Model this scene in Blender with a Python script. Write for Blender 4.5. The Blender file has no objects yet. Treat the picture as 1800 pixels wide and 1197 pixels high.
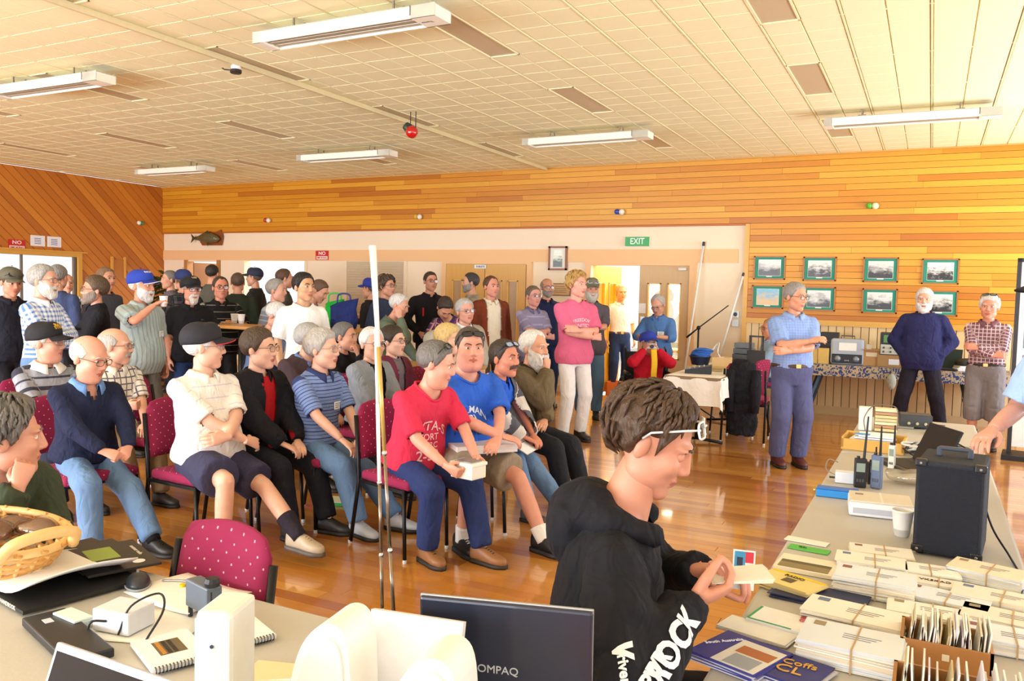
import bpy, bmesh, math, random
import numpy as np
from mathutils import Vector, Matrix, Quaternion
from mathutils.bvhtree import BVHTree
random.seed(7); rng = np.random.default_rng(7)
S = bpy.context.scene
COL = S.collection
PI = math.pi

# ------------------------------------------------------------------ camera
CX, CY, EYE = 900.0, 598.5, 1.58
V1 = np.array([-1950., 445.]); V2 = np.array([1637., 530.])   # vanishing points of the room's two axes
FP = math.sqrt(-((V1[0]-CX)*(V2[0]-CX)+(V1[1]-CY)*(V2[1]-CY)))
def _n(v): v = np.asarray(v, float); return v/np.linalg.norm(v)
def _c(p): return np.array([(p[0]-CX)/FP, (p[1]-CY)/FP, 1.])
_Y = _n(_c(V2)); _X = -_n(_c(V1)); _Z = np.cross(_X, _Y)
RM = np.array([_X, _Y, _Z])
C0 = np.array([0, 0, EYE])
def ray(px, py): return RM@_c((px, py))
def atz(px, py, z): d = ray(px, py); return C0+d*((z-EYE)/d[2])
def aty(px, py, Y): d = ray(px, py); return C0+d*(Y/d[1])
def atd(px, py, dep): return C0+ray(px, py)*dep
def proj(p): c = RM.T@(np.asarray(p, float)-C0); return CX+FP*c[0]/c[2], CY+FP*c[1]/c[2], c[2]
cam = bpy.data.cameras.new('camera'); camo = bpy.data.objects.new('camera', cam); COL.objects.link(camo)
cam.sensor_width = 36; cam.lens = FP/1800*36; cam.clip_start = .05; cam.clip_end = 200
_r = RM@np.array([1., 0, 0]); _d = RM@np.array([0, 1., 0]); _f = RM@np.array([0, 0, 1.])
camo.matrix_world = Matrix(((_r[0], -_d[0], -_f[0], 0), (_r[1], -_d[1], -_f[1], 0), (_r[2], -_d[2], -_f[2], EYE), (0, 0, 0, 1)))
S.camera = camo

# ------------------------------------------------------------------ world, light, exposure
S.view_settings.view_transform = 'Standard'; S.view_settings.look = 'None'
S.view_settings.exposure = -0.12; S.view_settings.gamma = 1.0; S.view_settings.use_curve_mapping = False
W = bpy.data.worlds.new('sky'); S.world = W; W.use_nodes = True
bg = W.node_tree.nodes['Background']; bg.inputs[0].default_value = (0.95, 0.97, 1.0, 1); bg.inputs[1].default_value = 1.2
ROOM_X0, ROOM_X1, ROOM_Y0, ROOM_Y1, ROOM_H = -14.3, 3.4, -3.2, 12.03, 3.557
def area(name, loc, direction, sx, sy, power, color=(1, 1, 1)):
    l = bpy.data.lights.new(name, 'AREA'); l.shape = 'RECTANGLE'; l.size = sx; l.size_y = sy; l.energy = power; l.color = color
    o = bpy.data.objects.new(name, l); COL.objects.link(o); o.location = loc
    o.rotation_euler = Vector(direction).to_track_quat('-Z', 'Y').to_euler()
    return o
# daylight, plus added ceiling fill, entering through the windows of the right wall and of the wall behind the camera
WIN_R = [(-0.6, 1.9), (2.6, 5.1), (5.8, 8.3), (9.0, 11.3)]            # y ranges on the right wall
WIN_F = [(-12.5, -10.0), (-9.2, -6.7), (-5.9, -3.4), (-2.6, -0.1), (0.6, 2.9)]  # x ranges on the wall behind the camera
WZ0, WZ1 = 0.85, 2.65
DAY = (0.90, 0.96, 1.06)
PR = [.25, .45, 1.0, 1.35]; PF = [1.6, 1.5, 1.05, .32, .22]     # lamp power weights chosen to even out brightness, weakest nearest the camera
for i, (a, b) in enumerate(WIN_R):      # sky light, and added upward fill lamps that brighten the ceiling
    area('daylight_right', (ROOM_X1+.10, (a+b)/2, (WZ0+WZ1)/2), (-1, 0, .0), b-a, WZ1-WZ0, 42*PR[i], DAY)
    area('ceiling_fill_right', (ROOM_X1+.10, (a+b)/2, (WZ0+WZ1)/2-.3), (-1, 0, .75), b-a, WZ1-WZ0-.4, 130*PR[i], DAY)
for i, (a, b) in enumerate(WIN_F):
    area('daylight_front', ((a+b)/2, ROOM_Y0-.10, (WZ0+WZ1)/2), (0, 1, .0), b-a, WZ1-WZ0, 95*PF[i], DAY)
    area('ceiling_fill_front', ((a+b)/2, ROOM_Y0-.10, (WZ0+WZ1)/2-.3), (0, 1, .6), b-a, WZ1-WZ0-.4, 250*PF[i], DAY)  # added ceiling fill from behind the camera, aimed upward

# ------------------------------------------------------------------ helpers
def lin(h):
    if isinstance(h, (tuple, list)): return tuple(h)[:3]
    h = h.lstrip('#'); out = []
    for i in (0, 2, 4):
        c = int(h[i:i+2], 16)/255; out.append(c/12.92 if c <= .04045 else ((c+.055)/1.055)**2.4)
    return tuple(out)
_mc = {}
def new_mat(name):
    m = bpy.data.materials.new(name); m.use_nodes = True
    nt = m.node_tree; return m, nt, nt.nodes['Principled BSDF']
def N(nt, t, **k):
    n = nt.nodes.new(t)
    for a, v in k.items(): setattr(n, a, v)
    return n
def math_n(nt, op, a, b=None, c=None):
    n = nt.nodes.new('ShaderNodeMath'); n.operation = op
    for i, v in enumerate((a, b, c)):
        if v is None: continue
        if isinstance(v, (int, float)): n.inputs[i].default_value = v
        else: nt.links.new(v, n.inputs[i])
    return n.outputs[0]
def mix_c(nt, fac, a, b):
    n = nt.nodes.new('ShaderNodeMix'); n.data_type = 'RGBA'
    for s, v in ((n.inputs[0], fac), (n.inputs[6], a), (n.inputs[7], b)):
        if isinstance(v, (int, float)): s.default_value = v
        elif isinstance(v, (tuple, list)): s.default_value = (*v[:3], 1)
        else: nt.links.new(v, s)
    return n.outputs[2]
def noise_n(nt, scale, detail=3, vec=None, rough=.5):
    n = nt.nodes.new('ShaderNodeTexNoise'); n.inputs['Scale'].default_value = scale; n.inputs['Detail'].default_value = detail
    n.inputs['Roughness'].default_value = rough
    if vec is not None: nt.links.new(vec, n.inputs['Vector'])
    return n
def bump(nt, bs, h, strength=.3, dist=.01):
    b = nt.nodes.new('ShaderNodeBump'); b.inputs['Strength'].default_value = strength; b.inputs['Distance'].default_value = dist
    nt.links.new(h, b.inputs['Height']); nt.links.new(b.outputs[0], bs.inputs['Normal'])
def mat(color, rough=.5, metal=0., var=.06, bmp=0., scale=30., spec=.5, emit=0., coat=0., alpha=None):
    key = (str(color), rough, metal, var, bmp, scale, spec, emit, coat, alpha)
    if key in _mc: return _mc[key]
    m, nt, bs = new_mat('surface'); c = lin(color)
    bs.inputs['Roughness'].default_value = rough; bs.inputs['Metallic'].default_value = metal
    bs.inputs['Specular IOR Level'].default_value = spec; bs.inputs['Coat Weight'].default_value = coat
    tc = N(nt, 'ShaderNodeTexCoord'); nz = noise_n(nt, scale, 4, tc.outputs['Object'])
    lo = tuple(x*(1-var) for x in c); hi = tuple(min(1, x*(1+var)) for x in c)
    nt.links.new(mix_c(nt, nz.outputs[0], lo, hi), bs.inputs['Base Color'])
    if bmp: bump(nt, bs, nz.outputs[0], bmp)
    if emit:
        bs.inputs['Emission Color'].default_value = (*c, 1); bs.inputs['Emission Strength'].default_value = emit
    if alpha is not None: bs.inputs['Alpha'].default_value = alpha
    _mc[key] = m; return m
def glass_mat(tint='ffffff', a=.12, rough=.02):
    key = ('glass', tint, a)
    if key in _mc: return _mc[key]
    m, nt, bs = new_mat('glass')
    nt.nodes.remove(bs); out = nt.nodes['Material Output']
    t = N(nt, 'ShaderNodeBsdfTransparent'); t.inputs[0].default_value = (*lin(tint), 1)
    g = N(nt, 'ShaderNodeBsdfGlossy'); g.inputs['Roughness'].default_value = rough
    mx = N(nt, 'ShaderNodeMixShader'); mx.inputs[0].default_value = a
    nt.links.new(t.outputs[0], mx.inputs[1]); nt.links.new(g.outputs[0], mx.inputs[2]); nt.links.new(mx.outputs[0], out.inputs[0])
    _mc[key] = m; return m

def mesh_obj(name, V, F, mats, parent=None, fm=None, smooth=True, pc=None, rnd=None):
    me = bpy.data.meshes.new(name)
    V = np.asarray(V, float)
    me.from_pydata(V.tolist(), [], [tuple(int(i) for i in f) for f in F])
    if not isinstance(mats, (list, tuple)): mats = [mats]
    for m in mats: me.materials.append(m)
    if fm is not None: me.polygons.foreach_set('material_index', np.asarray(fm, np.int32))
    me.polygons.foreach_set('use_smooth', np.full(len(me.polygons), bool(smooth)))
    if pc is not None:
        a = me.attributes.new('pc', 'FLOAT_VECTOR', 'POINT'); a.data.foreach_set('vector', np.asarray(pc, np.float32).ravel())
    if rnd is not None:
        a = me.attributes.new('rnd', 'FLOAT', 'FACE'); a.data.foreach_set('value', np.full(len(me.polygons), rnd, np.float32) if np.isscalar(rnd) else np.asarray(rnd, np.float32))
    me.update()
    o = bpy.data.objects.new(name, me); COL.objects.link(o)
    if parent is not None: o.parent = parent
    return o
def empty(name, loc=(0, 0, 0), rz=0.):
    o = bpy.data.objects.new(name, None); COL.objects.link(o); o.location = tuple(float(x) for x in loc); o.rotation_euler = (0, 0, rz)
    o.empty_display_size = .1; return o
def tag(o, label, cat=None, group=None, kind=None):
    if label: o['label'] = label
    if cat: o['category'] = cat
    if group: o['group'] = group
    if kind: o['kind'] = kind
    return o
def thing(name, label, cat, loc=(0, 0, 0), rz=0., group=None): return tag(empty(name, loc, rz), label, cat, group)
def struct(o): o['kind'] = 'structure'; return o

class MB:
    """collects shapes into one mesh"""
    def __init__(s): s.V = []; s.F = []; s.M = []; s.mi = 0
    def add(s, V, F, mi=None):
        n = len(s.V); s.V += [tuple(map(float, v)) for v in V]; s.F += [tuple(i+n for i in f) for f in F]; s.M += [s.mi if mi is None else mi]*len(F); return s
    def box(s, x0, x1, y0, y1, z0, z1, mi=None, b=0., M=None):
        if b > 0:
            V = []; F = []
            bm = bmesh.new(); bmesh.ops.create_cube(bm, size=1)
            for v in bm.verts: v.co = Vector((x0+(v.co.x+.5)*(x1-x0), y0+(v.co.y+.5)*(y1-y0), z0+(v.co.z+.5)*(z1-z0)))
            bmesh.ops.bevel(bm, geom=bm.edges[:], offset=b, segments=2, affect='EDGES', profile=.5)
            bm.verts.index_update(); V = [v.co[:] for v in bm.verts]; F = [[v.index for v in f.verts] for f in bm.faces]; bm.free()
        else:
            V = [(x0, y0, z0), (x1, y0, z0), (x1, y1, z0), (x0, y1, z0), (x0, y0, z1), (x1, y0, z1), (x1, y1, z1), (x0, y1, z1)]
            F = [(3, 2, 1, 0), (4, 5, 6, 7), (0, 1, 5, 4), (1, 2, 6, 5), (2, 3, 7, 6), (3, 0, 4, 7)]
        if M is not None: V = [(M@Vector(v))[:] for v in V]
        return s.add(V, F, mi)
    def tube(s, pts, r, n=8, mi=None, closed=False, cap=True):
        V, F = tube(pts, r, n, cap, closed); return s.add(V, F, mi)
    def lathe(s, prof, n=16, c=(0, 0, 0), mi=None, M=None):
        V = []; F = []
        for r, z in prof:
            for j in range(n): V.append((c[0]+r*math.cos(2*PI*j/n), c[1]+r*math.sin(2*PI*j/n), c[2]+z))
        for i in range(len(prof)-1):
            for j in range(n): F.append((i*n+j, i*n+(j+1) % n, (i+1)*n+(j+1) % n, (i+1)*n+j))
        F.append(tuple(range(n))[::-1]); F.append(tuple((len(prof)-1)*n+j for j in range(n)))
        if M is not None: V = [(M@Vector(v))[:] for v in V]
        return s.add(V, F, mi)
    def ell(s, c, r, nu=12, nv=8, mi=None, M=None):
        V, F = ellipsoid(c, r, nu, nv)
        if M is not None: V = [(M@Vector(v))[:] for v in V]
        return s.add(V, F, mi)
    def prism(s, poly, h0, h1, M=None, mi=None):
        n = len(poly); V = [(x, y, h0) for x, y in poly]+[(x, y, h1) for x, y in poly]
        F = [tuple(range(n))[::-1], tuple(range(n, 2*n))]+[(i, (i+1) % n, n+(i+1) % n, n+i) for i in range(n)]
        if M is not None: V = [(M@Vector(v))[:] for v in V]
        return s.add(V, F, mi)
    def build(s, name, mats, parent=None, smooth=False, **k):
        o = mesh_obj(name, s.V, s.F, mats, parent, s.M, smooth, **k)
        return o
def ellipsoid(c, r, nu=12, nv=8):
    V = [(c[0], c[1], c[2]-r[2])]; F = []
    for i in range(1, nv):
        e = -PI/2+PI*i/nv
        for j in range(nu):
            a = 2*PI*j/nu; V.append((c[0]+r[0]*math.cos(e)*math.cos(a), c[1]+r[1]*math.cos(e)*math.sin(a), c[2]+r[2]*math.sin(e)))
    V.append((c[0], c[1], c[2]+r[2])); t = len(V)-1
    for j in range(nu):
        F.append((0, 1+(j+1) % nu, 1+j)); F.append((t, t-nu+j, t-nu+(j+1) % nu))
        for i in range(nv-2): F.append((1+i*nu+j, 1+i*nu+(j+1) % nu, 1+(i+1)*nu+(j+1) % nu, 1+(i+1)*nu+j))
    return V, F
def tube(pts, r, n=8, cap=True, closed=False, xax=None, power=2.0):
    """loft along pts; r = number, list of numbers or list of (rx, ry); xax = fixed side axis"""
    P = np.asarray(pts, float); m = len(P)
    if np.isscalar(r): r = [r]*m
    T = np.gradient(P, axis=0) if not closed else (np.roll(P, -1, 0)-np.roll(P, 1, 0))
    T /= np.linalg.norm(T, axis=1)[:, None]+1e-12
    V = []; ref = None
    for i in range(m):
        t = T[i]
        if xax is not None: x = np.asarray(xax[i] if np.ndim(xax) == 2 else xax, float)
        elif ref is None:
            x = np.array([1., 0, 0]) if abs(t[0]) < .8 else np.array([0, 1., 0])
        else: x = ref
        x = x-t*np.dot(x, t); x /= np.linalg.norm(x)+1e-12; ref = x
        y = np.cross(t, x)
        rx, ry = (r[i], r[i]) if np.isscalar(r[i]) else r[i][:2]
        for j in range(n):
            a = 2*PI*j/n; ca, sa = math.cos(a), math.sin(a)
            if power != 2.0: ca = math.copysign(abs(ca)**(2/power), ca); sa = math.copysign(abs(sa)**(2/power), sa)
            V.append(P[i]+x*rx*ca+y*ry*sa)
    F = []
    for i in range(m if closed else m-1):
        k = (i+1) % m
        for j in range(n): F.append((i*n+j, i*n+(j+1) % n, k*n+(j+1) % n, k*n+j))
    if cap and not closed: F.append(tuple(range(n))[::-1]); F.append(tuple((m-1)*n+j for j in range(n)))
    return V, F
def spline(pts, k=6):
    """catmull-rom through pts"""
    P = [np.asarray(p, float) for p in pts]; P = [2*P[0]-P[1]]+P+[2*P[-1]-P[-2]]; out = []
    for i in range(1, len(P)-2):
        for j in range(k):
            t = j/k; a, b, c, d = P[i-1:i+3]
            out.append(.5*((2*b)+(c-a)*t+(2*a-5*b+4*c-d)*t*t+(3*b-a-3*c+d)*t**3))
    out.append(P[-2]); return out
# temporary scene for evaluating modifiers and text
TMP = bpy.data.scenes.new('workbench')
def evaluate(o):
    TMP.collection.objects.link(o); vl = TMP.view_layers[0]; vl.update(); dg = vl.depsgraph; dg.update()
    e = o.evaluated_get(dg); me = e.to_mesh()
    nv = len(me.vertices); V = np.empty(nv*3, np.float32); me.vertices.foreach_get('co', V)
    npoly = len(me.polygons); tot = np.empty(npoly, np.int32); me.polygons.foreach_get('loop_total', tot)
    li = np.empty(len(me.loops), np.int32); me.loops.foreach_get('vertex_index', li)
    F = np.split(li, np.cumsum(tot)[:-1]) if npoly else []
    F = [f.tolist() for f in F]
    e.to_mesh_clear(); TMP.collection.objects.unlink(o)
    return V.reshape(-1, 3).astype(float), F
_tex = {}
def remesh(V, F, voxel, smooth=3, disp=0., dsize=.1):
    me = bpy.data.meshes.new('t'); me.from_pydata([tuple(map(float, v)) for v in V], [], F); o = bpy.data.objects.new('t', me)
    r = o.modifiers.new('r', 'REMESH'); r.mode = 'VOXEL'; r.voxel_size = voxel; r.adaptivity = 0
    if smooth: s = o.modifiers.new('s', 'SMOOTH'); s.factor = .5; s.iterations = smooth
    if disp:
        if dsize not in _tex:
            t = bpy.data.textures.new('folds', 'CLOUDS'); t.noise_scale = dsize; t.noise_depth = 2; _tex[dsize] = t
        d = o.modifiers.new('d', 'DISPLACE'); d.texture = _tex[dsize]; d.strength = disp; d.mid_level = .5; d.texture_coords = 'LOCAL'
    out = evaluate(o); bpy.data.objects.remove(o); bpy.data.meshes.remove(me); return out
_tx = {}
def text_mesh(s, size, bold=0., extr=0., align='CENTER'):
    k = (s, size, bold, extr, align)
    if k not in _tx:
        c = bpy.data.curves.new('t', 'FONT'); c.body = s; c.size = size; c.align_x = align; c.align_y = 'CENTER'; c.offset = bold; c.extrude = extr; c.resolution_u = 3
        o = bpy.data.objects.new('t', c); _tx[k] = evaluate(o); bpy.data.objects.remove(o); bpy.data.curves.remove(c)
    V, F = _tx[k]; return V.copy(), F
def text_part(name, s, size, m, parent, M, bold=0., extr=.0008, fit=None):
    """lettering as a part; M places the text plane (x right, y up, z out)"""
    V, F = text_mesh(s, size, bold, extr)
    if fit:
        w = np.ptp(V[:, 0]); V[:, 0] *= fit/max(w, 1e-6)
    V = [(M@Vector(v))[:] for v in V]
    return mesh_obj(name, V, F, m, parent, smooth=False)
def frame(o, x, y):
    x = Vector(x).normalized(); y = Vector(y); y = (y-x*y.dot(x)).normalized(); z = x.cross(y)
    return Matrix(((x.x, y.x, z.x, o[0]), (x.y, y.y, z.y, o[1]), (x.z, y.z, z.z, o[2]), (0, 0, 0, 1)))
def TR(x, y, z, rz=0., rx=0., ry=0.): return Matrix.Translation((x, y, z))@Matrix.Rotation(rz, 4, 'Z')@Matrix.Rotation(ry, 4, 'Y')@Matrix.Rotation(rx, 4, 'X')
def copy_tree(o, parent=None):
    c = o.copy(); COL.objects.link(c); c.parent = parent
    for ch in o.children: copy_tree(ch, c)
    return c
# ------------------------------------------------------------------ room materials
def wood_mat(cols, grain_axis=0, rough=.45, coat=0., gscale=1.0, contrast=.35, crough=.08, spec=.5):
    m, nt, bs = new_mat('timber')
    at = N(nt, 'ShaderNodeAttribute', attribute_name='rnd')
    cr = N(nt, 'ShaderNodeValToRGB'); cr.color_ramp.interpolation = 'LINEAR'
    el = cr.color_ramp.elements
    while len(el) < len(cols): el.new(.5)
    for i, c in enumerate(cols): el[i].position = i/(len(cols)-1); el[i].color = (*lin(c), 1)
    nt.links.new(at.outputs['Fac'], cr.inputs[0])
    tc = N(nt, 'ShaderNodeTexCoord'); mp = N(nt, 'ShaderNodeMapping')
    sc = [22*gscale]*3; sc[grain_axis] = 1.2*gscale
    mp.inputs['Scale'].default_value = sc
    off = N(nt, 'ShaderNodeCombineXYZ'); k = math_n(nt, 'MULTIPLY', at.outputs['Fac'], 37.)
    for i in range(3): nt.links.new(k, off.inputs[i])
    nt.links.new(tc.outputs['Object'], mp.inputs['Vector']); nt.links.new(off.outputs[0], mp.inputs['Location'])
    nz = noise_n(nt, 2.2, 6, mp.outputs[0], .65)
    f = math_n(nt, 'MULTIPLY', math_n(nt, 'SUBTRACT', nz.outputs[0], .5), contrast*2)
    dark = mix_c(nt, 1., cr.outputs[0], cr.outputs[0])
    hs = N(nt, 'ShaderNodeHueSaturation'); nt.links.new(cr.outputs[0], hs.inputs['Color'])
    nt.links.new(math_n(nt, 'ADD', f, 1.), hs.inputs['Value'])
    nt.links.new(hs.outputs[0], bs.inputs['Base Color'])
    bs.inputs['Roughness'].default_value = rough; bs.inputs['Coat Weight'].default_value = coat; bs.inputs['Coat Roughness'].default_value = crough
    bs.inputs['Specular IOR Level'].default_value = spec
    bump(nt, bs, nz.outputs[0], .08, .003)
    return m
M_PLANK = wood_mat(['b4690f', 'd08a18', 'c88016', 'dc9c26', 'd49220', 'e2a832'], 0, .42, contrast=.16)
M_DIAG = wood_mat(['b4681e', 'c87a26', 'be7022', 'd4882e', 'b0641c'], 0, .45, contrast=.16)
M_FLOOR = wood_mat(['a9641f', 'c98634', 'b8742a', 'd29442', 'be7c30', 'cc8c3a'], 0, .28, coat=1., contrast=.2, crough=.06)
M_DADO = wood_mat(['d2b280', 'e2c696', 'dabb88', 'e8d0a2'], 2, .5, contrast=.1)
M_RAIL = wood_mat(['d6a040', 'dca848'], 0, .4, contrast=.12)
M_GROOVE = mat('80501a', .8); M_GROOVE2 = mat('8a6a44', .8); M_GAP = mat('5a3410', .6)
M_CREAM = mat('f1e0c4', .75, var=.02, scale=3); M_PEACH = mat('edc08c', .6, var=.02, scale=3)
M_WHITE = mat('f4f0e6', .6, var=.02, scale=4); M_TRIM = mat('e6b878', .45, var=.04)
M_TILE = mat('f5eec2', .85, var=.03, bmp=.06, scale=60); M_TBAR = mat('f4ecc0', .6, var=.02)
M_GAPC = mat('e0d6a8', .8, var=.02)
YB = ROOM_Y1; XL = ROOM_X0; H = ROOM_H

# ------------------------------------------------------------------ floor
fl = MB().box(XL, ROOM_X1, ROOM_Y0, YB, -.12, -.006).build('floor', M_GAP); struct(fl)
BW = .088; boards = []
y = ROOM_Y0
while y < YB-.01:
    x = XL-random.random()*2
    while x < ROOM_X1:
        L = random.uniform(1.6, 4.2); a, b = max(x, XL), min(x+L, ROOM_X1)
        if b-a > .05: boards.append((a, b, y, min(y+BW, YB)))
        x += L
    y += BW
def vis(bd):
    a, b, y0, y1 = bd; best = 1e9
    for x in np.linspace(a, b, 7):
        px, py, d = proj((x, (y0+y1)/2, 0))
        if d > .5 and -40 < px < 1840 and py < 1290: best = min(best, d)
    return best
order = sorted(range(len(boards)), key=lambda i: vis(boards[i]))
rest = MB(); restr = []
for k, i in enumerate(order):
    a, b, y0, y1 = boards[i]; r = random.random()
    mb = MB().box(a+.0015, b-.0015, y0+.0012, y1-.0012, -.012, 0)
    if k < 290: mb.build('board', M_FLOOR, fl, rnd=r)
    else: rest.add(mb.V, mb.F); restr += [r]*6
o = rest.build('boards', M_FLOOR, fl, rnd=restr); o['kind'] = 'stuff'

# ------------------------------------------------------------------ back wall with its openings
WT = .14
wb = MB()
OPEN = [(-13.58, -12.74, 0, 2.04), (-12.02, -10.49, 1.06, 2.065), (-4.75, -3.18, 0, 2.03)]
xs = [XL-.2]
for a, b, z0, z1 in OPEN:
    wb.box(xs[-1], a, YB, YB+WT, 0, 2.07)
    if z0 > 0: wb.box(a, b, YB, YB+WT, 0, z0)
    wb.box(a, b, YB, YB+WT, z1, 2.07); xs.append(b)
wb.box(xs[-1], ROOM_X1, YB, YB+WT, 0, 2.07); wb.box(XL-.2, ROOM_X1, YB, YB+WT, 2.07, H+.1)
wall_back = wb.build('wall_back', M_CREAM); struct(wall_back)
XE = -2.371                                                    # where the timber panelling reaches down
bk = MB().box(XL, ROOM_X1, YB-.012, YB, 2.62, H).box(XE, ROOM_X1, YB-.012, YB, 1.24, 2.62).build('panel_backing', M_GROOVE, wall_back)
zt = H; row = 0
while zt > 1.30:
    z0 = zt-.0845; zz = max(z0, 1.29)
    x = (XL if z0 > 2.60 else XE+.03)-random.random()*1.5; first = XL if z0 > 2.60 else XE+.03
    while x < ROOM_X1:
        L = random.uniform(.9, 3.4); a, b = max(x, first), min(x+L, ROOM_X1)
        if b-a > .03: MB().box(a+.001, b-.001, YB-.030-random.random()*.003, YB-.012, zz+.0025, zt-.0025).build('plank', M_PLANK, wall_back, rnd=random.random())
        x += L
    zt = z0; row += 1
# dado: rail, vertical boards, skirting
MB().box(XE, ROOM_X1, YB-.045, YB, 1.215, 1.29).build('dado_rail', M_RAIL, wall_back, rnd=.4)
MB().box(XE, ROOM_X1, YB-.008, YB, .1, 1.22).build('dado_backing', M_GROOVE2, wall_back)
x = XE
while x < ROOM_X1-.02:
    MB().box(x+.005, x+.098, YB-.022, YB-.008, .1, 1.215).build('dado_board', M_DADO, wall_back, rnd=random.random()); x += .103
o = MB().box(XE, ROOM_X1, YB-.03, YB, 0, .11).build('baseboard_back', mat('cdb084', .5)); struct(o)
o = MB().box(XE-.03, XE+.03, YB-.05, YB, 0, 2.62).build('trim_1', M_RAIL, rnd=.7); struct(o)
o = MB().box(XL, -2.50, YB-.022, YB, 2.067, 2.265).build('trim_2', M_PEACH); struct(o)
o = MB().box(XL, XE, YB-.034, YB, 2.600, 2.625).build('trim_3', mat('b8691a', .5)); struct(o)
for i, (a, b) in enumerate([(XL, -13.66), (-12.66, -7.5), (-5.72, -4.84), (-3.1, XE-.03)]):
    o = MB().box(a, b, YB-.02, YB, 0, .1).build('baseboard_back', M_PEACH); struct(o)
# servery shutter (closed) and its sill
sh = empty('window_2', (0, 0, 0)); struct(sh)
m = mat('cbb99a', .5)
for k in range(20): MB().box(-9.50, -8.25, YB-.016+.004*(k % 2 == 9), YB-.002, 1.12+k*.047, 1.12+k*.047+.042, b=.004).build('slat', m, sh)
MB().box(-9.56, -9.50, YB-.03, YB, 1.06, 2.067).box(-8.25, -8.19, YB-.03, YB, 1.06, 2.067).build('shutter_frame', M_CREAM, sh)
MB().box(-9.62, -8.15, YB-.16, YB, 1.04, 1.085, b=.006).build('sill', mat('d2964a', .4), sh)
sv = empty('window_3', (0, 0, 0)); struct(sv)
MB().box(-12.1, -10.40, YB-.16, YB+WT, 1.02, 1.065, b=.006).build('sill', mat('d2964a', .4), sv)
MB().box(-12.08, -12.012, YB-.02, YB+WT+.01, 1.066, 2.063).box(-10.498, -10.43, YB-.02, YB+WT+.01, 1.066, 2.063).build('window_frame', M_CREAM, sv)
# doors
def door_leaf(name, w, h, glassm, woodm, parent=None, M=None, rnd=.5):
    """panelled leaf, hinge at x=0, two tall lights; front faces -y"""
    p = name
    st = .13; mid = .10; t = .04
    mb = MB().box(0, st, 0, t, 0, h).box(w-st, w, 0, t, 0, h).box(w/2-mid/2, w/2+mid/2, 0, t, .62, h-.26).box(st, w-st, 0, t, h-.26, h).box(st, w-st, 0, t, 0, .62)
    l = mb.build('stiles', woodm, p, rnd=rnd)
    bd = MB()
    for a, b in ((st, w/2-mid/2), (w/2+mid/2, w-st)):
        for q in (a, b-.018): bd.box(q, q+.018, -.012, t+.012, .62, h-.26)
        bd.box(a, b, -.012, t+.012, .62, .638).box(a, b, -.012, t+.012, h-.278, h-.26)
    bd.build('beading', mat('e4b55c', .4), p)
    for a, b in ((st, w/2-mid/2), (w/2+mid/2, w-st)): MB().box(a+.002, b-.002, t*.4, t*.6, .63, h-.268).build('pane', glassm, p)
    return l
M_DOORW = wood_mat(['d3a04c', 'd9aa58'], 2, .42, contrast=.14); M_DOORP = wood_mat(['c9a878', 'cdac7c'], 2, .5, contrast=.1)
frosted = mat('b99a72', .35, var=.12, scale=90)
for i, (xa, lab) in enumerate(((-7.36, ''), (-6.605, ''))):
    d = empty('door_%d' % (i+1), (xa, YB-.06, 0)); struct(d); door_leaf(d, .745, 2.02, frosted, M_DOORW, rnd=.3+.3*i)
    MB().lathe([(.0, -.03), (.02, -.03), (.02, 0), (.0, 0)], 12, M=TR(.68 if i == 0 else .065, -.01, 1.0, 0, PI/2)).build('handle', mat('c9b27a', .25, 1.), d)
o = MB().box(-7.46, -7.37, YB-.05, YB, 0, 2.067).box(-5.85, -5.76, YB-.05, YB, 0, 2.067).box(-7.37, -5.85, YB-.05, YB, 2.025, 2.067).build('trim_4', M_PEACH); struct(o)
# exit doorway: right leaf shut, left leaf folded outwards
d = empty('door_3', (-3.955, YB-.01, 0)); struct(d); door_leaf(d, .775, 2.02, glass_mat('fff8e6', .08), M_DOORP)
MB().box(.60, .72, -.05, 0, 1.95, 1.99, b=.006).build('door_closer', mat('d8d4cc', .4), d)
MB().box(.03, .10, -.004, 0, 1.05, 1.25).build('push_plate', mat('c8ccd0', .3, .8), d)
MB().box(-.0, .11, -.006, 0, 1.30, 1.45).build('notice', mat('f2f2ee', .6), d)
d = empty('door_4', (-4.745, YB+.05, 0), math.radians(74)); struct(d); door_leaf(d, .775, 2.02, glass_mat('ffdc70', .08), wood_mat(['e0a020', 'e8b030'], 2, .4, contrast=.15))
o = MB().box(-4.84, -4.742, YB-.04, YB+WT+.01, 0, 2.067).box(-3.188, -3.09, YB-.04, YB+WT+.01, 0, 2.067).box(-4.742, -3.188, YB-.04, YB+WT+.01, 2.022, 2.067).build('trim_5', M_PEACH); struct(o)
o = MB().box(-13.66, -13.572, YB-.03, YB+WT+.01, 0, 2.067).box(-12.748, -12.66, YB-.03, YB+WT+.01, 0, 2.067).build('trim_6', mat('b07a40', .5)); struct(o)
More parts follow.
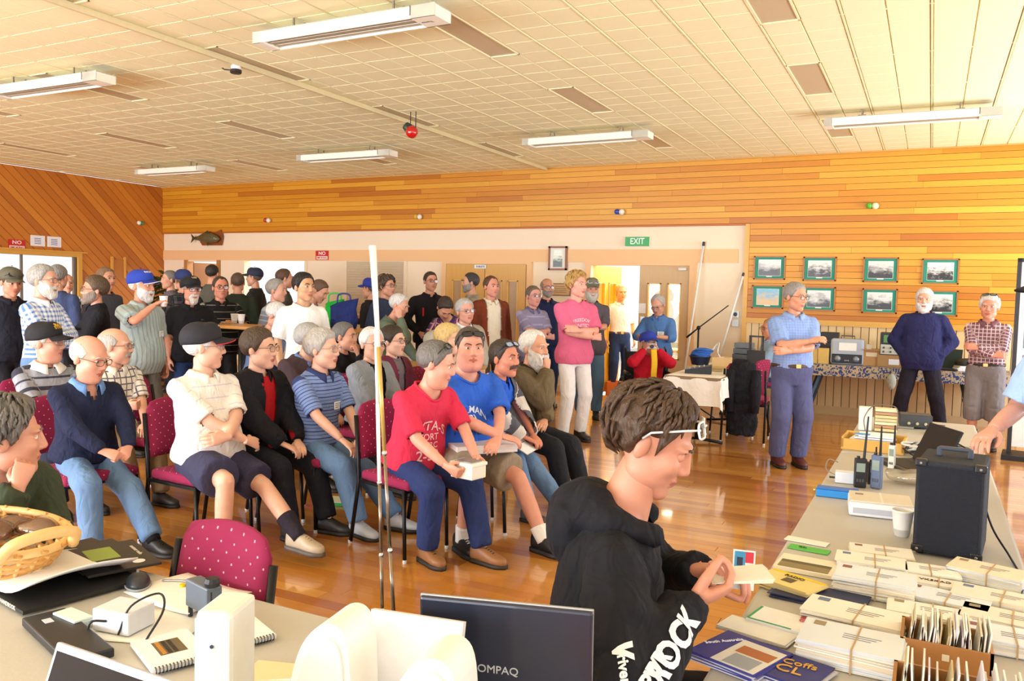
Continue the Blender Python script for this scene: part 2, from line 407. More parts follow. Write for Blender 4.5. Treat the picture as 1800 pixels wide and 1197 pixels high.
# inner passage door behind the far opening, rooms and ground beyond the wall
d = empty('door_5', (-13.56, YB+WT, 0), math.radians(80)); struct(d); MB().box(0, .78, 0, .04, 0, 2.02, b=.004).build('leaf', mat('8a5426', .5), d)
o = MB().box(-9.0, -8.9, YB+WT, YB+4, 0, 3).build('wall_kitchen', M_WHITE); struct(o)
o = MB().box(-14.4, -8.9, YB+3.4, YB+3.5, 0, 1.0).box(-14.4, -8.9, YB+3.4, YB+3.5, 2.3, 3).box(-11.6, -11.1, YB+3.4, YB+3.5, 1.0, 2.3).build('wall_kitchen_back', M_WHITE); struct(o)
o = MB().box(-14.4, -9, YB+WT, YB+3.5, -.1, 0).build('floor_kitchen', mat('cfc6b4', .5)); struct(o)
o = MB().box(-8, 6, YB+WT, YB+16, -.2, -.06).build('ground', mat('d8d0c0', .9)); struct(o)
area('daylight_porch', (-3.9, YB+2.2, 2.6), (0, -.6, -1), 3.2, 2.6, 480, (1, .97, .92))
area('daylight_kitchen', (-11.5, YB+2.2, 2.7), (0, -.3, -1), 4.0, 2.0, 230, (1, .98, .94))

# ------------------------------------------------------------------ left wall: diagonal timber, window
WLY0, WLY1, WLZ0, WLZ1 = 6.6, 10.08, .95, 2.03
mb = MB().box(XL-.14, XL, ROOM_Y0, WLY0, 0, H).box(XL-.14, XL, WLY1, YB, 0, H).box(XL-.14, XL, WLY0, WLY1, 0, WLZ0).box(XL-.14, XL, WLY0, WLY1, WLZ1, H)
wall_left = mb.build('wall_left', M_GROOVE); struct(wall_left)
def clip(poly, f):
    out = []
    for i in range(len(poly)):
        p, q = poly[i], poly[(i+1) % len(poly)]; a, b = f(p), f(q)
        if a >= 0: out.append(p)
        if (a > 0) != (b > 0) and a != b: t = a/(a-b); out.append((p[0]+(q[0]-p[0])*t, p[1]+(q[1]-p[1])*t))
    return out
regs = [(2., YB, WLZ1+.06, H), (2., WLY0-.06, 0, WLZ1+.06), (WLY1+.06, YB, 0, WLZ1+.06), (WLY0-.06, WLY1+.06, 0, WLZ0-.06)]
Mw = Matrix(((0, 0, 1, XL), (1, 0, 0, 0), (0, 1, 0, 0), (0, 0, 0, 1)))
pw = .135*math.sqrt(2); k0 = 2.; 
sl = .93
while k0 < YB+4.2:
    r = random.random()
    for (ya, yb, za, zb) in regs:
        P = [(ya, za), (yb, za), (yb, zb), (ya, zb)]
        P = clip(P, lambda p: (p[0]+p[1]/sl)-(k0+.006)); P = P and clip(P, lambda p: (k0+pw-.006)-(p[0]+p[1]/sl))
        if len(P) > 2:
            ar = abs(sum(P[i][0]*P[(i+1) % len(P)][1]-P[(i+1) % len(P)][0]*P[i][1] for i in range(len(P))))/2
            if ar > .004: MB().prism(P, .004, .022+random.random()*.003, Mw).build('plank', M_DIAG, wall_left, rnd=r)
    k0 += pw
w = empty('window_1', (0, 0, 0)); struct(w)
mb = MB(); fx0, fx1 = XL-.02, XL+.05
mb.box(fx0, fx1, WLY0-.08, WLY1+.08, WLZ1, WLZ1+.09).box(fx0, fx1+.05, WLY0-.1, WLY1+.1, WLZ0-.07, WLZ0).box(fx0, fx1, WLY0-.08, WLY0, WLZ0, WLZ1).box(fx0, fx1, WLY1, WLY1+.08, WLZ0, WLZ1).box(fx0, fx1+.04, WLY0-.1, WLY1+.16, WLZ1+.075, WLZ1+.1)
mb.build('window_frame', M_RAIL, w, rnd=.5)
mb = MB()
for yy in (WLY0+.02, (WLY0+WLY1)/2, 9.05, WLY1-.02): mb.box(XL-.06, XL-.03, yy-.02, yy+.02, WLZ0, WLZ1)
mb.build('mullion', mat('7a7468', .5), w)
MB().box(XL-.05, XL-.045, WLY0, WLY1, WLZ0, WLZ1).build('pane', glass_mat('ffffff', .06), w)
o = MB().box(XL-12, XL-.14, 0, YB+4, -.3, -.06).build('ground', mat('d8d0c0', .9)); struct(o)

# ------------------------------------------------------------------ right wall and the wall behind the camera, with windows
mb = MB(); ys = ROOM_Y0
for a, b in WIN_R: mb.box(ROOM_X1, ROOM_X1+.14, ys, a, 0, H); mb.box(ROOM_X1, ROOM_X1+.14, a, b, 0, WZ0); mb.box(ROOM_X1, ROOM_X1+.14, a, b, WZ1, H); ys = b
mb.box(ROOM_X1, ROOM_X1+.14, ys, YB+WT, 0, H); o = mb.build('wall_right', M_CREAM); struct(o)
mb = MB(); xs_ = XL-.14
for a, b in WIN_F: mb.box(xs_, a, ROOM_Y0-.14, ROOM_Y0, 0, H); mb.box(a, b, ROOM_Y0-.14, ROOM_Y0, 0, WZ0); mb.box(a, b, ROOM_Y0-.14, ROOM_Y0, WZ1, H); xs_ = b
mb.box(xs_, ROOM_X1, ROOM_Y0-.14, ROOM_Y0, 0, H); o = mb.build('wall_front', M_CREAM); struct(o)

# ------------------------------------------------------------------ ceiling: panels of eight pads between T-bars
ce = MB().box(XL, ROOM_X1, ROOM_Y0, YB, H+.012, H+.1).build('ceiling', M_GAPC); struct(ce)
GX, GY = .5575, 1.16; PX0 = -.09; 
def pad_mesh(x0, x1):
    mb = MB(); n = max(1, round((x1-x0)/.27))
    w_ = (x1-x0)/n
    for i in range(n):
        for j in range(4):
            a, b = x0+i*w_, x0+(i+1)*w_; c, d2 = j*GY/4, (j+1)*GY/4; e = .003; q = .004
            V = [(a+e, c+e, .012), (b-e, c+e, .012), (b-e, d2-e, .012), (a+e, d2-e, .012), (a+e+q, c+e+q, 0), (b-e-q, c+e+q, 0), (b-e-q, d2-e-q, 0), (a+e+q, d2-e-q, 0)]
            mb.add(V, [(4, 7, 6, 5), (0, 4, 5, 1), (1, 5, 6, 2), (2, 6, 7, 3), (3, 7, 4, 0)])
    return mb
full = pad_mesh(.008, GX-.008); half_r = pad_mesh(GX/2+.004, GX-.008); half_l = pad_mesh(.008, GX/2-.004)
pm = {}
LIGHTX = {-2: 0, -6: 0, -10: 0, -14: 0, -18: 0, -22: 0}    # grid columns that carry the recessed light panels
lights = []
i0 = math.floor((XL-PX0)/GX); i1 = math.ceil((ROOM_X1-PX0)/GX)
for j in range(0, 13):
    yb = YB-(j+1)*GY; ya = yb
    if yb < ROOM_Y0-.5: break
    for i in range(i0, i1):
        xa = PX0+i*GX
        if xa < XL-.2 or xa+GX > ROOM_X1+.3: continue
        isl = (i in LIGHTX) and j % 2 == 1
        key = 'h' if isl else 'f'
        if key not in pm:
            o = (half_r if isl else full).build('ceiling_panel', M_TILE, ce); pm[key] = o.data
        else:
            o = bpy.data.objects.new('ceiling_panel', pm[key]); COL.objects.link(o); o.parent = ce
        o.location = (xa, ya, H)
        if isl: lights.append((xa, ya))
tb = MB()
for i in range(i0, i1+1):
    xa = PX0+i*GX
    tb.box(xa-.006, xa+.006, ROOM_Y0, YB, H-.006, H+.012)
tb.build('t_bars', M_TBAR, ce)
tb = MB()
for j in range(0, 13):
    ya = YB-j*GY
    if ya > ROOM_Y0: tb.box(XL, ROOM_X1, ya-.005, ya+.005, H-.001, H+.012)
tb.build('cross_bars', M_TBAR, ce)
o = MB().box(XL, ROOM_X1, YB-.06, YB-.03, H-.02, H).build('trim_7', mat('c9974a', .5)); struct(o)
m_dif = mat('cbb894', .5, var=.05, scale=120)
nth = ['nearest the camera', 'second from the camera', 'third from the camera', 'fourth from the camera', 'nearest the back wall', 'beside the back wall']
for (xa, ya) in lights:
    px, py, d = proj((xa+.14, ya+.58, H))
    if d < 1 or not (-150 < px < 1950 and -150 < py < 1300): continue
    t = thing('ceiling_light', '', 'ceiling light', (xa+.14, ya+.58, H)); lights_n = lights.index((xa, ya))
    col_i = round((xa-PX0)/GX); row_j = round((YB-ya)/GY)
    side = {-2: 'in the row furthest right', -6: 'in the row above the double doors', -10: 'in the row along the conduit', -14: 'in the row left of the conduit', -18: 'in second row from left wall', -22: 'in row nearest left wall'}[col_i]
    t['label'] = 'recessed light panel %s, %s' % (side, {2: 'nearest the back wall', 4: 'second from the back wall', 6: 'third from the back wall', 8: 'fourth from the back wall', 10: 'fifth from the back wall'}.get(row_j, 'furthest from the back wall'))
    t['group'] = 'recessed ceiling light panels'
    MB().box(-.13, .13, -.565, .565, .004, .012).build('diffuser', m_dif, t)
    MB().box(-.139, -.126, -.58, .58, -.006, .012).box(.126, .139, -.58, .58, -.006, .012).box(-.139, .139, -.58, -.567, -.006, .012).box(-.139, .139, .567, .58, -.006, .012).build('frame', M_TBAR, t)
# radiant strip heaters hung below the ceiling
HZ = 3.40; hk = (HZ-EYE)/(3.27-EYE)
HEAT = [(-2.80, 4.48, 'above mid-room, nearest the camera'), (-6.32, 4.74, 'at the left edge of the picture'), (-9.69, 9.0, 'nearest the left wall'), (-6.20, 8.76, 'above the shutter'), (-2.78, 8.70, 'above the exit door'), (.50, 8.75, 'above the framed pictures')]
m_hw = mat('f6f2e2', .45, var=.02); m_hg = mat('b4ac98', .4, .3); m_br = mat('8c8470', .5, .5)
for (xr, yc, lab) in HEAT:
    t = thing('strip_heater', 'long white radiant strip heater hung from the ceiling '+lab, 'heater', ((xr-.765)*hk, yc*hk, HZ), math.radians(random.uniform(-1, 1)), 'radiant ceiling heaters')
    mb = MB().box(-.815, .815, -.105, -.096, 0, .085).box(-.815, .815, .096, .105, 0, .085).box(-.815, .815, -.105, .105, .076, .085).box(.62, .815, -.105, .105, 0, .085).box(-.815, -.73, -.105, .105, 0, .085)
    mb.build('casing', m_hw, t)
    for k in range(6): MB().box(-.73, .62, -.094+k*.032, -.094+k*.032+.026, .012+.004*(k % 2), .022, b=.003).build('element_strip', m_hg, t)
    MB().box(.615, .622, -.108, .108, .02, .086).build('joint_band', mat('5a5648', .5), t)
    for xx in (-.45, .45):
        for yy in (-.06, .06): MB().box(xx-.006, xx+.006, yy-.006, yy+.006, .085, ROOM_H-HZ).build('bracket', m_br, t)
        MB().box(xx-.04, xx+.04, -.07, .07, .085, .1).build('bracket_plate', m_br, t)
    if 'nearest the camera' in lab: text_part('maker_mark', 'Thermo', .04, mat('8a8474', .6), t, frame((.69, 0, -.001), (-1, 0, 0), (0, 1, 0)), fit=.09)
# conduit, little sensor and red spotlight
o = MB().box(-5.56, -5.53, ROOM_Y0, YB, H-.05, H-.01).box(-5.55, -5.54, ROOM_Y0, YB, H-.01, H).build('conduit', mat('ddd0a4', .5)); tag(o, 'long cream conduit running across the ceiling towards the back wall', 'conduit')
p = atz(449, 118, H-.09)
t = thing('ceiling_sensor', 'small black and white sensor on the ceiling conduit', 'sensor', (-5.54, float(p[1]), H-.11))
MB().lathe([(.03, 0), (.042, .01), (.042, .05), (.03, .06)], 14, M=TR(0, 0, 0)).build('body', mat('eeeeea', .4), t)
MB().lathe([(.044, -.012), (.05, -.006), (.05, .018), (.044, .022)], 14).build('collar', mat('1c1a18', .4), t)
MB().tube([(-.03, 0, .02), (-.12, -.02, .03), (-.16, .0, .05)], .006, 6).build('lead', mat('2a2622', .6), t)
q = atz(724, 232, H-.24)
t = thing('spotlight', 'red glass spotlight hanging on the ceiling conduit', 'spotlight', tuple(q))
MB().ell((0, 0, 0), (.07, .07, .07), 16, 12).build('lamp', mat('c01212', .12, coat=1., var=.2), t, smooth=True)
MB().lathe([(.072, -.03), (.066, -.02), (.045, .07), (.03, .08)], 14, M=TR(-.045, .03, .035, 0, math.radians(40), math.radians(-40))).build('holder', mat('2b3a2c', .45), t, smooth=True)
MB().tube([(-.02, 0, .06), (-.02, 0, .22)], .006, 6).tube([(.05, 0, .03), (.05, 0, .22)], .006, 6).build('bracket', mat('3a3a30', .5, .5), t)
# ------------------------------------------------------------------ cloth, skin, hair materials
def fab(c1, pat=None, c2='ffffff', sc=20., wd=.35, c3=None, rough=.85, fold=.5):
    key = ('fab', c1, pat, c2, sc, wd, c3, rough, fold)
    if key in _mc: return _mc[key]
    m, nt, bs = new_mat('cloth')
    at = N(nt, 'ShaderNodeAttribute', attribute_name='pc'); sp = N(nt, 'ShaderNodeSeparateXYZ'); nt.links.new(at.outputs['Vector'], sp.inputs[0])
    u, v = sp.outputs[0], sp.outputs[1]
    tc = N(nt, 'ShaderNodeTexCoord'); nz = noise_n(nt, 9, 3, tc.outputs['Object']); nf = noise_n(nt, 160, 2, tc.outputs['Object'])
    def band(x, s, w, ph=0.): return math_n(nt, 'LESS_THAN', math_n(nt, 'FRACT', math_n(nt, 'ADD', math_n(nt, 'MULTIPLY', x, s), 50.+ph)), w)
    col = lin(c1)
    if pat == 'stripe': col = mix_c(nt, band(v, sc, wd), lin(c1), lin(c2))
    elif pat == 'stripe2':
        col = mix_c(nt, band(v, sc, wd), lin(c1), lin(c2)); col = mix_c(nt, band(v, sc, wd*.5, .45), col, lin(c3 or c2))
    elif pat == 'vstripe': col = mix_c(nt, band(u, sc, wd), lin(c1), lin(c2))
    elif pat == 'check':
        a = math_n(nt, 'MULTIPLY', math_n(nt, 'ADD', band(u, sc, wd), band(v, sc, wd)), .5); col = mix_c(nt, a, lin(c1), lin(c2))
    elif pat == 'plaid':
        a = math_n(nt, 'MULTIPLY', math_n(nt, 'ADD', band(u, sc, wd), band(v, sc, wd)), .5); col = mix_c(nt, a, lin(c1), lin(c2))
        b = math_n(nt, 'MAXIMUM', band(u, sc, wd*.28, .42), band(v, sc, wd*.28, .42)); col = mix_c(nt, b, col, lin(c3 or c2))
    elif pat == 'lines':
        b = math_n(nt, 'MAXIMUM', band(u, sc, wd), band(v, sc, wd)); col = mix_c(nt, b, lin(c1), lin(c2))
    elif pat == 'denim': col = mix_c(nt, noise_n(nt, 4, 3, tc.outputs['Object']).outputs[0], lin(c1), lin(c2))
    val = math_n(nt, 'ADD', math_n(nt, 'MULTIPLY', math_n(nt, 'ADD', nz.outputs[0], nf.outputs[0]), .16), .84)
    hs = N(nt, 'ShaderNodeHueSaturation')
    if isinstance(col, tuple): hs.inputs['Color'].default_value = (*col, 1)
    else: nt.links.new(col, hs.inputs['Color'])
    nt.links.new(val, hs.inputs['Value']); nt.links.new(hs.outputs[0], bs.inputs['Base Color'])
    bs.inputs['Roughness'].default_value = rough; bs.inputs['Specular IOR Level'].default_value = .25
    mp = N(nt, 'ShaderNodeMapping'); mp.inputs['Scale'].default_value = (1, 1, .55); mp.inputs['Rotation'].default_value = (.3, .5, 0)
    nt.links.new(tc.outputs['Object'], mp.inputs['Vector'])
    wr = noise_n(nt, 13, 2, mp.outputs[0]); wr.inputs['Distortion'].default_value = 1.2
    bump(nt, bs, wr.outputs[0], fold, .03)
    _mc[key] = m; return m
def skin_mat(c='d9a184'):
    key = ('skin', c)
    if key in _mc: return _mc[key]
    m, nt, bs = new_mat('skin'); tc = N(nt, 'ShaderNodeTexCoord'); nz = noise_n(nt, 22, 4, tc.outputs['Object'])
    b = lin(c); nt.links.new(mix_c(nt, nz.outputs[0], (b[0]*.95, b[1]*.84, b[2]*.82), (min(1, b[0]*1.06), min(1, b[1]*1.14), min(1, b[2]*1.18))), bs.inputs['Base Color'])
    bs.inputs['Roughness'].default_value = .48; bs.inputs['Subsurface Weight'].default_value = .0
    n2 = noise_n(nt, 60, 3, tc.outputs['Object']); bump(nt, bs, n2.outputs[0], .12, .004)
    _mc[key] = m; return m
def hair_mat(c):
    key = ('hair', c)
    if key in _mc: return _mc[key]
    m, nt, bs = new_mat('hair'); tc = N(nt, 'ShaderNodeTexCoord'); mp = N(nt, 'ShaderNodeMapping'); mp.inputs['Scale'].default_value = (110, 60, 26)
    nt.links.new(tc.outputs['Object'], mp.inputs['Vector']); nz = noise_n(nt, 1.0, 3, mp.outputs[0]); b = lin(c)
    nt.links.new(mix_c(nt, nz.outputs[0], tuple(x*.45 for x in b), tuple(min(1, x*1.5) for x in b)), bs.inputs['Base Color'])
    bs.inputs['Roughness'].default_value = .55; bump(nt, bs, nz.outputs[0], .8, .012); _mc[key] = m; return m

# ------------------------------------------------------------------ head
def _sm(a, b, k):
    h = np.clip(.5+.5*(b-a)/k, 0, 1); return b+(a-b)*h-k*h*(1-h)
def _el(P, c, r):
    q = (P-np.array(c))/np.array(r); k0 = np.linalg.norm(q, axis=1); k1 = np.linalg.norm(q/np.array(r), axis=1)+1e-9; return k0*(k0-1)/k1
def _cp(P, a, b, ra, rb):
    a, b = np.array(a), np.array(b); t = np.clip(((P-a)@(b-a))/((b-a)@(b-a)), 0, 1); return np.linalg.norm(P-a-t[:, None]*(b-a), axis=1)-(ra+(rb-ra)*t)
def head_sdf(P, h):
    j = h.get('jaw', 1.); fat = h.get('fat', 0.); ns = h.get('nose', 1.)
    Q = P.copy(); Q[:, 0] = np.abs(Q[:, 0])
    d = _el(Q, (0, -.018, .034), (.077, .098, .086))
    d = _sm(d, _el(Q, (0, .026, -.040), (.060*j+fat*.4, .063+fat*.2, .078)), .03)
    d = _sm(d, _el(Q, (.038*j+fat*.5, .006, -.066), (.026, .034, .028)), .03)
    d = _sm(d, _el(Q, (0, .064, -.101), (.022, .021, .018)), .025)
    if fat: d = _sm(d, _el(Q, (0, .02, -.105), (.05+fat, .05, .03+fat*.6)), .03)
    d = _sm(d, _el(Q, (.037, .056, -.022), (.026+fat*.3, .026, .024)), .02)
    d = _sm(d, _el(Q, (.026, .074, .027), (.03, .02, .010)), .016)
    s = -_el(Q, (.031, .100, .006), (.021, .020, .014)); k = .014
    hh = np.clip(.5-.5*(d-s)/k, 0, 1); d = d+(s-d)*hh+k*hh*(1-hh)
    d = _sm(d, _cp(Q, (0, .086, .018), (0, .099*(.94+.06*ns), -.026), .008, .0115*ns), .010)
    d = _sm(d, _el(Q, (.011*ns, .090, -.031), (.010, .012, .009)), .007)
    d = _sm(d, _el(Q, (0, .082, -.0575), (.023, .0125, .007)), .006)
    d = _sm(d, _el(Q, (0, .080, -.0685), (.019, .0115, .0075)), .006)
    return d
def head_exact(D, h):
    t = np.full(len(D), .19)
    for _ in range(20): t = t-head_sdf(D*t[:, None], h)*.9
    return np.clip(t, .03, .19)
_ht = {}
HNA, HNE = 200, 110
def head_r(D, h):
    """radius of the head in the given directions, from a cached table"""
    k = (h.get('jaw', 1.), h.get('fat', 0.), h.get('nose', 1.))
    if k not in _ht:
        a = np.linspace(0, PI, HNA+1); e = np.linspace(-PI/2, PI/2, HNE+1)
        _ht[k] = head_exact(dirs(np.repeat(a[None], HNE+1, 0).ravel(), np.repeat(e[:, None], HNA+1, 1).ravel()), h).reshape(HNE+1, HNA+1)
    D = np.asarray(D); n = np.linalg.norm(D, axis=1); T = _ht[k]
    a = np.abs(np.arctan2(D[:, 0], D[:, 1]))/PI*HNA; e = (np.arcsin(np.clip(D[:, 2]/n, -1, 1))+PI/2)/PI*HNE
    i = np.clip(e.astype(int), 0, HNE-1); j = np.clip(a.astype(int), 0, HNA-1); fe = e-i; fa = a-j
    return (T[i, j]*(1-fa)+T[i, j+1]*fa)*(1-fe)+(T[i+1, j]*(1-fa)+T[i+1, j+1]*fa)*fe
def dirs(a, e): return np.stack([np.sin(a)*np.cos(e), np.cos(a)*np.cos(e), np.sin(e)], -1)
def grid_faces(nr, nc, wrap=True, off=0):
    F = []
    for i in range(nr-1):
        for j in range(nc if wrap else nc-1):
            k = (j+1) % nc; F.append((off+i*nc+j, off+i*nc+k, off+(i+1)*nc+k, off+(i+1)*nc+j))
    return F
D2R = PI/180
HAIRB = {  # |azimuth| -> lower edge of the hair
 'short': ([0, 25, 45, 62, 74, 84, 96, 110, 125, 180], [50, 49, 44, 24, 2, -10, 4, -8, -24, -38]),
 'full': ([0, 25, 45, 62, 74, 84, 96, 110, 125, 180], [45, 44, 39, 18, -4, -16, -2, -18, -32, -46]),
 'recede': ([0, 15, 30, 45, 62, 74, 84, 96, 110, 125, 180], [56, 60, 66, 52, 26, 6, -6, 2, -10, -24, -38]),
 'crop': ([0, 25, 45, 58, 66, 72, 80, 100, 112, 125, 180], [47, 46, 40, 24, 8, -14, 22, 20, -14, -34, -48]),
 'long': ([0, 25, 45, 62, 74, 84, 96, 110, 125, 180], [38, 36, 30, 8, -18, -38, -48, -54, -58, -60]),
 'bald': ([0, 60, 70, 78, 84, 96, 110, 125, 180], [30, 30, 20, 4, -6, 2, -10, -24, -36])}
def fold_noise(P, s, seed=0.):
    return (np.sin(P[:, 0]*s+1.3+seed+2*np.sin(P[:, 2]*s*.7))+np.sin(P[:, 1]*s*1.13+2.1+seed+1.5*np.sin(P[:, 0]*s*.8))+np.sin(P[:, 2]*s*.9+.4+seed+1.7*np.sin(P[:, 1]*s*.9)))/3
def hair_shell(h, style, T, nz, res, seed=0., sweep=0.):
    base = style
    na, ns = (90, 30) if res > 1 else (64, 20) if res == 1 else (36, 12)
    a = np.linspace(-PI, PI, na, endpoint=False); lo = np.interp(np.abs(a)/D2R, *HAIRB[base])*D2R
    lo = lo+D2R*4*np.sin(a*9+seed)*np.clip(nz*40, 0, 1)
    hi = np.full(na, 90*D2R)
    if style == 'bald': hi = np.interp(np.abs(a)/D2R, [0, 66, 80, 100, 180], [30.5, 31, 44, 52, 42])*D2R
    s = np.linspace(0, 1, ns); A = np.repeat(a[None], ns, 0).ravel(); E = (lo[None]+(hi-lo)[None]*s[:, None]).ravel(); SS = np.repeat(s[:, None], na, 1).ravel()
    D = dirs(A, E); r = head_r(D, h); P = D*r[:, None]
    w = np.clip(SS/(.18+.12*np.clip(np.cos(A), 0, 1)), 0, 1); w = w*w*(3-2*w)
    if style == 'bald':
        w2 = np.clip((1-SS)/.35, 0, 1); w = w*w2; w[np.abs(A) < 62*D2R] = 0
    T = T*.72; th = T*w*(1+.35*np.cos(A)*(SS > .3)*sweep)
    n = fold_noise(P, 95, seed)*.6+fold_noise(P, 210, seed+3)*.4
    P = D*(r+(-.004)*(w <= 0)+th+nz*n*w+.0015)[:, None]
    if sweep: P[:, 1] += sweep*.02*w*np.clip(np.cos(A), 0, 1)*np.clip(1-np.abs(SS-.35)/.4, 0, 1)
    F = grid_faces(ns, na)
    if style == 'bald': F = [f for f in F if max(w[i] for i in f) > 0]
    else: F.append(tuple(range((ns-1)*na, ns*na)))
    return P, F
def beard_shell(h, T, length, res, seed=0., must=True, goatee=False):
    na, ns = (40, 12) if res >= 1 else (24, 8); out = []
    lim = 40 if goatee else 98
    a = np.linspace(-lim, lim, na)*D2R
    if goatee: hi = np.interp(np.abs(a)/D2R, [0, 14, 24, 40], [-44, -40, -26, -40])*D2R
    else: hi = np.interp(np.abs(a)/D2R, [0, 12, 22, 34, 60, 82, 98], [-43, -41, -25, -19, -13, 3, 4])*D2R
    lo = np.interp(np.abs(a)/D2R, [0, 60, 98], [-72, -66, -40 if not goatee else -60])*D2R
    s = np.linspace(0, 1, ns); A = np.repeat(a[None], ns, 0).ravel(); E = (hi[None]+(lo-hi)[None]*s[:, None]).ravel(); SS = np.repeat(s[:, None], na, 1).ravel()
    D = dirs(A, E); r = head_r(D, h); w = np.clip(SS/.2, 0, 1)*np.clip((lim*D2R-np.abs(A))/(14*D2R), 0, 1)
    P0 = D*r[:, None]; n = fold_noise(P0, 120, seed)
    P = D*(r+.001+T*w*(1+.35*n))[:, None]
    dn = length*np.clip((SS-.2)/.8, 0, 1)*w*np.clip(np.cos(A), 0, 1); P[:, 2] -= dn*.85; P[:, 1] += dn*.25
    out.append((P, grid_faces(ns, na, False)))
    if must:
        nb, nr = (14, 5); a = np.linspace(-30, 30, nb)*D2R; s = np.linspace(0, 1, nr)
        hi = np.interp(np.abs(a)/D2R, [0, 12, 30], [-22, -20.5, -27])*D2R; lo = np.interp(np.abs(a)/D2R, [0, 12, 30], [-32, -33, -42])*D2R
        A = np.repeat(a[None], nr, 0).ravel(); E = (hi[None]+(lo-hi)[None]*s[:, None]).ravel(); SS = np.repeat(s[:, None], nb, 1).ravel()
        D = dirs(A, E); r = head_r(D, h); w = np.sin(np.clip(SS, .05, .95)*PI)**.5*np.clip((31*D2R-np.abs(A))/(8*D2R), 0, 1)
        out.append((D*(r+.001+max(.006, T*.6)*w)[:, None], grid_faces(nr, nb, False)))
    V = np.concatenate([p for p, _ in out]); F = list(out[0][1])
    if len(out) > 1: F += [tuple(i+len(out[0][0]) for i in f) for f in out[1][1]]
    return V, F
def cap_shell(h, res, T=.014):
    na, ns = (48, 12) if res >= 1 else (28, 8)
    a = np.linspace(-PI, PI, na, endpoint=False); lo = np.interp(np.abs(a)/D2R, [0, 60, 100, 180], [33, 25, 14, 4])*D2R
    s = np.linspace(0, 1, ns); A = np.repeat(a[None], ns, 0).ravel(); E = (lo[None]+(PI/2-lo)[None]*s[:, None]).ravel(); SS = np.repeat(s[:, None], na, 1).ravel()
    D = dirs(A, E); r = head_r(D, dict(h)); bulge = T+.012*np.sin(np.clip(SS*1.1, 0, 1)*PI)
    P = D*(r+bulge)[:, None]
    P[:, 2] += .006*SS+.010*np.clip(np.cos(A), 0, 1)*np.sin(SS*PI)
    Pin = P[:na]*.955; F = grid_faces(ns, na); F.append(tuple(range((ns-1)*na, ns*na)))
    k = len(P); F += [(j, k+j, k+(j+1) % na, (j+1) % na) for j in range(na)]
    # brim
    nb, nd = 15, 6; B = []
    for side in (0, 1):
        for i in range(nd):
            for j in range(nb):
                t = (j/(nb-1)-.5)*2; aa = t*58*D2R; ee = np.interp(abs(aa)/D2R, [0, 60], [33, 25])*D2R
                d = dirs(np.array([aa]), np.array([ee])); q = d*(head_r(d, h)+T)[:, None]; q = q[0].copy()
                out_ = (i/(nd-1))*.072*math.sqrt(max(0, 1-t*t*.92)); q[1] += out_; q[0] *= 1+.10*(i/(nd-1))*(1-abs(t))
                q[2] += -.22*out_-.018*t*t*(i/(nd-1))-(.004 if side else 0); B.append(q)
    o = nb*nd; BF = grid_faces(nd, nb, False)+[tuple(x+o for x in f[::-1]) for f in grid_faces(nd, nb, False)]
    for j in range(nb-1): BF.append(((nd-1)*nb+j, (nd-1)*nb+j+1, o+(nd-1)*nb+j+1, o+(nd-1)*nb+j))
    return np.concatenate([P, Pin]), F, np.array(B), BF
def glasses_geo(dark=False, w=.0235, hgt=.017, res=1, thick=.0016):
    fr = MB(); le = MB()
    for sx in (-1, 1):
        c = np.array([sx*.0325, .103, .004]); n = 14 if res >= 1 else 10; pts = []
        for j in range(n):
            a = 2*PI*j/n; ca, sa = math.cos(a), math.sin(a); x = math.copysign(abs(ca)**.7, ca)*w; z = math.copysign(abs(sa)**.7, sa)*hgt
            pts.append(c+np.array([x, -.006*abs(sx*.0325+x)/.05*((sx*x) > 0), z]))
        fr.tube(pts, thick, 5, closed=True); le.add(pts, [tuple(range(n))])
        fr.tube([(sx*.056, .099, .008), (sx*.073, .07, .010), (sx*.080, .0, .008), (sx*.078, -.02, -.004)], thick, 5)
    fr.tube([(-.010, .104, .008), (0, .108, .010), (.010, .104, .008)], thick, 5)
    return fr, le

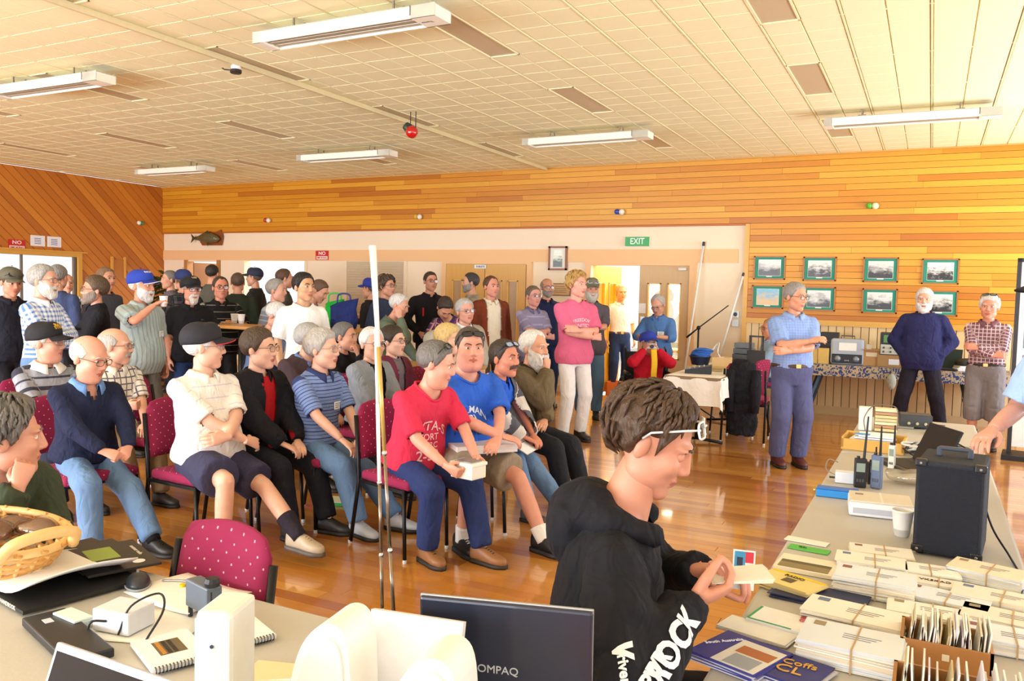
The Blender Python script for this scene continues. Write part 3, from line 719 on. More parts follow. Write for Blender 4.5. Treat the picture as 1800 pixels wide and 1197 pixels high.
# ------------------------------------------------------------------ hands (left-hand template: fingers +y, palm -z, thumb +x)
_hands = {}
def hand_geo(pose='relax', res=1):
    if (pose, res) in _hands: return _hands[(pose, res)]
    curl = {'relax': (18, 25, 20), 'flat': (6, 8, 6), 'grip': (55, 60, 35), 'fist': (80, 92, 55), 'pinch': (48, 42, 22), 'point': (30, 35, 25)}[pose]
    V = []; F = []
    def add(g):
        n = len(V); V.extend(g[0]); F.extend([tuple(i+n for i in f) for f in g[1]])
    add(tube([(0, -.035, 0), (0, 0, 0), (.002, .03, 0), (.001, .062, 0), (0, .092, -.001)], [(.026, .019), (.027, .019), (.036, .017), (.042, .0155), (.040, .012)], 14, xax=(1, 0, 0)))
    for i, (bx, L, ry) in enumerate(((.030, .072, 1), (.010, .080, 1), (-.011, .075, 1), (-.030, .059, 1))):
        p = np.array([bx, .084, -.001]); ang = 0; pts = [p-np.array([0, .02, 0]), p]; rad = [.0098, .0096]; sp = (bx/.03)*.10
        for q, (cl, fr) in enumerate(zip(curl, (.46, .30, .24))):
            c_ = cl*(1+.12*i) if pose in ('grip', 'fist', 'relax') else cl
            if pose == 'point' and i == 0: c_ = 4
            if pose == 'pinch' and i > 1: c_ = cl*1.15
            ang += c_*D2R
            p = p+L*fr*np.array([sp*math.cos(ang), math.cos(ang), -math.sin(ang)]); pts.append(p); rad.append((.0092, .0085, .0066)[q])
        add(tube(pts, rad, 8, xax=(1, 0, 0))); add(ellipsoid(pts[-1], (.0066,)*3, 8, 6))
    tb = {'flat': [(.026, .012, -.004), (.050, .040, -.010), (.062, .066, -.012), (.068, .088, -.014)], 'relax': [(.026, .012, -.006), (.046, .040, -.020), (.050, .066, -.030), (.048, .088, -.036)],
          'grip': [(.024, .012, -.010), (.040, .036, -.032), (.036, .060, -.052), (.024, .078, -.062)], 'fist': [(.026, .014, -.012), (.040, .040, -.034), (.026, .064, -.048), (.004, .074, -.050)],
          'pinch': [(.024, .012, -.010), (.042, .040, -.032), (.040, .070, -.050), (.034, .094, -.062)], 'point': [(.026, .012, -.006), (.046, .040, -.020), (.046, .066, -.032), (.036, .086, -.040)]}[pose]
    add(tube(tb, [.015, .0135, .0110, .0085], 8)); add(ellipsoid(tb[-1], (.0085,)*3, 8, 6))
    g = remesh(V, F, {0: .0072, 1: .0055, 2: .0036}[res], 2)
    _hands[(pose, res)] = g; return g

_shoe = None
def shoe_geo():
    """length along +y, ankle above the origin, sole on z=0; upper = material 0, sole = 1"""
    global _shoe
    if _shoe is None:
        ys = [-.085, -.075, -.05, -.01, .04, .09, .135, .165, .178]; w = [.018, .030, .036, .037, .040, .047, .044, .030, .012]; hh = [.075, .095, .105, .105, .085, .062, .052, .044, .032]
        V = []; F = []; n = 14
        for y, a, t in zip(ys, w, hh):
            for j in range(n):
                b = 2*PI*j/n; ca, sa = math.cos(b), math.sin(b)
                z = t*.5+math.copysign(abs(sa)**.75, sa)*t*.5*(1 if sa > 0 else 1); V.append((a*math.copysign(abs(ca)**.7, ca), y, max(z, 0)+.016))
        F = grid_faces(len(ys), n); F += [tuple(range(n))[::-1], tuple((len(ys)-1)*n+j for j in range(n))]; fm = [0]*len(F)
        k = len(V); m = 20; out = []
        for i in range(m):
            t = i/(m-1); y = -.09+t*.275; out.append((np.interp(y, ys, [x+.004 for x in w]), y))
        poly = [(-x, y) for x, y in out]+[(x, y) for x, y in out[::-1]]
        q = len(poly); V += [(x, y, 0) for x, y in poly]+[(x, y, .024) for x, y in poly]
        G = [tuple(range(k, k+q)), tuple(range(k+q, k+2*q))[::-1]]+[(k+i, k+q+i, k+q+(i+1) % q, k+(i+1) % q) for i in range(q)]
        F += G; fm += [1]*len(G)
        # laces / tongue ridge
        for c in range(4):
            y = .03+c*.017; z = np.interp(y, ys, hh)+.016; g = tube([(-.022, y, z-.010), (0, y+.004, z+.003), (.022, y, z-.010)], .0035, 5); k = len(V); V += list(g[0]); F += [tuple(i+k for i in f) for f in g[1]]; fm += [2]*len(g[1])
        _shoe = (np.array(V, float), F, fm)
    return _shoe

# ------------------------------------------------------------------ arm poses: side s=+1 right, -1 left; coordinates from the mid-shoulder point
def arm_pose(name, s, k):
    P = {'side': ((s*.245, .05, -.50), (s*.4, -1, 0), (s*.02, .1, -1), (-s, 0, 0), 'relax'),
         'back': ((s*.06, -.17, -.42), (s, -.3, 0), (-s*.8, 0, -.5), (0, -1, 0), 'relax'),
         'pocket': ((s*.185, .10, -.40), (s, -.9, 0), (-s*.3, .1, -1), (-s, 0, 0), None),
         'hip': ((s*.18, .12, -.40), (s, -.6, .1), (-s*.6, .3, -.6), (0, -1, 0), 'relax'),
         'lap': ((s*.07, .34, -.40), (s, -.5, -.3), (-s*.5, .8, -.25), (0, -.1, -1), 'relax'),
         'clasp': ((s*.085, .36, -.37), (s, -.5, -.3), (-s*.8, .5, -.2), (-s*.5, -.3, -.7), 'grip'),
         'thigh': ((s*.15, .38, -.38), (s, -.5, -.2), (0, .9, -.4), (0, -.2, -1), 'relax'),
         'hold': ((s*.10, .32, -.22), (s, -.4, -.6), (-s*.35, .9, .1), (-s, 0, .2), 'grip')}
    if name == 'crossed':
        if s > 0: return ((-.075, .245, -.275), (1, .0, -.7), (-.7, -.45, .15), (0, -1, -.2), 'relax')
        return ((.085, .225, -.205), (-1, .1, -.7), (.75, -.4, .2), (0, -.9, -.3), 'relax')
    if name == 'crossed_low':
        if s > 0: return ((-.08, .25, -.33), (1, .0, -.6), (-.7, -.4, -.1), (0, -.8, -.4), 'relax')
        return ((.085, .235, -.265), (-1, .1, -.6), (.75, -.4, .1), (0, -.9, -.2), 'relax')
    if name == 'chin': return ((s*.05, .25, -.08), (s*.35, .3, -1), (-s*.25, -.25, .9), (-s*.4, -1, 0), 'grip')
    if name == 'cheek': return ((s*.085, .17, -.04), (s*.4, .35, -1), (s*.1, -.15, 1), (-s, -.3, 0), 'relax')
    if name == 'cup': return ((s*.075, .27, -.05), (s, .2, -.8), (-s*.8, .35, .3), (-s*.4, .2, -.8), 'grip')
    if name == 'plate': return ((s*.10, .32, -.20), (s, -.3, -.8), (-s*.5, .85, .1), (0, 0, 1), 'relax')
    if name == 'camera': return ((s*.065, .26, .07), (s, .2, -1), (-s*.3, .3, .9), (-s, .1, 0), 'grip')
    return P[name]
def ik(a, b, la, lb, hint):
    d = b-a; L = np.linalg.norm(d); Lm = (la+lb)*.985
    if L > Lm: b = a+d/L*Lm; d = b-a; L = Lm
    L = max(L, abs(la-lb)+.02); u = d/np.linalg.norm(d); x = (la*la-lb*lb+L*L)/(2*L); hgt = math.sqrt(max(0, la*la-x*x))
    h = np.asarray(hint, float); h = h-u*(h@u); h /= np.linalg.norm(h)+1e-9
    return a+u*x+h*hgt, b

def rotx(v, a):
    c, s_ = math.cos(a), math.sin(a); return np.array([v[0], v[1]*c-v[2]*s_, v[1]*s_+v[2]*c])
PEOPLE = {}
def person(key, label, px, py, d, yaw=30, hyaw=None, pose='stand', res=0, lean=0., hpitch=0., arms=('side', 'side'), s=None, skin='d9a184', hs=1.08,
           hair=('short', '777777', .012), beard=None, must=None, cap=None, glasses=None, shades=None, belly=.0, wide=1., top=None, jacket=None, leg=None,
           shoe='2a2320', sock=None, head=None, ankle=None, knee=None, collar=None, belt=None, badge=None, heading=None, hroll=0., prints=(), group=None, vneck=None,
           seat=.445, hoodc=None, z=None, fit=1., ashift=(0, 0, 0), wrist=None):
    res_v = {0: .0175, 1: .0135, 2: .0095}[res]
    Wp = atd(px, py, d) if z is None else None
    if z is not None: Wp = atz(px, py, z)
    v = np.array([Wp[0], Wp[1]]); v = v/np.linalg.norm(v); rt = np.array([v[1], -v[0]])
    def head_ang(yw): w = -v*math.cos(yw*D2R)+rt*math.sin(yw*D2R); return math.atan2(w[1], w[0])
    hb = heading*D2R if heading is not None else head_ang(yaw)
    hh = head_ang(yaw if hyaw is None else hyaw) if (hyaw is not None or heading is None) else hb
    rel = (hh-hb+PI) % (2*PI)-PI                          # head turn relative to the body, anticlockwise +
    rel = max(-1.35, min(1.35, rel))
    sit = pose == 'sit'
    if sit and res < 2: wide *= 1.09
    hipz = (seat+.095) if sit else .93
    TL = .56 if not sit else .545
    def spine(sc, hz):
        pts = [np.array([0, 0., hz])]; n = 8
        for i in range(n):
            a = lean*D2R*(.55+.75*i/n); pts.append(pts[-1]+np.array([0, math.sin(a), math.cos(a)])*TL*sc/n)
        return pts
    def headpos(sc, hz):
        p = spine(sc, hz); a = lean*D2R*1.2; q = a*.45+hpitch*D2R*.35
        return p, p[-1]+np.array([0, math.sin(q)+.20, math.cos(q)])*.135*sc+np.array([0, .0, .012])
    if s is None:
        s = 1.
        for _ in range(12):
            hz = hipz if sit else .93*s
            hp = headpos(s, hz)[1][2]; s = s*((Wp[2]-(hz if sit else 0))/(hp-(hz if sit else 0)))
        s = max(.80, min(1.16, s))
    hz = hipz if sit else .93*s
    sp, hc = headpos(s, hz)
    drop = Wp[2]-hc[2]
    rz = hb-PI/2; cz, sz = math.cos(rz), math.sin(rz)
    root = np.array([Wp[0]-(hc[0]*cz-hc[1]*sz), Wp[1]-(hc[0]*sz+hc[1]*cz), 0.])
    T = thing('person', label, 'person', root, rz, group)
    PEOPLE[key] = dict(root=root, rz=rz, s=s, sit=sit, drop=drop, head=hc, obj=T)
    sp = np.array(sp); X = np.array([1., 0, 0])
    # ---- skeleton
    mid = sp[6]*.6+sp[7]*.4
    sw = .178*s*wide
    def sd(x): return -1 if x == 0 else 1
    shoulders = {q: mid+np.array([q*sw, -.005, .015*s]) for q in (-1, 1)}
    hips = {q: np.array([q*.092*s, 0, hz-.02]) for q in (-1, 1)}
    armj = {}; hand = {}
    la, lb = .285*s, .255*s
    for q, ap in ((1, arms[0]), (-1, arms[1])):
        w, hint, fd, pdv, hpz = arm_pose(ap, q, None) if isinstance(ap, str) else ap
        Wt = mid+np.array(w, float)*s+np.array(ashift)
        if q in (wrist or {}):
            ww = np.asarray(wrist[q], float)-root; Wt = np.array([ww[0]*cz+ww[1]*sz, -ww[0]*sz+ww[1]*cz, ww[2]])
        if isinstance(ap, str):
            Wt[1] += (belly*1.5 if ap in ('crossed', 'crossed_low', 'lap', 'clasp', 'hold') else 0)
            if ap in ('chin', 'cheek', 'camera', 'cup'):
                Wt = hc+np.array([w[0], w[1]-.06, w[2]-.10])*1.0 if ap != 'cup' else hc+np.array([w[0], w[1]-.02, w[2]-.11])
                if ap == 'camera': Wt = hc+np.array([q*.075, .20, -.06])
                if ap == 'cheek': Wt = hc+np.array([q*.095, .035, -.13])
                if ap == 'chin': Wt = hc+np.array([q*.03, .125, -.155])
        el, wr = ik(shoulders[q], Wt, la, lb, hint); armj[q] = (shoulders[q], el, wr)
        f_ = _n(fd) if fd is not None else _n(wr-el); f_ = _n(.65*f_+.35*_n(wr-el)); hand[q] = (f_, np.asarray(pdv, float), hpz)
    legj = {}
    for q, i in ((1, 0), (-1, 1)):
        if ankle is not None: A = np.array(ankle[i], float)
        elif sit: A = np.array([q*.12*s, .44, .085])
        else: A = np.array([q*.105*s, -.01, .085*s])
        kh = (q*.25, 1, .35) if sit else (q*.1, 1, 0)
        if knee is not None: kh = knee[i]
        k_, A = ik(hips[q], A, .425*s, .415*s, kh); legj[q] = (hips[q], k_, A)
    # ---- shapes
    TS = np.array([(-.22, .150, .100, 0), (-.10, .168, .118, 0), (.0, .172, .122, 0), (.16, .158, .112, .004), (.32, .156, .110, .008), (.5, .168, .116, .008), (.68, .176, .116, .004), (.80, .172, .106, -.004), (.89, .140, .088, -.010), (.96, .085, .068, -.012), (1.03, .058, .058, -.006)])
    def torso(infl, t0, t1, n=22, flare=0.):
        ts = np.linspace(t0, t1, 18); pts = []; rr = []
        idx = np.linspace(0, 1, len(sp))
        for t in ts:
            b = math.exp(-((t-.18)/.24)**2)*belly*1.05
            hw = (np.interp(t, TS[:, 0], TS[:, 1])*(wide**.8)+b*.55)*s+infl; hd = (np.interp(t, TS[:, 0], TS[:, 2])+b*.62)*s+infl
            fl_ = flare*min(1, max(0, (.22-t)/.2)); hw += fl_; hd += fl_*.8
            c = np.array([np.interp(t, idx, sp[:, k]) for k in range(3)])
            if t < 0: c = sp[0]+np.array([0, 0, t*TL*s])
            if t > 1: c = sp[-1]+(sp[-1]-sp[-2])/np.linalg.norm(sp[-1]-sp[-2])*(t-1)*TL*s
            c = c+np.array([0, np.interp(t, TS[:, 0], TS[:, 3])*s+b*.52*s, 0]); pts.append(c); rr.append((hw, hd))
        return tube(pts, rr, n, xax=(1, 0, 0), power=2.35)
    def seg(a, b, fr0, fr1, r0, r1, n=10, bulge=0.):
        ts = np.linspace(fr0, fr1, 5); return tube([a+(b-a)*t for t in ts], [r0+(r1-r0)*(t-fr0)/(fr1-fr0+1e-9)+bulge*math.sin(PI*(t-fr0)/(fr1-fr0+1e-9)) for t in ts], n)
    class Geo:
        def __init__(g): g.V = []; g.F = []
        def add(g, vf): n = len(g.V); g.V.extend(vf[0]); g.F.extend([tuple(i+n for i in f) for f in vf[1]])
        def ball(g, c, r): g.add(ellipsoid(c, (r, r, r), 12, 8))
    def bones():
        B = [(sp[0], sp[-1], 0)]
        for q in (-1, 1): B += [(armj[q][0], armj[q][1], 1), (armj[q][1], armj[q][2], 2), (legj[q][0], legj[q][1], 3), (legj[q][1], legj[q][2], 4)]
        return B
    def pattern_coords(V, which):
        best = np.full(len(V), 1e9); out = np.zeros((len(V), 3)); rads = {0: .13*s, 1: .05*s, 2: .04*s, 3: .08*s, 4: .055*s}
        for a, b, t in bones():
            if t not in which: continue
            ab = b-a; L = np.linalg.norm(ab); u = ab/L; rel_ = V-a; tt = np.clip(rel_@u, 0 if t else -.3, L+.05); pr = a+tt[:, None]*u; dist = np.linalg.norm(V-pr, axis=1)-rads[t]
            if t == 0: dist = np.linalg.norm((V-pr)*np.array([.75, 1, 1]), axis=1)-rads[t]
            x = X-u*(X@u); x = x/(np.linalg.norm(x)+1e-9) if np.linalg.norm(x) > .2 else _n(np.cross(u, [0, 1, 0])); y_ = np.cross(u, x); off = V-pr
            ang = np.arctan2(off@x, off@y_)
            uu = (off@x) if t == 0 else ang*rads[t]; vv = tt if t in (0,) else L*0+tt+(0 if t in (1, 3) else .3)
            mk = dist < best; best[mk] = dist[mk]; out[mk, 0] = uu[mk]; out[mk, 1] = vv[mk]; out[mk, 2] = t
        return out
    top = top or {}
    slv = top.get('sleeve', 'short'); lng = leg or {}
    # ---- body: one continuous skin surface, head and hands joined to it
    g = Geo(); g.add(torso(-.012, -.12, 1.0, 18))
    nk0 = sp[-1]-(sp[-1]-sp[-2])*.6; nk1 = hc+np.array([0, -.015, -.05*hs]); fatn = (head or {}).get('fat', 0)
    g.add(tube([nk0, nk0*.5+nk1*.5+np.array([0, -.004, 0]), nk1], [.066*s+fatn*.5, .057*s+fatn*.7, .054*hs+fatn*.6], 14))
    for q in (-1, 1):
        a, e, w = armj[q]; g.add(seg(sp[-1]-np.array([0, 0, .05*s]), a, .1, 1, .05*s, .05*s)); g.ball(a, .053*s); g.add(seg(a, e, 0, 1, .050*s, .041*s, bulge=.004)); g.ball(e, .040*s); g.add(seg(e, w, 0, 1, .041*s, .027*s, bulge=.005*s))
        h0, k_, A = legj[q]; g.add(seg(h0, k_, 0, 1, .080*s, .055*s)); g.ball(k_, .054*s); g.add(seg(k_, A, 0, 1, .054*s, .036*s, bulge=.009*s))
    BV, BF = remesh(g.V, g.F, {0: .021, 1: .0165, 2: .010}[res], 3)
    V = [BV]; F = list(BF); fm = [0]*len(BF); off = len(BV)
    hd = dict(head or {})
    # head matrix
    HR = Matrix.Rotation(rel, 3, 'Z')@Matrix.Rotation(-hpitch*D2R, 3, 'X')@Matrix.Rotation(hroll*D2R, 3, 'Y')
    HRn = np.array(HR)
    def H2L(P): return (np.asarray(P)*hs)@HRn.T+hc
    na, ne = {0: (30, 26), 1: (44, 38), 2: (84, 72)}[res]
    uu = np.linspace(0, 1, na, endpoint=False); aa = 2*PI*uu-.5*np.sin(2*PI*uu); ee = np.linspace(-80, 88, ne)
    ee = ee-14*np.sin((ee+20)/100*PI)*.6; ee = np.sort(ee)*D2R
    A_ = np.repeat(aa[None], ne, 0).ravel(); E_ = np.repeat(ee[:, None], na, 1).ravel(); Dd = dirs(A_, E_); hp_ = Dd*(head_exact if res == 2 else head_r)(Dd, hd)[:, None]
    hf = grid_faces(ne, na)+[tuple(range((ne-1)*na, ne*na)), tuple(range(na))[::-1]]
    ctr = np.concatenate([hp_[np.array(hf[:-2])].mean(1), hp_[list(hf[-2])].mean(0)[None], hp_[list(hf[-1])].mean(0)[None]])
    lip = (_el(ctr*np.array([1, 1, 1]), (0, .086, -.0625), (.024, .016, .0125)) < 0)
    hfm = np.where(lip, 3, 0)
    def addp(P, Fx, m):
        nonlocal off
        V.append(H2L(P)); F.extend([tuple(i+off for i in f) for f in Fx]); fm.extend(list(m) if not np.isscalar(m) else [m]*len(Fx)); off += len(P)
    addp(hp_, hf, hfm)
    for q in (-1, 1):
        ev, ef = ellipsoid((0, 0, 0), (.0125, .0125, .0125), 12 if res else 8, 8 if res else 6); ev = np.array(ev); c = np.array([q*.031, .0705, .006])
        cen = np.array([ev[list(f)].mean(0) for f in ef]); iris = (cen[:, 1] > .0098)
        addp(ev+c, ef, np.where(iris, 2, 1))
        lv, lf = ellipsoid((0, 0, 0), (.0142, .0142, .0142), 12, 8); lv = np.array(lv); lc = np.array([lv[list(f)].mean(0) for f in lf])
        op = hd.get('eye', .0035)
        lf = [f for f, c_ in zip(lf, lc) if c_[2]-.25*(c_[1]-.008) > op or c_[2] < -.0075]; addp(lv+c, lf, 0)
        ev, ef = ellipsoid((0, 0, 0), (.0085, .017, .030), 10, 8); ev = np.array(ev); ev[:, 1] -= ev[:, 2]*.25*-1*.5; ev[:, 0] += .35*np.abs(ev[:, 1])*-.2
        R_ = np.array(Matrix.Rotation(q*22*D2R, 3, 'Z')); addp((ev@R_.T)*np.array([1, 1, 1])+np.array([q*.0775, -.012, -.004]), ef, 0)
        bp = [np.array([q*x, 0, z_]) for x, z_ in ((.013, .0245), (.026, .0295), (.040, .0285), (.050, .022))]
        bp = [np.array([p[0], 0, p[2]]) for p in bp]; dd_ = np.array([_n((p[0], .09 if abs(p[0]) < .04 else .078, p[2])) for p in bp]); bp = dd_*(head_r(dd_, hd)+.0006)[:, None]
        bv, bf = tube(bp, [(.003, .0035), (.0036, .0042), (.0032, .0036), (.0018, .002)], 6); addp(np.array(bv), bf, 4)
    # hands
    for q in (-1, 1):
        f_, pd_, hpz = hand[q]
        if hpz is None: continue
        hv, hfc = hand_geo(hpz, res); hv = hv*np.array([q*-1, 1, 1])*(.98*s)
        z_ = -pd_; z_ = z_-f_*(z_@f_); z_ = _n(z_); x_ = np.cross(f_, z_); Mx = np.stack([x_, f_, z_], 1)
        V.append(hv@Mx.T+armj[q][2]+f_*.012); F.extend([tuple(i+off for i in (f if q < 0 else f[::-1])) for f in hfc]); fm.extend([0]*len(hfc)); off += len(hv)
    hc_ = hair[1] if hair else '8a8078'
    browc = hd.get('brow', hc_)
    body = mesh_obj('body', np.concatenate(V), F, [skin_mat(skin), mat('f0ece4', .3), mat(hd.get('iris', '3a3028'), .2), mat(hd.get('lip', 'b86a5c'), .45), hair_mat(browc)], T, fm)
    P_ = PEOPLE[key]; P_.update(H2L=H2L, arm=armj, handdir=hand, leg=legj, spine=sp, mid=mid)
    # ---- garments
    def garment(name, spec, infl, which, child=T, vn=None, open_=None, hem=-.16, neckcut=True):
        g = Geo(); sv = spec.get('sleeve', 'short'); e_ = infl
        lo = -.17 if not sit else -.02
        if belt or spec.get('tuck'): lo = .04
        lo = spec.get('hem', lo)
        g.add(torso(.012+e_, lo, .985 if not spec.get('high') else 1.02, 26, 0. if lo > .03 else .024))
        for q in (-1, 1):
            a, e, w = armj[q]
            g.add(seg(sp[-1]-np.array([0, 0, .045*s]), a, .05, 1, .052*s+e_, .056*s+e_)); g.ball(a, .062*s+e_)
            lw = spec.get('loose', .012)
            if sv == 'none': continue
            if sv == 'short': g.add(seg(a, e, 0, .62, .060*s+e_+lw*.6, .060*s+e_+lw*1.5))
            elif sv == 'elbow': g.add(seg(a, e, 0, .90, .060*s+e_+lw*.6, .056*s+e_+lw*1.2))
            elif sv == 'roll': g.add(seg(a, e, 0, 1, .060*s+e_+lw*.5, .050*s+e_+lw)); g.ball(e, .050*s+e_+lw); g.add(seg(e, w, 0, .30, .050*s+e_+lw, .048*s+e_+lw))
            else:
                g.add(seg(a, e, 0, 1, .060*s+e_+lw*.5, .049*s+e_+lw)); g.ball(e, .049*s+e_+lw); g.add(seg(e, w, 0, 1.0 if sv == 'long' else .9, .049*s+e_+lw, .034*s+e_+lw*.5))
        Vg, Fg = remesh(g.V, g.F, res_v, 3, spec.get('folds', .016), .09)
        # clean openings: neckline, front opening, sleeve ends
        c = Vg[np.array(Fg)].mean(1) if all(len(f) == 4 for f in Fg) else np.array([Vg[f].mean(0) for f in Fg]); keep = np.ones(len(Fg), bool)
        u = _n(sp[-1]-sp[-3]); relc = c-sp[-1]; hgt = relc@u; rad = np.linalg.norm(relc-hgt[:, None]*u, axis=1); front = (c[:, 1]-np.interp(c[:, 2], sp[:, 2], sp[:, 1])) > 0.0
        ncut = spec.get('neck', .072)*s
        if neckcut: keep &= ~((rad < ncut+.010+fatn*.4) & (hgt > -.075*s))
        vnn = spec.get('v', 0.)
        if vnn: keep &= ~(front & (np.abs(c[:, 0]) < (hgt+vnn)*.55) & (hgt > -vnn))
        if open_: keep &= ~(front & (np.abs(c[:, 0]) < open_[0]+open_[1]*np.clip((hgt+.5)/.5, 0, 1)) & (np.abs(c[:, 0]) < .2*s) & (hgt < .05))
        for q in (-1, 1):
            a, e, w = armj[q]
            if sv in ('short', 'elbow'):
                fr = .62 if sv == 'short' else .90; u2 = _n(e-a); tt = (c-a)@u2; dd = np.linalg.norm(c-a-tt[:, None]*u2, axis=1); keep &= ~((tt > fr*la-.008) & (dd < .050*s+e_) & (tt < la))
        Fk = [f for f, k in zip(Fg, keep) if k]
        used = np.unique(np.concatenate([np.array(f) for f in Fk])); mp = -np.ones(len(Vg), int); mp[used] = np.arange(len(used)); Vk = Vg[used]; Fk = [[int(mp[i]) for i in f] for f in Fk]
        pcs = pattern_coords(Vk, which); o = mesh_obj(name, Vk, Fk, spec['m'], child, pc=pcs); garment.front = [f for f in Fk if all(pcs[i, 2] == 0 for i in f)]
        if neckcut and not collar and not spec.get('high') and not spec.get('open') and spec.get('v', 0) < .06 and not hoodc:
            # ribbed band along the neckline
            ec = {}
            for f in Fk:
                for i in range(len(f)):
                    e_k = (min(f[i], f[(i+1) % len(f)]), max(f[i], f[(i+1) % len(f)])); ec[e_k] = ec.get(e_k, 0)+1
            bvx = np.array(sorted({i for e_k, n_ in ec.items() if n_ == 1 for i in e_k}), int)
            if len(bvx):
                B_ = Vk[bvx]; rl = B_-sp[-1]; hg = rl@u; rd = np.linalg.norm(rl-hg[:, None]*u, axis=1); ok = (rd < .16*s) & (hg > -.16*s); B_ = B_[ok]
                if len(B_) > 12:
                    cen = B_.mean(0); an = np.arctan2(B_[:, 0]-cen[0], B_[:, 1]-cen[1]); nb_ = 24; ring = []
                    for kk in range(nb_):
                        t0 = -PI+2*PI*kk/nb_; wgt = np.exp(-(((an-t0+PI) % (2*PI)-PI)/.30)**2)+1e-9; ring.append((B_*wgt[:, None]).sum(0)/wgt.sum())
                    ring = np.array(ring); ring = cen+(ring-cen)*1.04
                    mesh_obj('neckband', *tube(ring, .0085, 7, closed=True), spec['m'], T, pc=[(0, .03, 0)]*(nb_*7))
        return o, Vk, Fk
    nm = top.get('name', 'shirt')
    shirt, SV, SF = garment(nm, top, 0., (0, 1, 2))
    if jacket:
        o, JV, JF = garment(jacket.get('name', 'jacket'), jacket, .016, (0, 1, 2), open_=jacket.get('open'))
        if not jacket.get('open'): SV, SF = JV, JF
    bvh = BVHTree.FromPolygons([tuple(v_) for v_ in SV], garment.front if (not jacket or not jacket.get('open')) else SF)
    def front_pt(x, zz, yb=.6):
        h_ = bvh.ray_cast(Vector((x, yb, zz)), Vector((0, -1, 0)))
        return (np.array(h_[0]), np.array(h_[1])) if h_[0] is not None else None
    P_['front'] = front_pt
    # trousers / shorts
    g = Geo(); kind = lng.get('kind', 'long'); lw = lng.get('loose', .022)
    tuck_ = belt or top.get('tuck'); g.add(torso(.016 if tuck_ else .0, -.24 if not sit else -.17, .11, 22))
    for q in (-1, 1):
        h0, k_, A = legj[q]
        if kind == 'long': g.add(seg(h0, k_, .0, 1, .080*s+lw*.7, .064*s+lw)); g.ball(k_, .064*s+lw); g.add(seg(k_, A, 0, .97, .062*s+lw, .048*s+lw))
        elif kind == 'knee': g.add(seg(h0, k_, -.05, 1, .090*s+lw*.8, .070*s+lw)); g.add(seg(k_, A, -.02, .35, .070*s+lw, .066*s+lw))
        else: g.add(seg(h0, k_, -.05, .86, .092*s+lw, .078*s+lw*1.6))
        g.ball(h0, .086*s)
    Vg, Fg = remesh(g.V, g.F, {0: .0205, 1: .0155, 2: .012}[res], 3, .014, .11)
    mesh_obj('trousers' if kind == 'long' else 'shorts', Vg, Fg, lng.get('m', fab('30343e')), T, pc=pattern_coords(Vg, (3, 4)))
    if belt:
        c = sp[0]+(sp[1]-sp[0])*.75; b = math.exp(-((.1-.18)/.24)**2)*belly*1.05
        ring = [(c[0]+((.166*wide**.8+b*.55)*s+.016)*math.cos(t), c[1]+b*.5*s+((.116+b*.62)*s+.016)*math.sin(t), c[2]) for t in np.linspace(0, 2*PI, 28, endpoint=False)]
        bo = mesh_obj('belt', *tube(ring, [(.018, .005)]*28, 6, closed=True, xax=(0, 0, 1)), mat(belt, .5), T)
        MB().box(-.024, .024, ring[7][1]+.001, ring[7][1]+.010, c[2]-.02, c[2]+.02, b=.004).build('buckle', mat('c8b070', .3, 1.), bo)
    # shoes and socks
    sv, sf, sfm = shoe_geo()
    for q in (-1, 1):
        h0, k_, A = legj[q]; kd = A-k_
        tp = 0.
        fw = np.array([.0, 1., 0]) if not sit else np.array([q*.15, 1, 0]);
        if lng.get('toes'): fw = np.array(lng['toes'][0 if q > 0 else 1], float)
        fw = fw/np.linalg.norm(fw); up = np.array([0, 0, 1.]); up = up-fw*(up@fw); up = _n(up); xx = np.cross(fw, up); Mx = np.stack([xx, fw, up], 1)
        pos = A-up*.085*(s if not sit else 1.)
        mesh_obj('shoe', (sv*(1.02*s))@Mx.T+pos, sf, [mat(shoe, .5), mat(lng.get('sole', '1c1a18'), .6), mat(lng.get('lace', shoe), .7)], T, sfm)
        if sock:
            ts_ = np.linspace(sock[1], 1.04, 7); mesh_obj('sock', *tube([k_+(A-k_)*t for t in ts_], [(.054-.018*t+.009*math.sin(PI*min(t, 1)))*s+.008 for t in ts_], 14), fab(sock[0]), T)
    # collar
    if collar:
        nb = 30; rows = []
        u = _n(sp[-1]-sp[-3]); x_ = X; y_ = np.cross(u, x_); gap = collar.get('gap', 16)*D2R
        th = np.linspace(gap, 2*PI-gap, nb); cn = sp[-1]-u*.012*s
        rn = .070*s+fatn*.5
        prof = [(.000, -.03), (.001, .016), (.006, .021), (.019, .003), (.031+collar.get('wide', 0), -.024)]
        for r_, z_ in prof:
            for t in th:
                fr = max(0, math.cos(t)); pt = -.020*math.exp(-((min(t, 2*PI-t)-gap)/.35)**2)*(r_ > .02)*(1+collar.get('pt', 0))
                slope = -.030*fr
                ctr_ = cn+np.array([0, .004, 0]); rad_ = rn+r_
                rows.append(ctr_+x_*math.sin(t)*rad_*1.10-y_*0+np.cross(x_, u)*-math.cos(t)*rad_*1.05+u*(z_+slope+pt))
        Fc = []
        for i in range(len(prof)-1):
            for j in range(nb-1): Fc.append((i*nb+j, i*nb+j+1, (i+1)*nb+j+1, (i+1)*nb+j))
        co = mesh_obj('collar', rows, Fc, collar['m'], T, pc=[(0, .02, 0)]*len(rows))
        md = co.modifiers.new('thick', 'SOLIDIFY'); md.thickness = .003; md.offset = 0
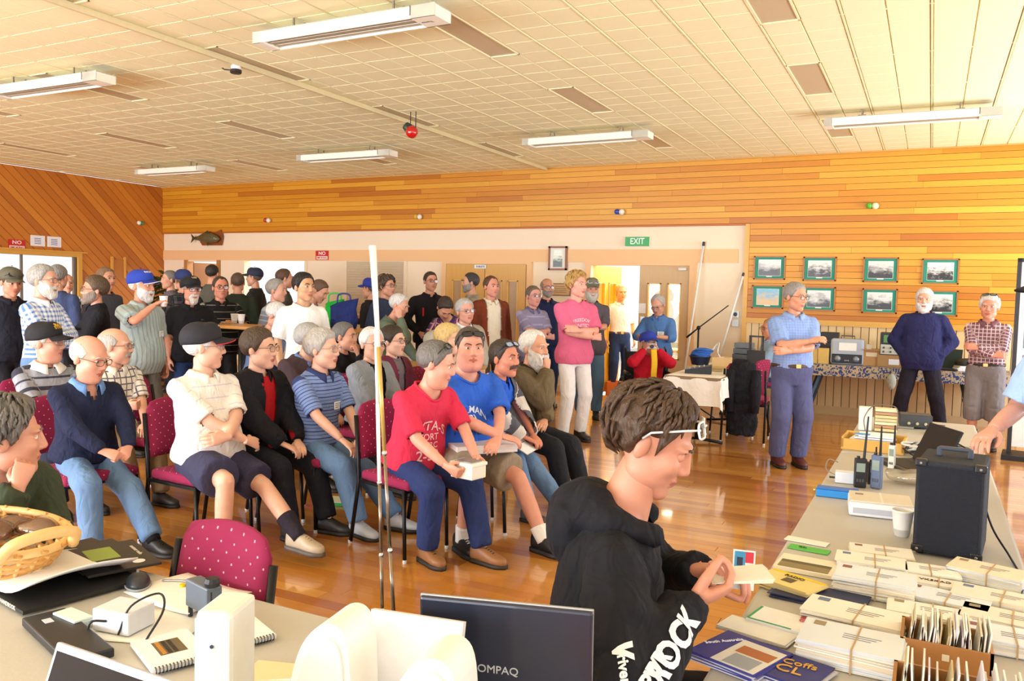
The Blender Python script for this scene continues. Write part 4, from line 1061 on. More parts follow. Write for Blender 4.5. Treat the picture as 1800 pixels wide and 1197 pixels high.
    if hoodc:
        u = _n(sp[-1]-sp[-3]); cn = sp[-1]-u*.02
        pts = []; rr = []
        for t in np.linspace(-2.3, 2.3, 25):
            k = math.cos(t*.5); b = -np.cross(X, u)
            pts.append(cn+X*math.sin(t)*.108+np.cross(X, u)*0+np.array([0, -1, 0])*(math.cos(t)*.105-.015)+u*(-.075+.085*abs(k)+.0)); rr.append((.036+.030*max(0, math.cos(t)), .030+.03*max(0, math.cos(t))))
        gg = Geo(); gg.add(tube(pts, rr, 14)); gg.add(ellipsoid(cn+np.array([0, -.125, -.045]), (.11, .062, .10), 18, 12))
        Vh, Fh = remesh(gg.V, gg.F, .010, 6, .02, .08); mesh_obj('hood', Vh, Fh, hoodc, T)
    # ---- hair, beard, cap, glasses
    def hpart(name, P, Fx, m, parent=T, smooth=True): return mesh_obj(name, H2L(P), Fx, m, parent, smooth=smooth)
    sd_ = px*.37
    if hair:
        st, hcx, th = hair[:3]; nz_ = hair[3] if len(hair) > 3 else .004; swp = hair[4] if len(hair) > 4 else 0.
        P, Fx = hair_shell(hd, st, th if not cap else min(th, .007), nz_, res, sd_, swp)
        if cap: P = P.copy()
        hpart('hair', P, Fx, hair_mat(hcx))
        if res == 2 or (hair[3] if len(hair) > 3 else 0) > .006:
            # loose locks over the shell
            mb = MB(); rr_ = random.Random(int(px)); n_l = 230 if res == 2 else 80
            lo_ = HAIRB[st]
            for _ in range(n_l):
                a = rr_.uniform(-PI, PI); lo2 = np.interp(abs(a)/D2R, *lo_); e = rr_.uniform(min(lo2+(26 if res == 2 else 10), 80), 86)*D2R; pts = []
                for q in range(5):
                    e2 = e-q*(7 if res == 2 else 6)*D2R*(.6+.4*math.cos(e)); a2 = a+q*.03*rr_.uniform(-1, 1)
                    dd_ = dirs(np.array([a2]), np.array([e2])); r_ = head_r(dd_, hd)[0]; pts.append(dd_[0]*(r_+th*(1.02)+.004*math.sin(q*.9)-.002*q*(q > 2)))
                g_ = tube(pts, [.004, .0055, .0055, .004, .0012], 5); mb.add(g_[0], g_[1])
            hpart('locks', np.array(mb.V), mb.F, hair_mat(hcx))
    if beard:
        P, Fx = beard_shell(hd, beard[1], beard[2], res, sd_, goatee=len(beard) > 3 and beard[3] == 'goatee'); o = hpart('beard', P, Fx, hair_mat(beard[0]))
    if must:
        P, Fx = beard_shell(hd, .01, 0, res, sd_); P2 = P[-70:]; n0 = len(P)-70; Fx = [tuple(i-n0 for i in f) for f in Fx if min(f) >= n0]; hpart('moustache', P2, Fx, hair_mat(must))
    if cap:
        P, Fx, B, BF_ = cap_shell(hd, res); co = hpart('cap', P, Fx, mat(cap['c'], .8, bmp=.1, scale=80)); hpart('brim', B, BF_, mat(cap.get('b', cap['c']), .8), co)
        if cap.get('edge'):
            e0 = B[5*15:6*15]; hpart('brim_edge', *[np.array(tube([p for p in e0], .0032, 6)[0]), tube([p for p in e0], .0032, 6)[1]], mat(cap['edge'], .7), co)
        b_ = MB().ell((0, -.012, .152), (.008, .008, .004), 8, 6); hpart('button', np.array(b_.V), b_.F, mat(cap['c'], .8), co)
        if cap.get('text'):
            for li, (tx, tsz) in enumerate(cap['text']):
                Vt, Ft = text_mesh(tx, tsz, .0006); Vt = Vt.copy(); Vt[:, 1] += .008-li*.014
                a = Vt[:, 0]/.10*-1+cap.get('ta', 0.); e = (52*D2R)+Vt[:, 1]/.115
                dd_ = dirs(-a if False else a*-1*-1, e); dd_[:, 0] *= 1
                Pt = dirs(-Vt[:, 0]/.085/np.cos(e)*-1*-1+cap.get('ta', 0.), e); r_ = head_r(Pt, hd); s0 = (e-33*D2R)/(57*D2R)
                Pt = Pt*(r_+.0155+.012*np.sin(np.clip(s0*1.1, 0, 1)*PI))[:, None]; Pt[:, 2] += .006*s0+.010*np.clip(np.cos(Vt[:, 0]/.085), 0, 1)*np.sin(s0*PI)
                hpart('emblem', Pt, Ft, mat(cap.get('tc', 'e8e4dc'), .7), co)
    if glasses:
        fr, le = glasses_geo(res=res, thick=.0017 if res else .0021); go = hpart('glasses', np.array(fr.V), fr.F, mat(glasses, .3, .4)); hpart('lens', np.array(le.V), le.F, glass_mat('f4f4f4', .035), go, False)
    if shades:
        fr, le = glasses_geo(res=res, thick=.0028, w=.029, hgt=.019); Mx = Matrix.Translation((0, -.005, .0))@Matrix.Rotation(math.radians(shades[1]), 4, 'X')
        up_ = .012+(.016 if cap else (hair[2] if hair else 0))
        Vf = np.array([(Mx@Vector(v_))[:] for v_ in fr.V]); Vl = np.array([(Mx@Vector(v_))[:] for v_ in le.V]); Vf[:, 2] += up_; Vl[:, 2] += up_; Vf[:, 0] *= 1.05
        go = hpart('sunglasses', Vf, fr.F, mat(shades[0], .3)); hpart('lens', Vl, le.F, mat(shades[2] if len(shades) > 2 else '15161c', .05, coat=1.), go)
    if badge:
        r_ = front_pt(badge[0]*s, mid[2]+badge[1]*s)
        if r_:
            p, n_ = r_; n_ = n_ if n_[1] > 0 else -n_; Mx = frame(p+n_*.004, np.cross([0, 0, 1], n_) , (0, 0, 1))
            bo = MB().box(-.042, .042, -.026, .026, 0, .002, M=Mx).build('name_badge', mat('f4f4f0', .5), T)
            for k in range(3): MB().box(-.03, .03-.012*k, .012-k*.013, .016-k*.013, .002, .0026, M=Mx).build('badge_line', mat('4a5a8a', .6), bo)
    for pr in prints:
        tx, x0, z0, sz, cl = pr[:5]; arc = pr[5] if len(pr) > 5 else 0.; Vt, Ft = text_mesh(tx, sz, .0010, 0.)
        me = bpy.data.meshes.new('t'); me.from_pydata(Vt.tolist(), [], Ft); bm_ = bmesh.new(); bm_.from_mesh(me); bmesh.ops.triangulate(bm_, faces=bm_.faces[:]); bmesh.ops.subdivide_edges(bm_, edges=[e for e in bm_.edges if e.calc_length() > .012], cuts=2, use_grid_fill=False); bmesh.ops.triangulate(bm_, faces=bm_.faces[:])
        out = []; zt = mid[2]+z0*s
        bm_.verts.index_update()
        for v_ in bm_.verts:
            # seen from the front the wearer's right is on the viewer's left, so text x is mirrored
            r_ = front_pt(x0*s-v_.co.x, zt+v_.co.y-arc*v_.co.x**2)
            out.append(r_[0]+np.array([0, .0045, 0]) if r_ else np.array([9., 9., 9.]))
        Fx = [[v_.index for v_ in f.verts] for f in bm_.faces]; bm_.free(); out = np.array(out)
        Fx = [f for f in Fx if out[f].max() < 5 and np.ptp(out[f], axis=0).max() < .045]; used = sorted({i for f in Fx for i in f}); im = {i: n_ for n_, i in enumerate(used)}; out = out[used]; Fx = [[im[i] for i in f] for f in Fx]; bpy.data.meshes.remove(me)
        if Fx: mesh_obj('print', out, Fx, mat(cl, .8), T, smooth=True)
    return T
def to_world(key, p):
    P = PEOPLE[key]; c, s_ = math.cos(P['rz']), math.sin(P['rz']); return np.array([p[0]*c-p[1]*s_, p[0]*s_+p[1]*c, p[2]])+P['root']
# ------------------------------------------------------------------ the people
C_ = lambda c, **k: dict(m=fab(c), **k)
WHITE = 'f2efe8'
DEN = dict(m=fab('4a6a94', 'denim', '7c9cc4')); DEND = dict(m=fab('1c2c50', 'denim', '2c4070')); DARK = dict(m=fab('23232b')); NAVY = dict(m=fab('2a2e44')); GREYT = dict(m=fab('5a5c66'))
RUD = 'd58f74'; PALE = 'e2b298'; TAN = 'c98a66'
# seated rows, nearest first
person('navy', 'bald seated man in navy sweater and blue jeans, hands in lap', 158, 630, 4.85, heading=-8, hyaw=48, pose='sit', res=1, lean=6, hpitch=14, arms=('clasp', 'clasp'), skin='dba088',
       hair=('bald', 'c8c2ba', .006), glasses='4a4038', top=dict(m=fab('1e2440', fold=.7), sleeve='long', v=.10, name='sweater', loose=.018), jacket=None, collar=dict(m=fab('6f9ad6'), gap=26), belly=.035, leg=DEN, shoe='161514', sock=('16161c', .72), ankle=((.14, .36, .085), (-.10, .62, .085)), head=dict(fat=.008, jaw=1.04))
person('polo', 'seated man in black cap and white polo shirt with arms folded, navy shorts', 360, 610, 4.95, heading=-4, hyaw=88, pose='sit', res=1, lean=-4, arms=('crossed_low', 'crossed_low'), skin=PALE,
       hair=('full', 'e6e2dc', .014), cap=dict(c='1d1d26', edge='c02028', text=[('~~', .03)]), glasses='8a8078', top=dict(m=fab('f0ece4', 'stripe', 'd8d2dc', 14, .12), sleeve='elbow'), collar=dict(m=fab('f0ece4')), belly=.06, leg=dict(m=fab('3a3a54'), kind='shorts', loose=.03, toes=((.1, 1, 0), (-.1, 1, -.05)), sole='5a5048'), shoe='b8a890', sock=('2a2430', .62), ankle=((.16, .34, .085), (-.08, .80, .10)), head=dict(nose=1.15))
person('blackjkt', 'seated man with brown hair in black jacket over red shirt', 457, 613, 5.35, heading=-2, hyaw=62, pose='sit', res=1, lean=2, arms=('lap', 'lap'), skin=PALE,
       hair=('full', '4a3a2c', .02, .004), glasses='6a625a', top=dict(m=fab('b81c26'), sleeve='long', v=.04), collar=dict(m=fab('1a1a20')), jacket=dict(m=fab('1b1b21', fold=.8), sleeve='long', open=(.03, .03), loose=.02), leg=dict(m=fab('1c1d26')), shoe='2a2824', ankle=((.13, .45, .085), (-.13, .52, .085)))
person('bluestripe', 'seated person with short grey curly hair in blue striped polo shirt', 568, 614, 5.5, heading=-2, hyaw=62, pose='sit', res=1, lean=4, arms=('thigh', 'lap'), skin=PALE,
       hair=('full', 'b4b0ac', .024, .006), glasses='9a948c', top=dict(m=fab('7f97cc', 'stripe2', '3c4a7c', 22, .16, '3c4a7c'), sleeve='elbow'), collar=dict(m=fab('35406e')), badge=(-.07, -.16), leg=DEN, shoe='b9bcc4', ankle=((.14, .50, .085), (-.10, .62, .085)))
person('red', 'seated man in red printed t-shirt holding a white box in the front row', 768, 640, 4.85, heading=-16, hyaw=78, pose='sit', res=1, lean=20, hpitch=14, arms=(((.14, .36, -.36), (.7, -1, -.2), (-.2, .9, -.3), (-1, 0, .2), 'grip'), ((-.10, .40, -.36), (-.9, -.5, -.3), (.2, .9, -.3), (1, 0, .3), 'grip')), skin='dca088',
       hair=('short', '6c6864', .014), shades=('1c1c20', 62), top=dict(m=fab('d0304e'), sleeve='elbow', neck=.080, hem=-.04), belly=.035, leg=dict(m=fab('202c58', 'denim', '2e3e74'), sole='2c2420', lace='3a2a20'), shoe='94643e', ankle=((.13, .30, .085), (-.10, .52, .085)), head=dict(fat=.006, nose=1.1), prints=[('WTA-S', .03, -.16, .08, 'f0b8bc', 3.), ('FORT', .03, -.235, .055, 'f0b8bc'), ('MYRC', .03, -.29, .05, 'f0b8bc'), ('2-30', .03, -.36, .09, 'f0b8bc')])
person('bluetee', 'big seated man in blue printed t-shirt with sunglasses on his head', 826, 612, 5.2, heading=-24, hyaw=14, pose='sit', res=1, lean=8, arms=(((-.02, .36, -.27), (1, .1, -.5), (-.8, .4, -.1), (0, -.3, -1), 'relax'), ((.02, .40, -.30), (-1, .1, -.5), (.8, .4, -.1), (0, -.3, -1), 'relax')), skin='d99a84',
       hair=('short', '4c423a', .008), shades=('18181c', 40), top=dict(m=fab('2f62cc'), sleeve='elbow', neck=.082, loose=.022), belly=.07, wide=1.14, leg=dict(m=fab('9a8e7c'), kind='shorts', loose=.034, lace='e8e8e8', sole='2a2c34'), shoe='1c1c22', sock=('f2f2f2', .80), ankle=((.20, .34, .085), (-.20, .62, .085)), head=dict(fat=.016, jaw=1.1), prints=[('GERMAN', .04, -.13, .06, 'dfe6f6', 4.), ('(S)', .04, -.20, .09, 'dfe6f6'), ('BREWERY', .04, -.27, .055, '16204a')])
person('moustache', 'seated man with moustache in blue polo and striped cardigan', 888, 630, 5.85, heading=-4, hyaw=52, pose='sit', res=1, lean=16, arms=('lap', 'lap'), skin='d2886c',
       hair=('short', '3e342c', .012), must='4a3a30', shades=('202028', 46, '9fb4d8'), top=dict(m=fab('2b5fd0'), sleeve='short'), collar=dict(m=fab('2b5fd0')), jacket=dict(m=fab('d8d0c8', 'stripe', '5c5c66', 3.4, .5), name='cardigan', sleeve='long', open=(.06, .04)), leg=DEN, shoe='4a4440', ankle=((.12, .45, .085), (-.1, .6, .085)))
person('browncoat', 'seated man with bushy white beard in brown jacket, hand at chin', 940, 612, 6.2, heading=-2, hyaw=54, pose='sit', res=1, lean=10, arms=('chin', ((.16, .26, -.34), (-1, .1, -.4), (.9, .2, 0), (0, -.4, -1), 'relax')), skin='d39a7c',
       hair=('recede', 'd6d2cc', .016, .004), beard=('cfcac2', .022, .05), top=dict(m=fab('54503a'), sleeve='long'), collar=dict(m=fab('2a2622'), wide=.02), jacket=dict(m=fab('6a5c44', fold=.9), sleeve='long', loose=.03, open=(.0, .05)), belly=.03, leg=dict(m=fab('24262e')), shoe='3a3430', ankle=((.12, .45, .085), (-.1, .5, .085)))
person('greyjkt', 'seated white-haired man in grey zipped jacket and black shirt behind the antenna', 655, 605, 6.5, heading=-6, hyaw=32, pose='sit', res=1, lean=2, arms=('lap', 'lap'), skin='d8a48c', hair=('short', 'e0dedb', .012), glasses='5a5450', top=dict(m=fab('1c1c20'), sleeve='long', v=.03), jacket=dict(m=fab('8a9098', fold=.8), sleeve='long', open=(.04, .03)), leg=NAVY)
person('woman', 'seated woman with short dark hair and glasses in maroon cardigan', 692, 600, 7.2, heading=-4, hyaw=58, pose='sit', arms=('lap', 'lap'), skin=PALE, hair=('full', '33271f', .022), glasses='8a6a5a', top=dict(m=fab('7a7078'), sleeve='long'), jacket=dict(m=fab('6a2c40'), name='cardigan', sleeve='long', open=(.03, .03)), leg=DEN)
person('browncardigan', 'seated grey-haired man in dark brown jacket behind the blue striped polo', 545, 597, 6.6, heading=-2, hyaw=75, pose='sit', lean=16, arms=('lap', 'lap'), hair=('short', 'a8a6a4', .014), top=dict(m=fab('6a88c8'), sleeve='long'), collar=dict(m=fab('6a88c8')), jacket=dict(m=fab('4a3a40'), sleeve='long', open=(.02, .03)), leg=NAVY)
person('blackhand', 'seated man in black top with his hand at his mouth', 607, 592, 7.6, heading=-4, hyaw=64, pose='sit', lean=10, arms=('lap', 'chin'), skin='d49a80', hair=('short', '6c6866', .012), top=dict(m=fab('1a1a1e'), sleeve='long'), leg=DARK)
person('plaidlap', 'bald seated man with glasses and moustache in plaid shirt behind the navy sweater', 204, 609, 5.9, heading=-4, hyaw=72, pose='sit', res=1, lean=6, arms=('hold', 'lap'), skin='dca68c', hair=('bald', 'b0aaa4', .006), glasses='5a5048', must='b0aaa4', top=dict(m=fab('ece6da', 'lines', '6a6470', 22, .2), sleeve='elbow'), collar=dict(m=fab('ece6da')), leg=dict(m=fab('8a7458')))
person('stripecap', 'seated man in black cap with yellow lettering and grey striped polo', 83, 603, 5.75, heading=-10, hyaw=64, pose='sit', res=1, arms=('lap', 'lap'), skin='d29a82', hair=('short', 'c4beb8', .01), cap=dict(c='16171e', text=[('BASS', .024), ('STRAIT', .02)], tc='d8a828'), glasses='8a8078', top=dict(m=fab('9a9ca6', 'stripe2', '3a3c4a', 7., .2, '3a3c4a'), sleeve='elbow'), collar=dict(m=fab('f0eee8'), wide=.02), belly=.03, badge=(-.06, -.17), leg=NAVY, head=dict(fat=.006))
person('blonde', 'seated blonde woman half hidden behind the blue printed t-shirt', 789, 597, 7.3, heading=-4, hyaw=60, pose='sit', arms=('lap', 'lap'), skin=PALE, hair=('long', 'd8b878', .03, .003), top=dict(m=fab('c8a890'), sleeve='long'), leg=DEN)
person('edge', 'man with wavy grey hair in dark green jacket at the left edge, chin on hand', 14, 770, 2.85, heading=-6, hyaw=92, pose='sit', res=2, seat=.40, lean=30, hpitch=2, arms=(((.0, .0, 0), (1, 0, 0), (0, 1, 0), (0, 0, -1), 'relax') if False else 'chin', 'lap'), skin='d09478', hair=('full', '6c6660', .026, .008), top=dict(m=fab('38402e'), sleeve='long'), jacket=dict(m=fab('39412f', fold=.9), sleeve='long', loose=.02, high=1), leg=DARK, head=dict(nose=1.15))
# standing, left side
person('check', 'standing bearded man with glasses in blue and white checked shirt, arms folded', 78, 494, 6.8, yaw=55, hyaw=60, res=1, arms=('crossed', 'crossed'), skin='d8a088', hair=('short', '9a9894', .014, .004), beard=('d8d4cc', .012, .012), glasses='6a625a', top=dict(m=fab('eef2fa', 'check', '5f86c8', 26, .45), sleeve='long', loose=.02, tuck=1), collar=dict(m=fab('e8eefa')), badge=(-.10, -.16), leg=DEN)
person('bluecap', 'standing white-bearded man in blue cap and pale shirt drinking from a cup', 250, 503, 7.5, yaw=40, hyaw=56, res=1, arms=('cup', 'side'), skin='d49478', hair=('short', 'd8d4cc', .01), cap=dict(c='2440b0', b='1c3088', edge='e8e8f0', text=[('NORTH', .02)]), beard=('e0dcd4', .012, .014), top=dict(m=fab('a9b8b8', 'vstripe', '8fa0a2', 26, .3), sleeve='elbow', loose=.028, hem=-.24), collar=dict(m=fab('a9b8b8')), belly=.055, wide=1.08, badge=(-.12, -.20), leg=dict(m=fab('6a6660')))
person('khakicap', 'standing man in dark navy polo and khaki cap at the left edge', 20, 497, 8.0, yaw=25, hpitch=10, arms=('side', 'side'), skin='cf9074', hair=('short', '4a4038', .008), cap=dict(c='5a5848'), shades=('20242c', 34), top=dict(m=fab('1a1c28'), sleeve='short'), collar=dict(m=fab('1a1c28')), belly=.04, leg=DARK)
person('blueback', 'man in blue shirt turned away behind the checked shirt', 103, 487, 9.0, yaw=150, arms=('side', 'side'), hair=('short', '8a8884', .014), top=dict(m=fab('44527c'), sleeve='long'), leg=DARK)
person('stripefar', 'bald man in black and white striped top by the window', 117, 498, 11.0, yaw=15, arms=('side', 'side'), hair=('bald', 'a8a098', .006), top=dict(m=fab('16161c', 'stripe', 'ececec', 9, .45), sleeve='long'), leg=DARK)
person('leftface', 'man with dark collar-length hair in black jacket facing left with a plate', 165, 510, 8.0, yaw=-80, arms=('plate', 'plate'), skin='d49a80', hair=('full', '5c4a3a', .026, .005), glasses='5a5048', beard=('8a7c70', .006, .0), top=dict(m=fab('1e1e26'), sleeve='long', loose=.02), collar=dict(m=fab('1e1e26')), belly=.03, leg=DARK)
person('behindleft', 'man mostly hidden behind the man holding a plate', 187, 490, 9.6, yaw=40, hair=('short', '8a7058', .014), top=dict(m=fab('4a4c58'), sleeve='long'), leg=DARK)
person('blackpolo', 'standing man with goatee in black cap and black polo with white-edged collar', 336, 510, 8.6, yaw=14, hyaw=24, arms=('side', 'pocket'), skin='d49880', hair=('short', 'a09a94', .008), cap=dict(c='15161c', text=[('USS', .02)], tc='d8c088'), beard=('d4cec6', .010, .02, 'goatee'), glasses='5a5450', top=dict(m=fab('191a20'), sleeve='elbow', loose=.02), collar=dict(m=fab('191a20', 'stripe', 'e8e8e8', 40, .5)), belly=.05, leg=DEND, prints=[('club', -.09, -.16, .03, 'c8ccd8')])
person('farleft', 'grey-haired man in grey top facing left by the far corner', 297, 492, 12.0, yaw=-75, hair=('short', '7c7874', .014), top=dict(m=fab('66626a'), sleeve='long'), leg=DARK)
person('farcap', 'man in blue cap and dark patterned jacket turned away near the corner', 321, 494, 10.4, yaw=-160, hair=('short', '6a6058', .012), cap=dict(c='2a3c78'), top=dict(m=fab('5a5a60', 'plaid', '2a2a30', 9, .5), sleeve='long', loose=.02), leg=DARK)
person('olivefar', 'tall short-haired man in olive shirt turned away at the bright doorway', 374, 481, 12.0, yaw=150, hair=('short', '2c2824', .008), top=dict(m=fab('5a584e'), sleeve='long'), leg=DARK)
person('eating', 'balding man with glasses in black striped polo eating from a paper plate', 388, 506, 9.6, yaw=14, arms=('plate', 'plate'), skin='d08c72', hair=('recede', '3c3028', .008), glasses='5a5048', top=dict(m=fab('18181c', 'stripe', '8a8478', 13, .1), sleeve='elbow'), collar=dict(m=fab('18181c')), belly=.06, wide=1.08, leg=dict(m=fab('2c2a2c'), kind='knee'))
person('greenback', 'balding man in dark green jacket seen from behind at the servery', 418, 497, 11.0, yaw=175, hair=('recede', '5c4a3e', .008), top=dict(m=fab('2c3428'), sleeve='long', loose=.022), wide=1.1, leg=DEND)
person('capback', 'man in dark cap and dark jacket looking left at the servery', 446, 488, 12.2, yaw=-110, hair=('short', '6a5c50', .01), cap=dict(c='283048'), top=dict(m=fab('2c2e30'), sleeve='long', loose=.024), leg=DARK)
person('greystripe', 'grey-haired man in grey striped polo looking right beside the white t-shirt', 487, 511, 9.4, yaw=60, hyaw=66, skin='d8a088', hair=('short', '9a9894', .014), top=dict(m=fab('7c8290', 'stripe', 'a4aab4', 18, .25), sleeve='elbow'), collar=dict(m=fab('6a7080')), leg=NAVY)
person('brownbehind', 'brown-haired man standing behind at the bright servery opening', 501, 490, 11.2, yaw=100, hair=('short', '5c4030', .01), top=dict(m=fab('4a4a44'), sleeve='long'), leg=DARK)
person('bowed', 'white-haired man in blue shirt with his head bowed beside the white t-shirt', 486, 556, 8.2, heading=20, hyaw=70, pose='sit', lean=18, hpitch=35, arms=('clasp', 'clasp'), seat=.55, skin='dca48c', hair=('recede', 'e8e4e0', .014), top=dict(m=fab('6a84b8'), sleeve='elbow'), collar=dict(m=fab('6a84b8')), leg=NAVY)
person('hurley', 'young dark-haired man standing in white t-shirt with blue lettering', 535, 505, 7.7, yaw=22, hyaw=36, res=1, arms=('side', 'side'), skin='c99a74', hair=('short', '1a1614', .02, .004), top=dict(m=fab('f4f4f2'), sleeve='elbow', neck=.08, loose=.022), leg=NAVY, head=dict(iris='1c1410'), prints=[('Hurley)(', -.02, -.18, .082, '3a5ab8')])
person('checkfar', 'person in blue checked shirt bending over behind the white t-shirt', 562, 512, 10.0, yaw=60, lean=38, hpitch=30, hair=('short', '6a5040', .012), top=dict(m=fab('dfe4f0', 'check', '3a5c98', 14, .5), sleeve='elbow'), leg=NAVY)
# standing, middle
person('capcup', 'man in blue cap and dark jacket by the shutter with a foam cup', 650, 508, 11.0, yaw=-120, arms=('plate', 'side'), hair=('short', '5c5048', .01), cap=dict(c='28389c', text=[('x', .03)]), top=dict(m=fab('2c2a30'), sleeve='long'), leg=DARK)
person('curly', 'curly brown-haired man with glasses in navy jacket leaning by the shutter', 680, 503, 10.3, yaw=52, arms=('side', 'pocket'), skin='d49a80', hair=('full', '564436', .028, .008), glasses='6a625a', top=dict(m=fab('34405e'), sleeve='long', loose=.024), jacket=None, leg=NAVY)
person('cheek', 'white-haired man in grey-green jacket resting his cheek on his hand', 702, 538, 9.2, heading=20, hyaw=66, pose='sit', lean=24, hpitch=16, hroll=-10, arms=('cheek', 'lap'), seat=.66, skin='dca48c', hair=('short', 'dcdad6', .014), top=dict(m=fab('6a7868'), sleeve='long', loose=.024), leg=DEN)
person('blackred', 'man with short hair and glasses in black and red jacket by the double doors', 757, 495, 11.0, yaw=22, arms=('hip', 'side'), skin='d49a80', hair=('short', '3a3028', .009), glasses='8a8480', top=dict(m=fab('1c1b20'), sleeve='long', loose=.026), collar=dict(m=fab('1c1b20')), wide=1.1, leg=DARK, prints=[('I', .13, -.14, .16, 'c81c24')])
person('purple', 'man in purple plaid shirt bowing his head over the high table', 782, 542, 9.9, yaw=-20, hyaw=20, lean=34, hpitch=52, arms=('hold', 'hold'), hair=('short', '3c322c', .016), top=dict(m=fab('8a3c6a', 'plaid', '3c3464', 11, .5, 'e0b8cc'), sleeve='long'), wide=1.1, leg=DARK)
person('lightjkt', 'grey-haired man with glasses in light grey jacket, arm along the high table', 818, 547, 8.8, heading=-30, hyaw=26, pose='sit', seat=.64, lean=2, hroll=6, arms=(((.40, .12, -.30), (1, .2, -.5), (.6, .6, -.3), (0, 0, -1), 'relax'), 'lap'), skin='d8a08a', hair=('short', 'b4b2b0', .018), glasses='8a8480', top=dict(m=fab('eef0f4'), sleeve='long', v=.05), collar=dict(m=fab('e8ecf4')), jacket=dict(m=fab('b4b0a4', fold=.7), sleeve='long', open=(.03, .06), loose=.02), leg=dict(m=fab('7a746a')))
person('walking', 'dark-haired man in grey top walking left past the double doors', 826, 497, 11.2, yaw=-82, hair=('short', '3c3a3c', .014), beard=('9a9690', .005, 0.), top=dict(m=fab('a09a8c'), sleeve='long'), leg=DARK)
person('rust', 'man in cream shirt and rust cardigan standing before the double doors', 864, 504, 10.3, yaw=24, hyaw=34, arms=('side', 'side'), skin='d4947c', hair=('recede', '5c3c2a', .012), top=dict(m=fab('e8e0cc'), sleeve='long', v=.02), collar=dict(m=fab('e8e0cc')), jacket=dict(m=fab('7c3a24'), name='cardigan', sleeve='long', open=(.085, .02), hem=-.2), leg=dict(m=fab('5c5048')), belly=.02)
person('lilac', 'man in lilac polo with arms folded standing behind the brown jacket', 938, 521, 10.3, yaw=32, arms=('crossed', 'crossed'), skin='d4988a', hair=('short', '6c5c4c', .01), glasses='a0a0a0', top=dict(m=fab('8c86a4', 'stripe', 'a49ec0', 10, .2), sleeve='elbow'), collar=dict(m=fab('6a6888')), belly=.03, leg=dict(m=fab('6a6880')))
person('navyback', 'balding bearded man with glasses in navy shirt by the wall plaque', 962, 506, 11.3, yaw=24, skin='c89074', hair=('bald', '8a8078', .006), glasses='3a3430', beard=('8a8480', .004, .0), top=dict(m=fab('20284c'), sleeve='long'), collar=dict(m=fab('1a2040')), leg=DEND)
person('pink', 'blond man in pink t-shirt and white jeans with arms folded', 1015, 501, 8.7, yaw=32, hyaw=46, res=1, arms=('crossed', 'crossed'), skin='e0a490', hair=('short', 'c09a58', .03, .007, .8), top=dict(m=fab('d8688c'), sleeve='elbow', v=.055, loose=.018, hem=-.2), wide=1.08, leg=dict(m=fab('e6e4e6'), loose=.016), head=dict(brow='b08a58'), prints=[('FREEDOM', 0, -.10, .05, 'f0c4d0', 2.), ('UNITED', 0, -.16, .05, 'f0c4d0')])
person('khakibeard', 'grey-bearded man in khaki cap with sunglasses, dark shirt and jeans', 1040, 509, 10.3, yaw=8, hyaw=14, arms=(((.06, .18, -.13), (1, .2, -.6), (-.8, -.2, .5), (0, -1, 0), 'relax'), 'crossed'), skin='c88c74', hair=('short', '8a847c', .01), cap=dict(c='6e6e5a'), shades=('dfe4ea', 36, '40485a'), beard=('b4b0a8', .014, .035), top=dict(m=fab('565058'), sleeve='elbow', hem=-.2), collar=dict(m=fab('565058')), belly=.02, leg=dict(m=fab('4a6a8c', 'denim', '5c7c9c')), shoe='2a2a2e')
person('doorman', 'man in white shirt and jeans standing outside the open exit door', 1092, 515, 13.3, yaw=20, arms=('side', 'side'), skin='e0a060', hair=('short', 'c89a58', .012), top=dict(m=fab('f4f0ea'), sleeve='elbow', tuck=1), collar=dict(m=fab('f4f0ea')), belt='6a4a30', leg=DEND)
person('denim', 'grey-haired man in blue denim shirt looking down at his phone by the exit door', 1156, 536, 10.8, yaw=-22, hpitch=26, arms=('plate', 'plate'), skin='d49a80', hair=('recede', 'b0aca8', .012), glasses='8a8480', top=dict(m=fab('4a74b4', 'denim', '5c88c4'), sleeve='roll', loose=.02), collar=dict(m=fab('4a74b4')), belly=.05, wide=1.1, badge=(-.10, -.16), leg=DEND)
person('wheelchair_man', 'man in red jacket and blue cap in wheelchair taking a photo with a camera', 1140, 606, 9.7, heading=-62, hyaw=22, pose='sit', seat=.36, lean=-10, hpitch=-6, arms=('camera', 'camera'), skin='d09480', hair=('short', 'a8a4a0', .008), cap=dict(c='2438a0'), glasses='6a625a', top=dict(m=fab('b8142c', fold=.8), sleeve='long', loose=.03), wide=1.12, belly=.03, leg=dict(m=fab('3a3450')), prints=[])
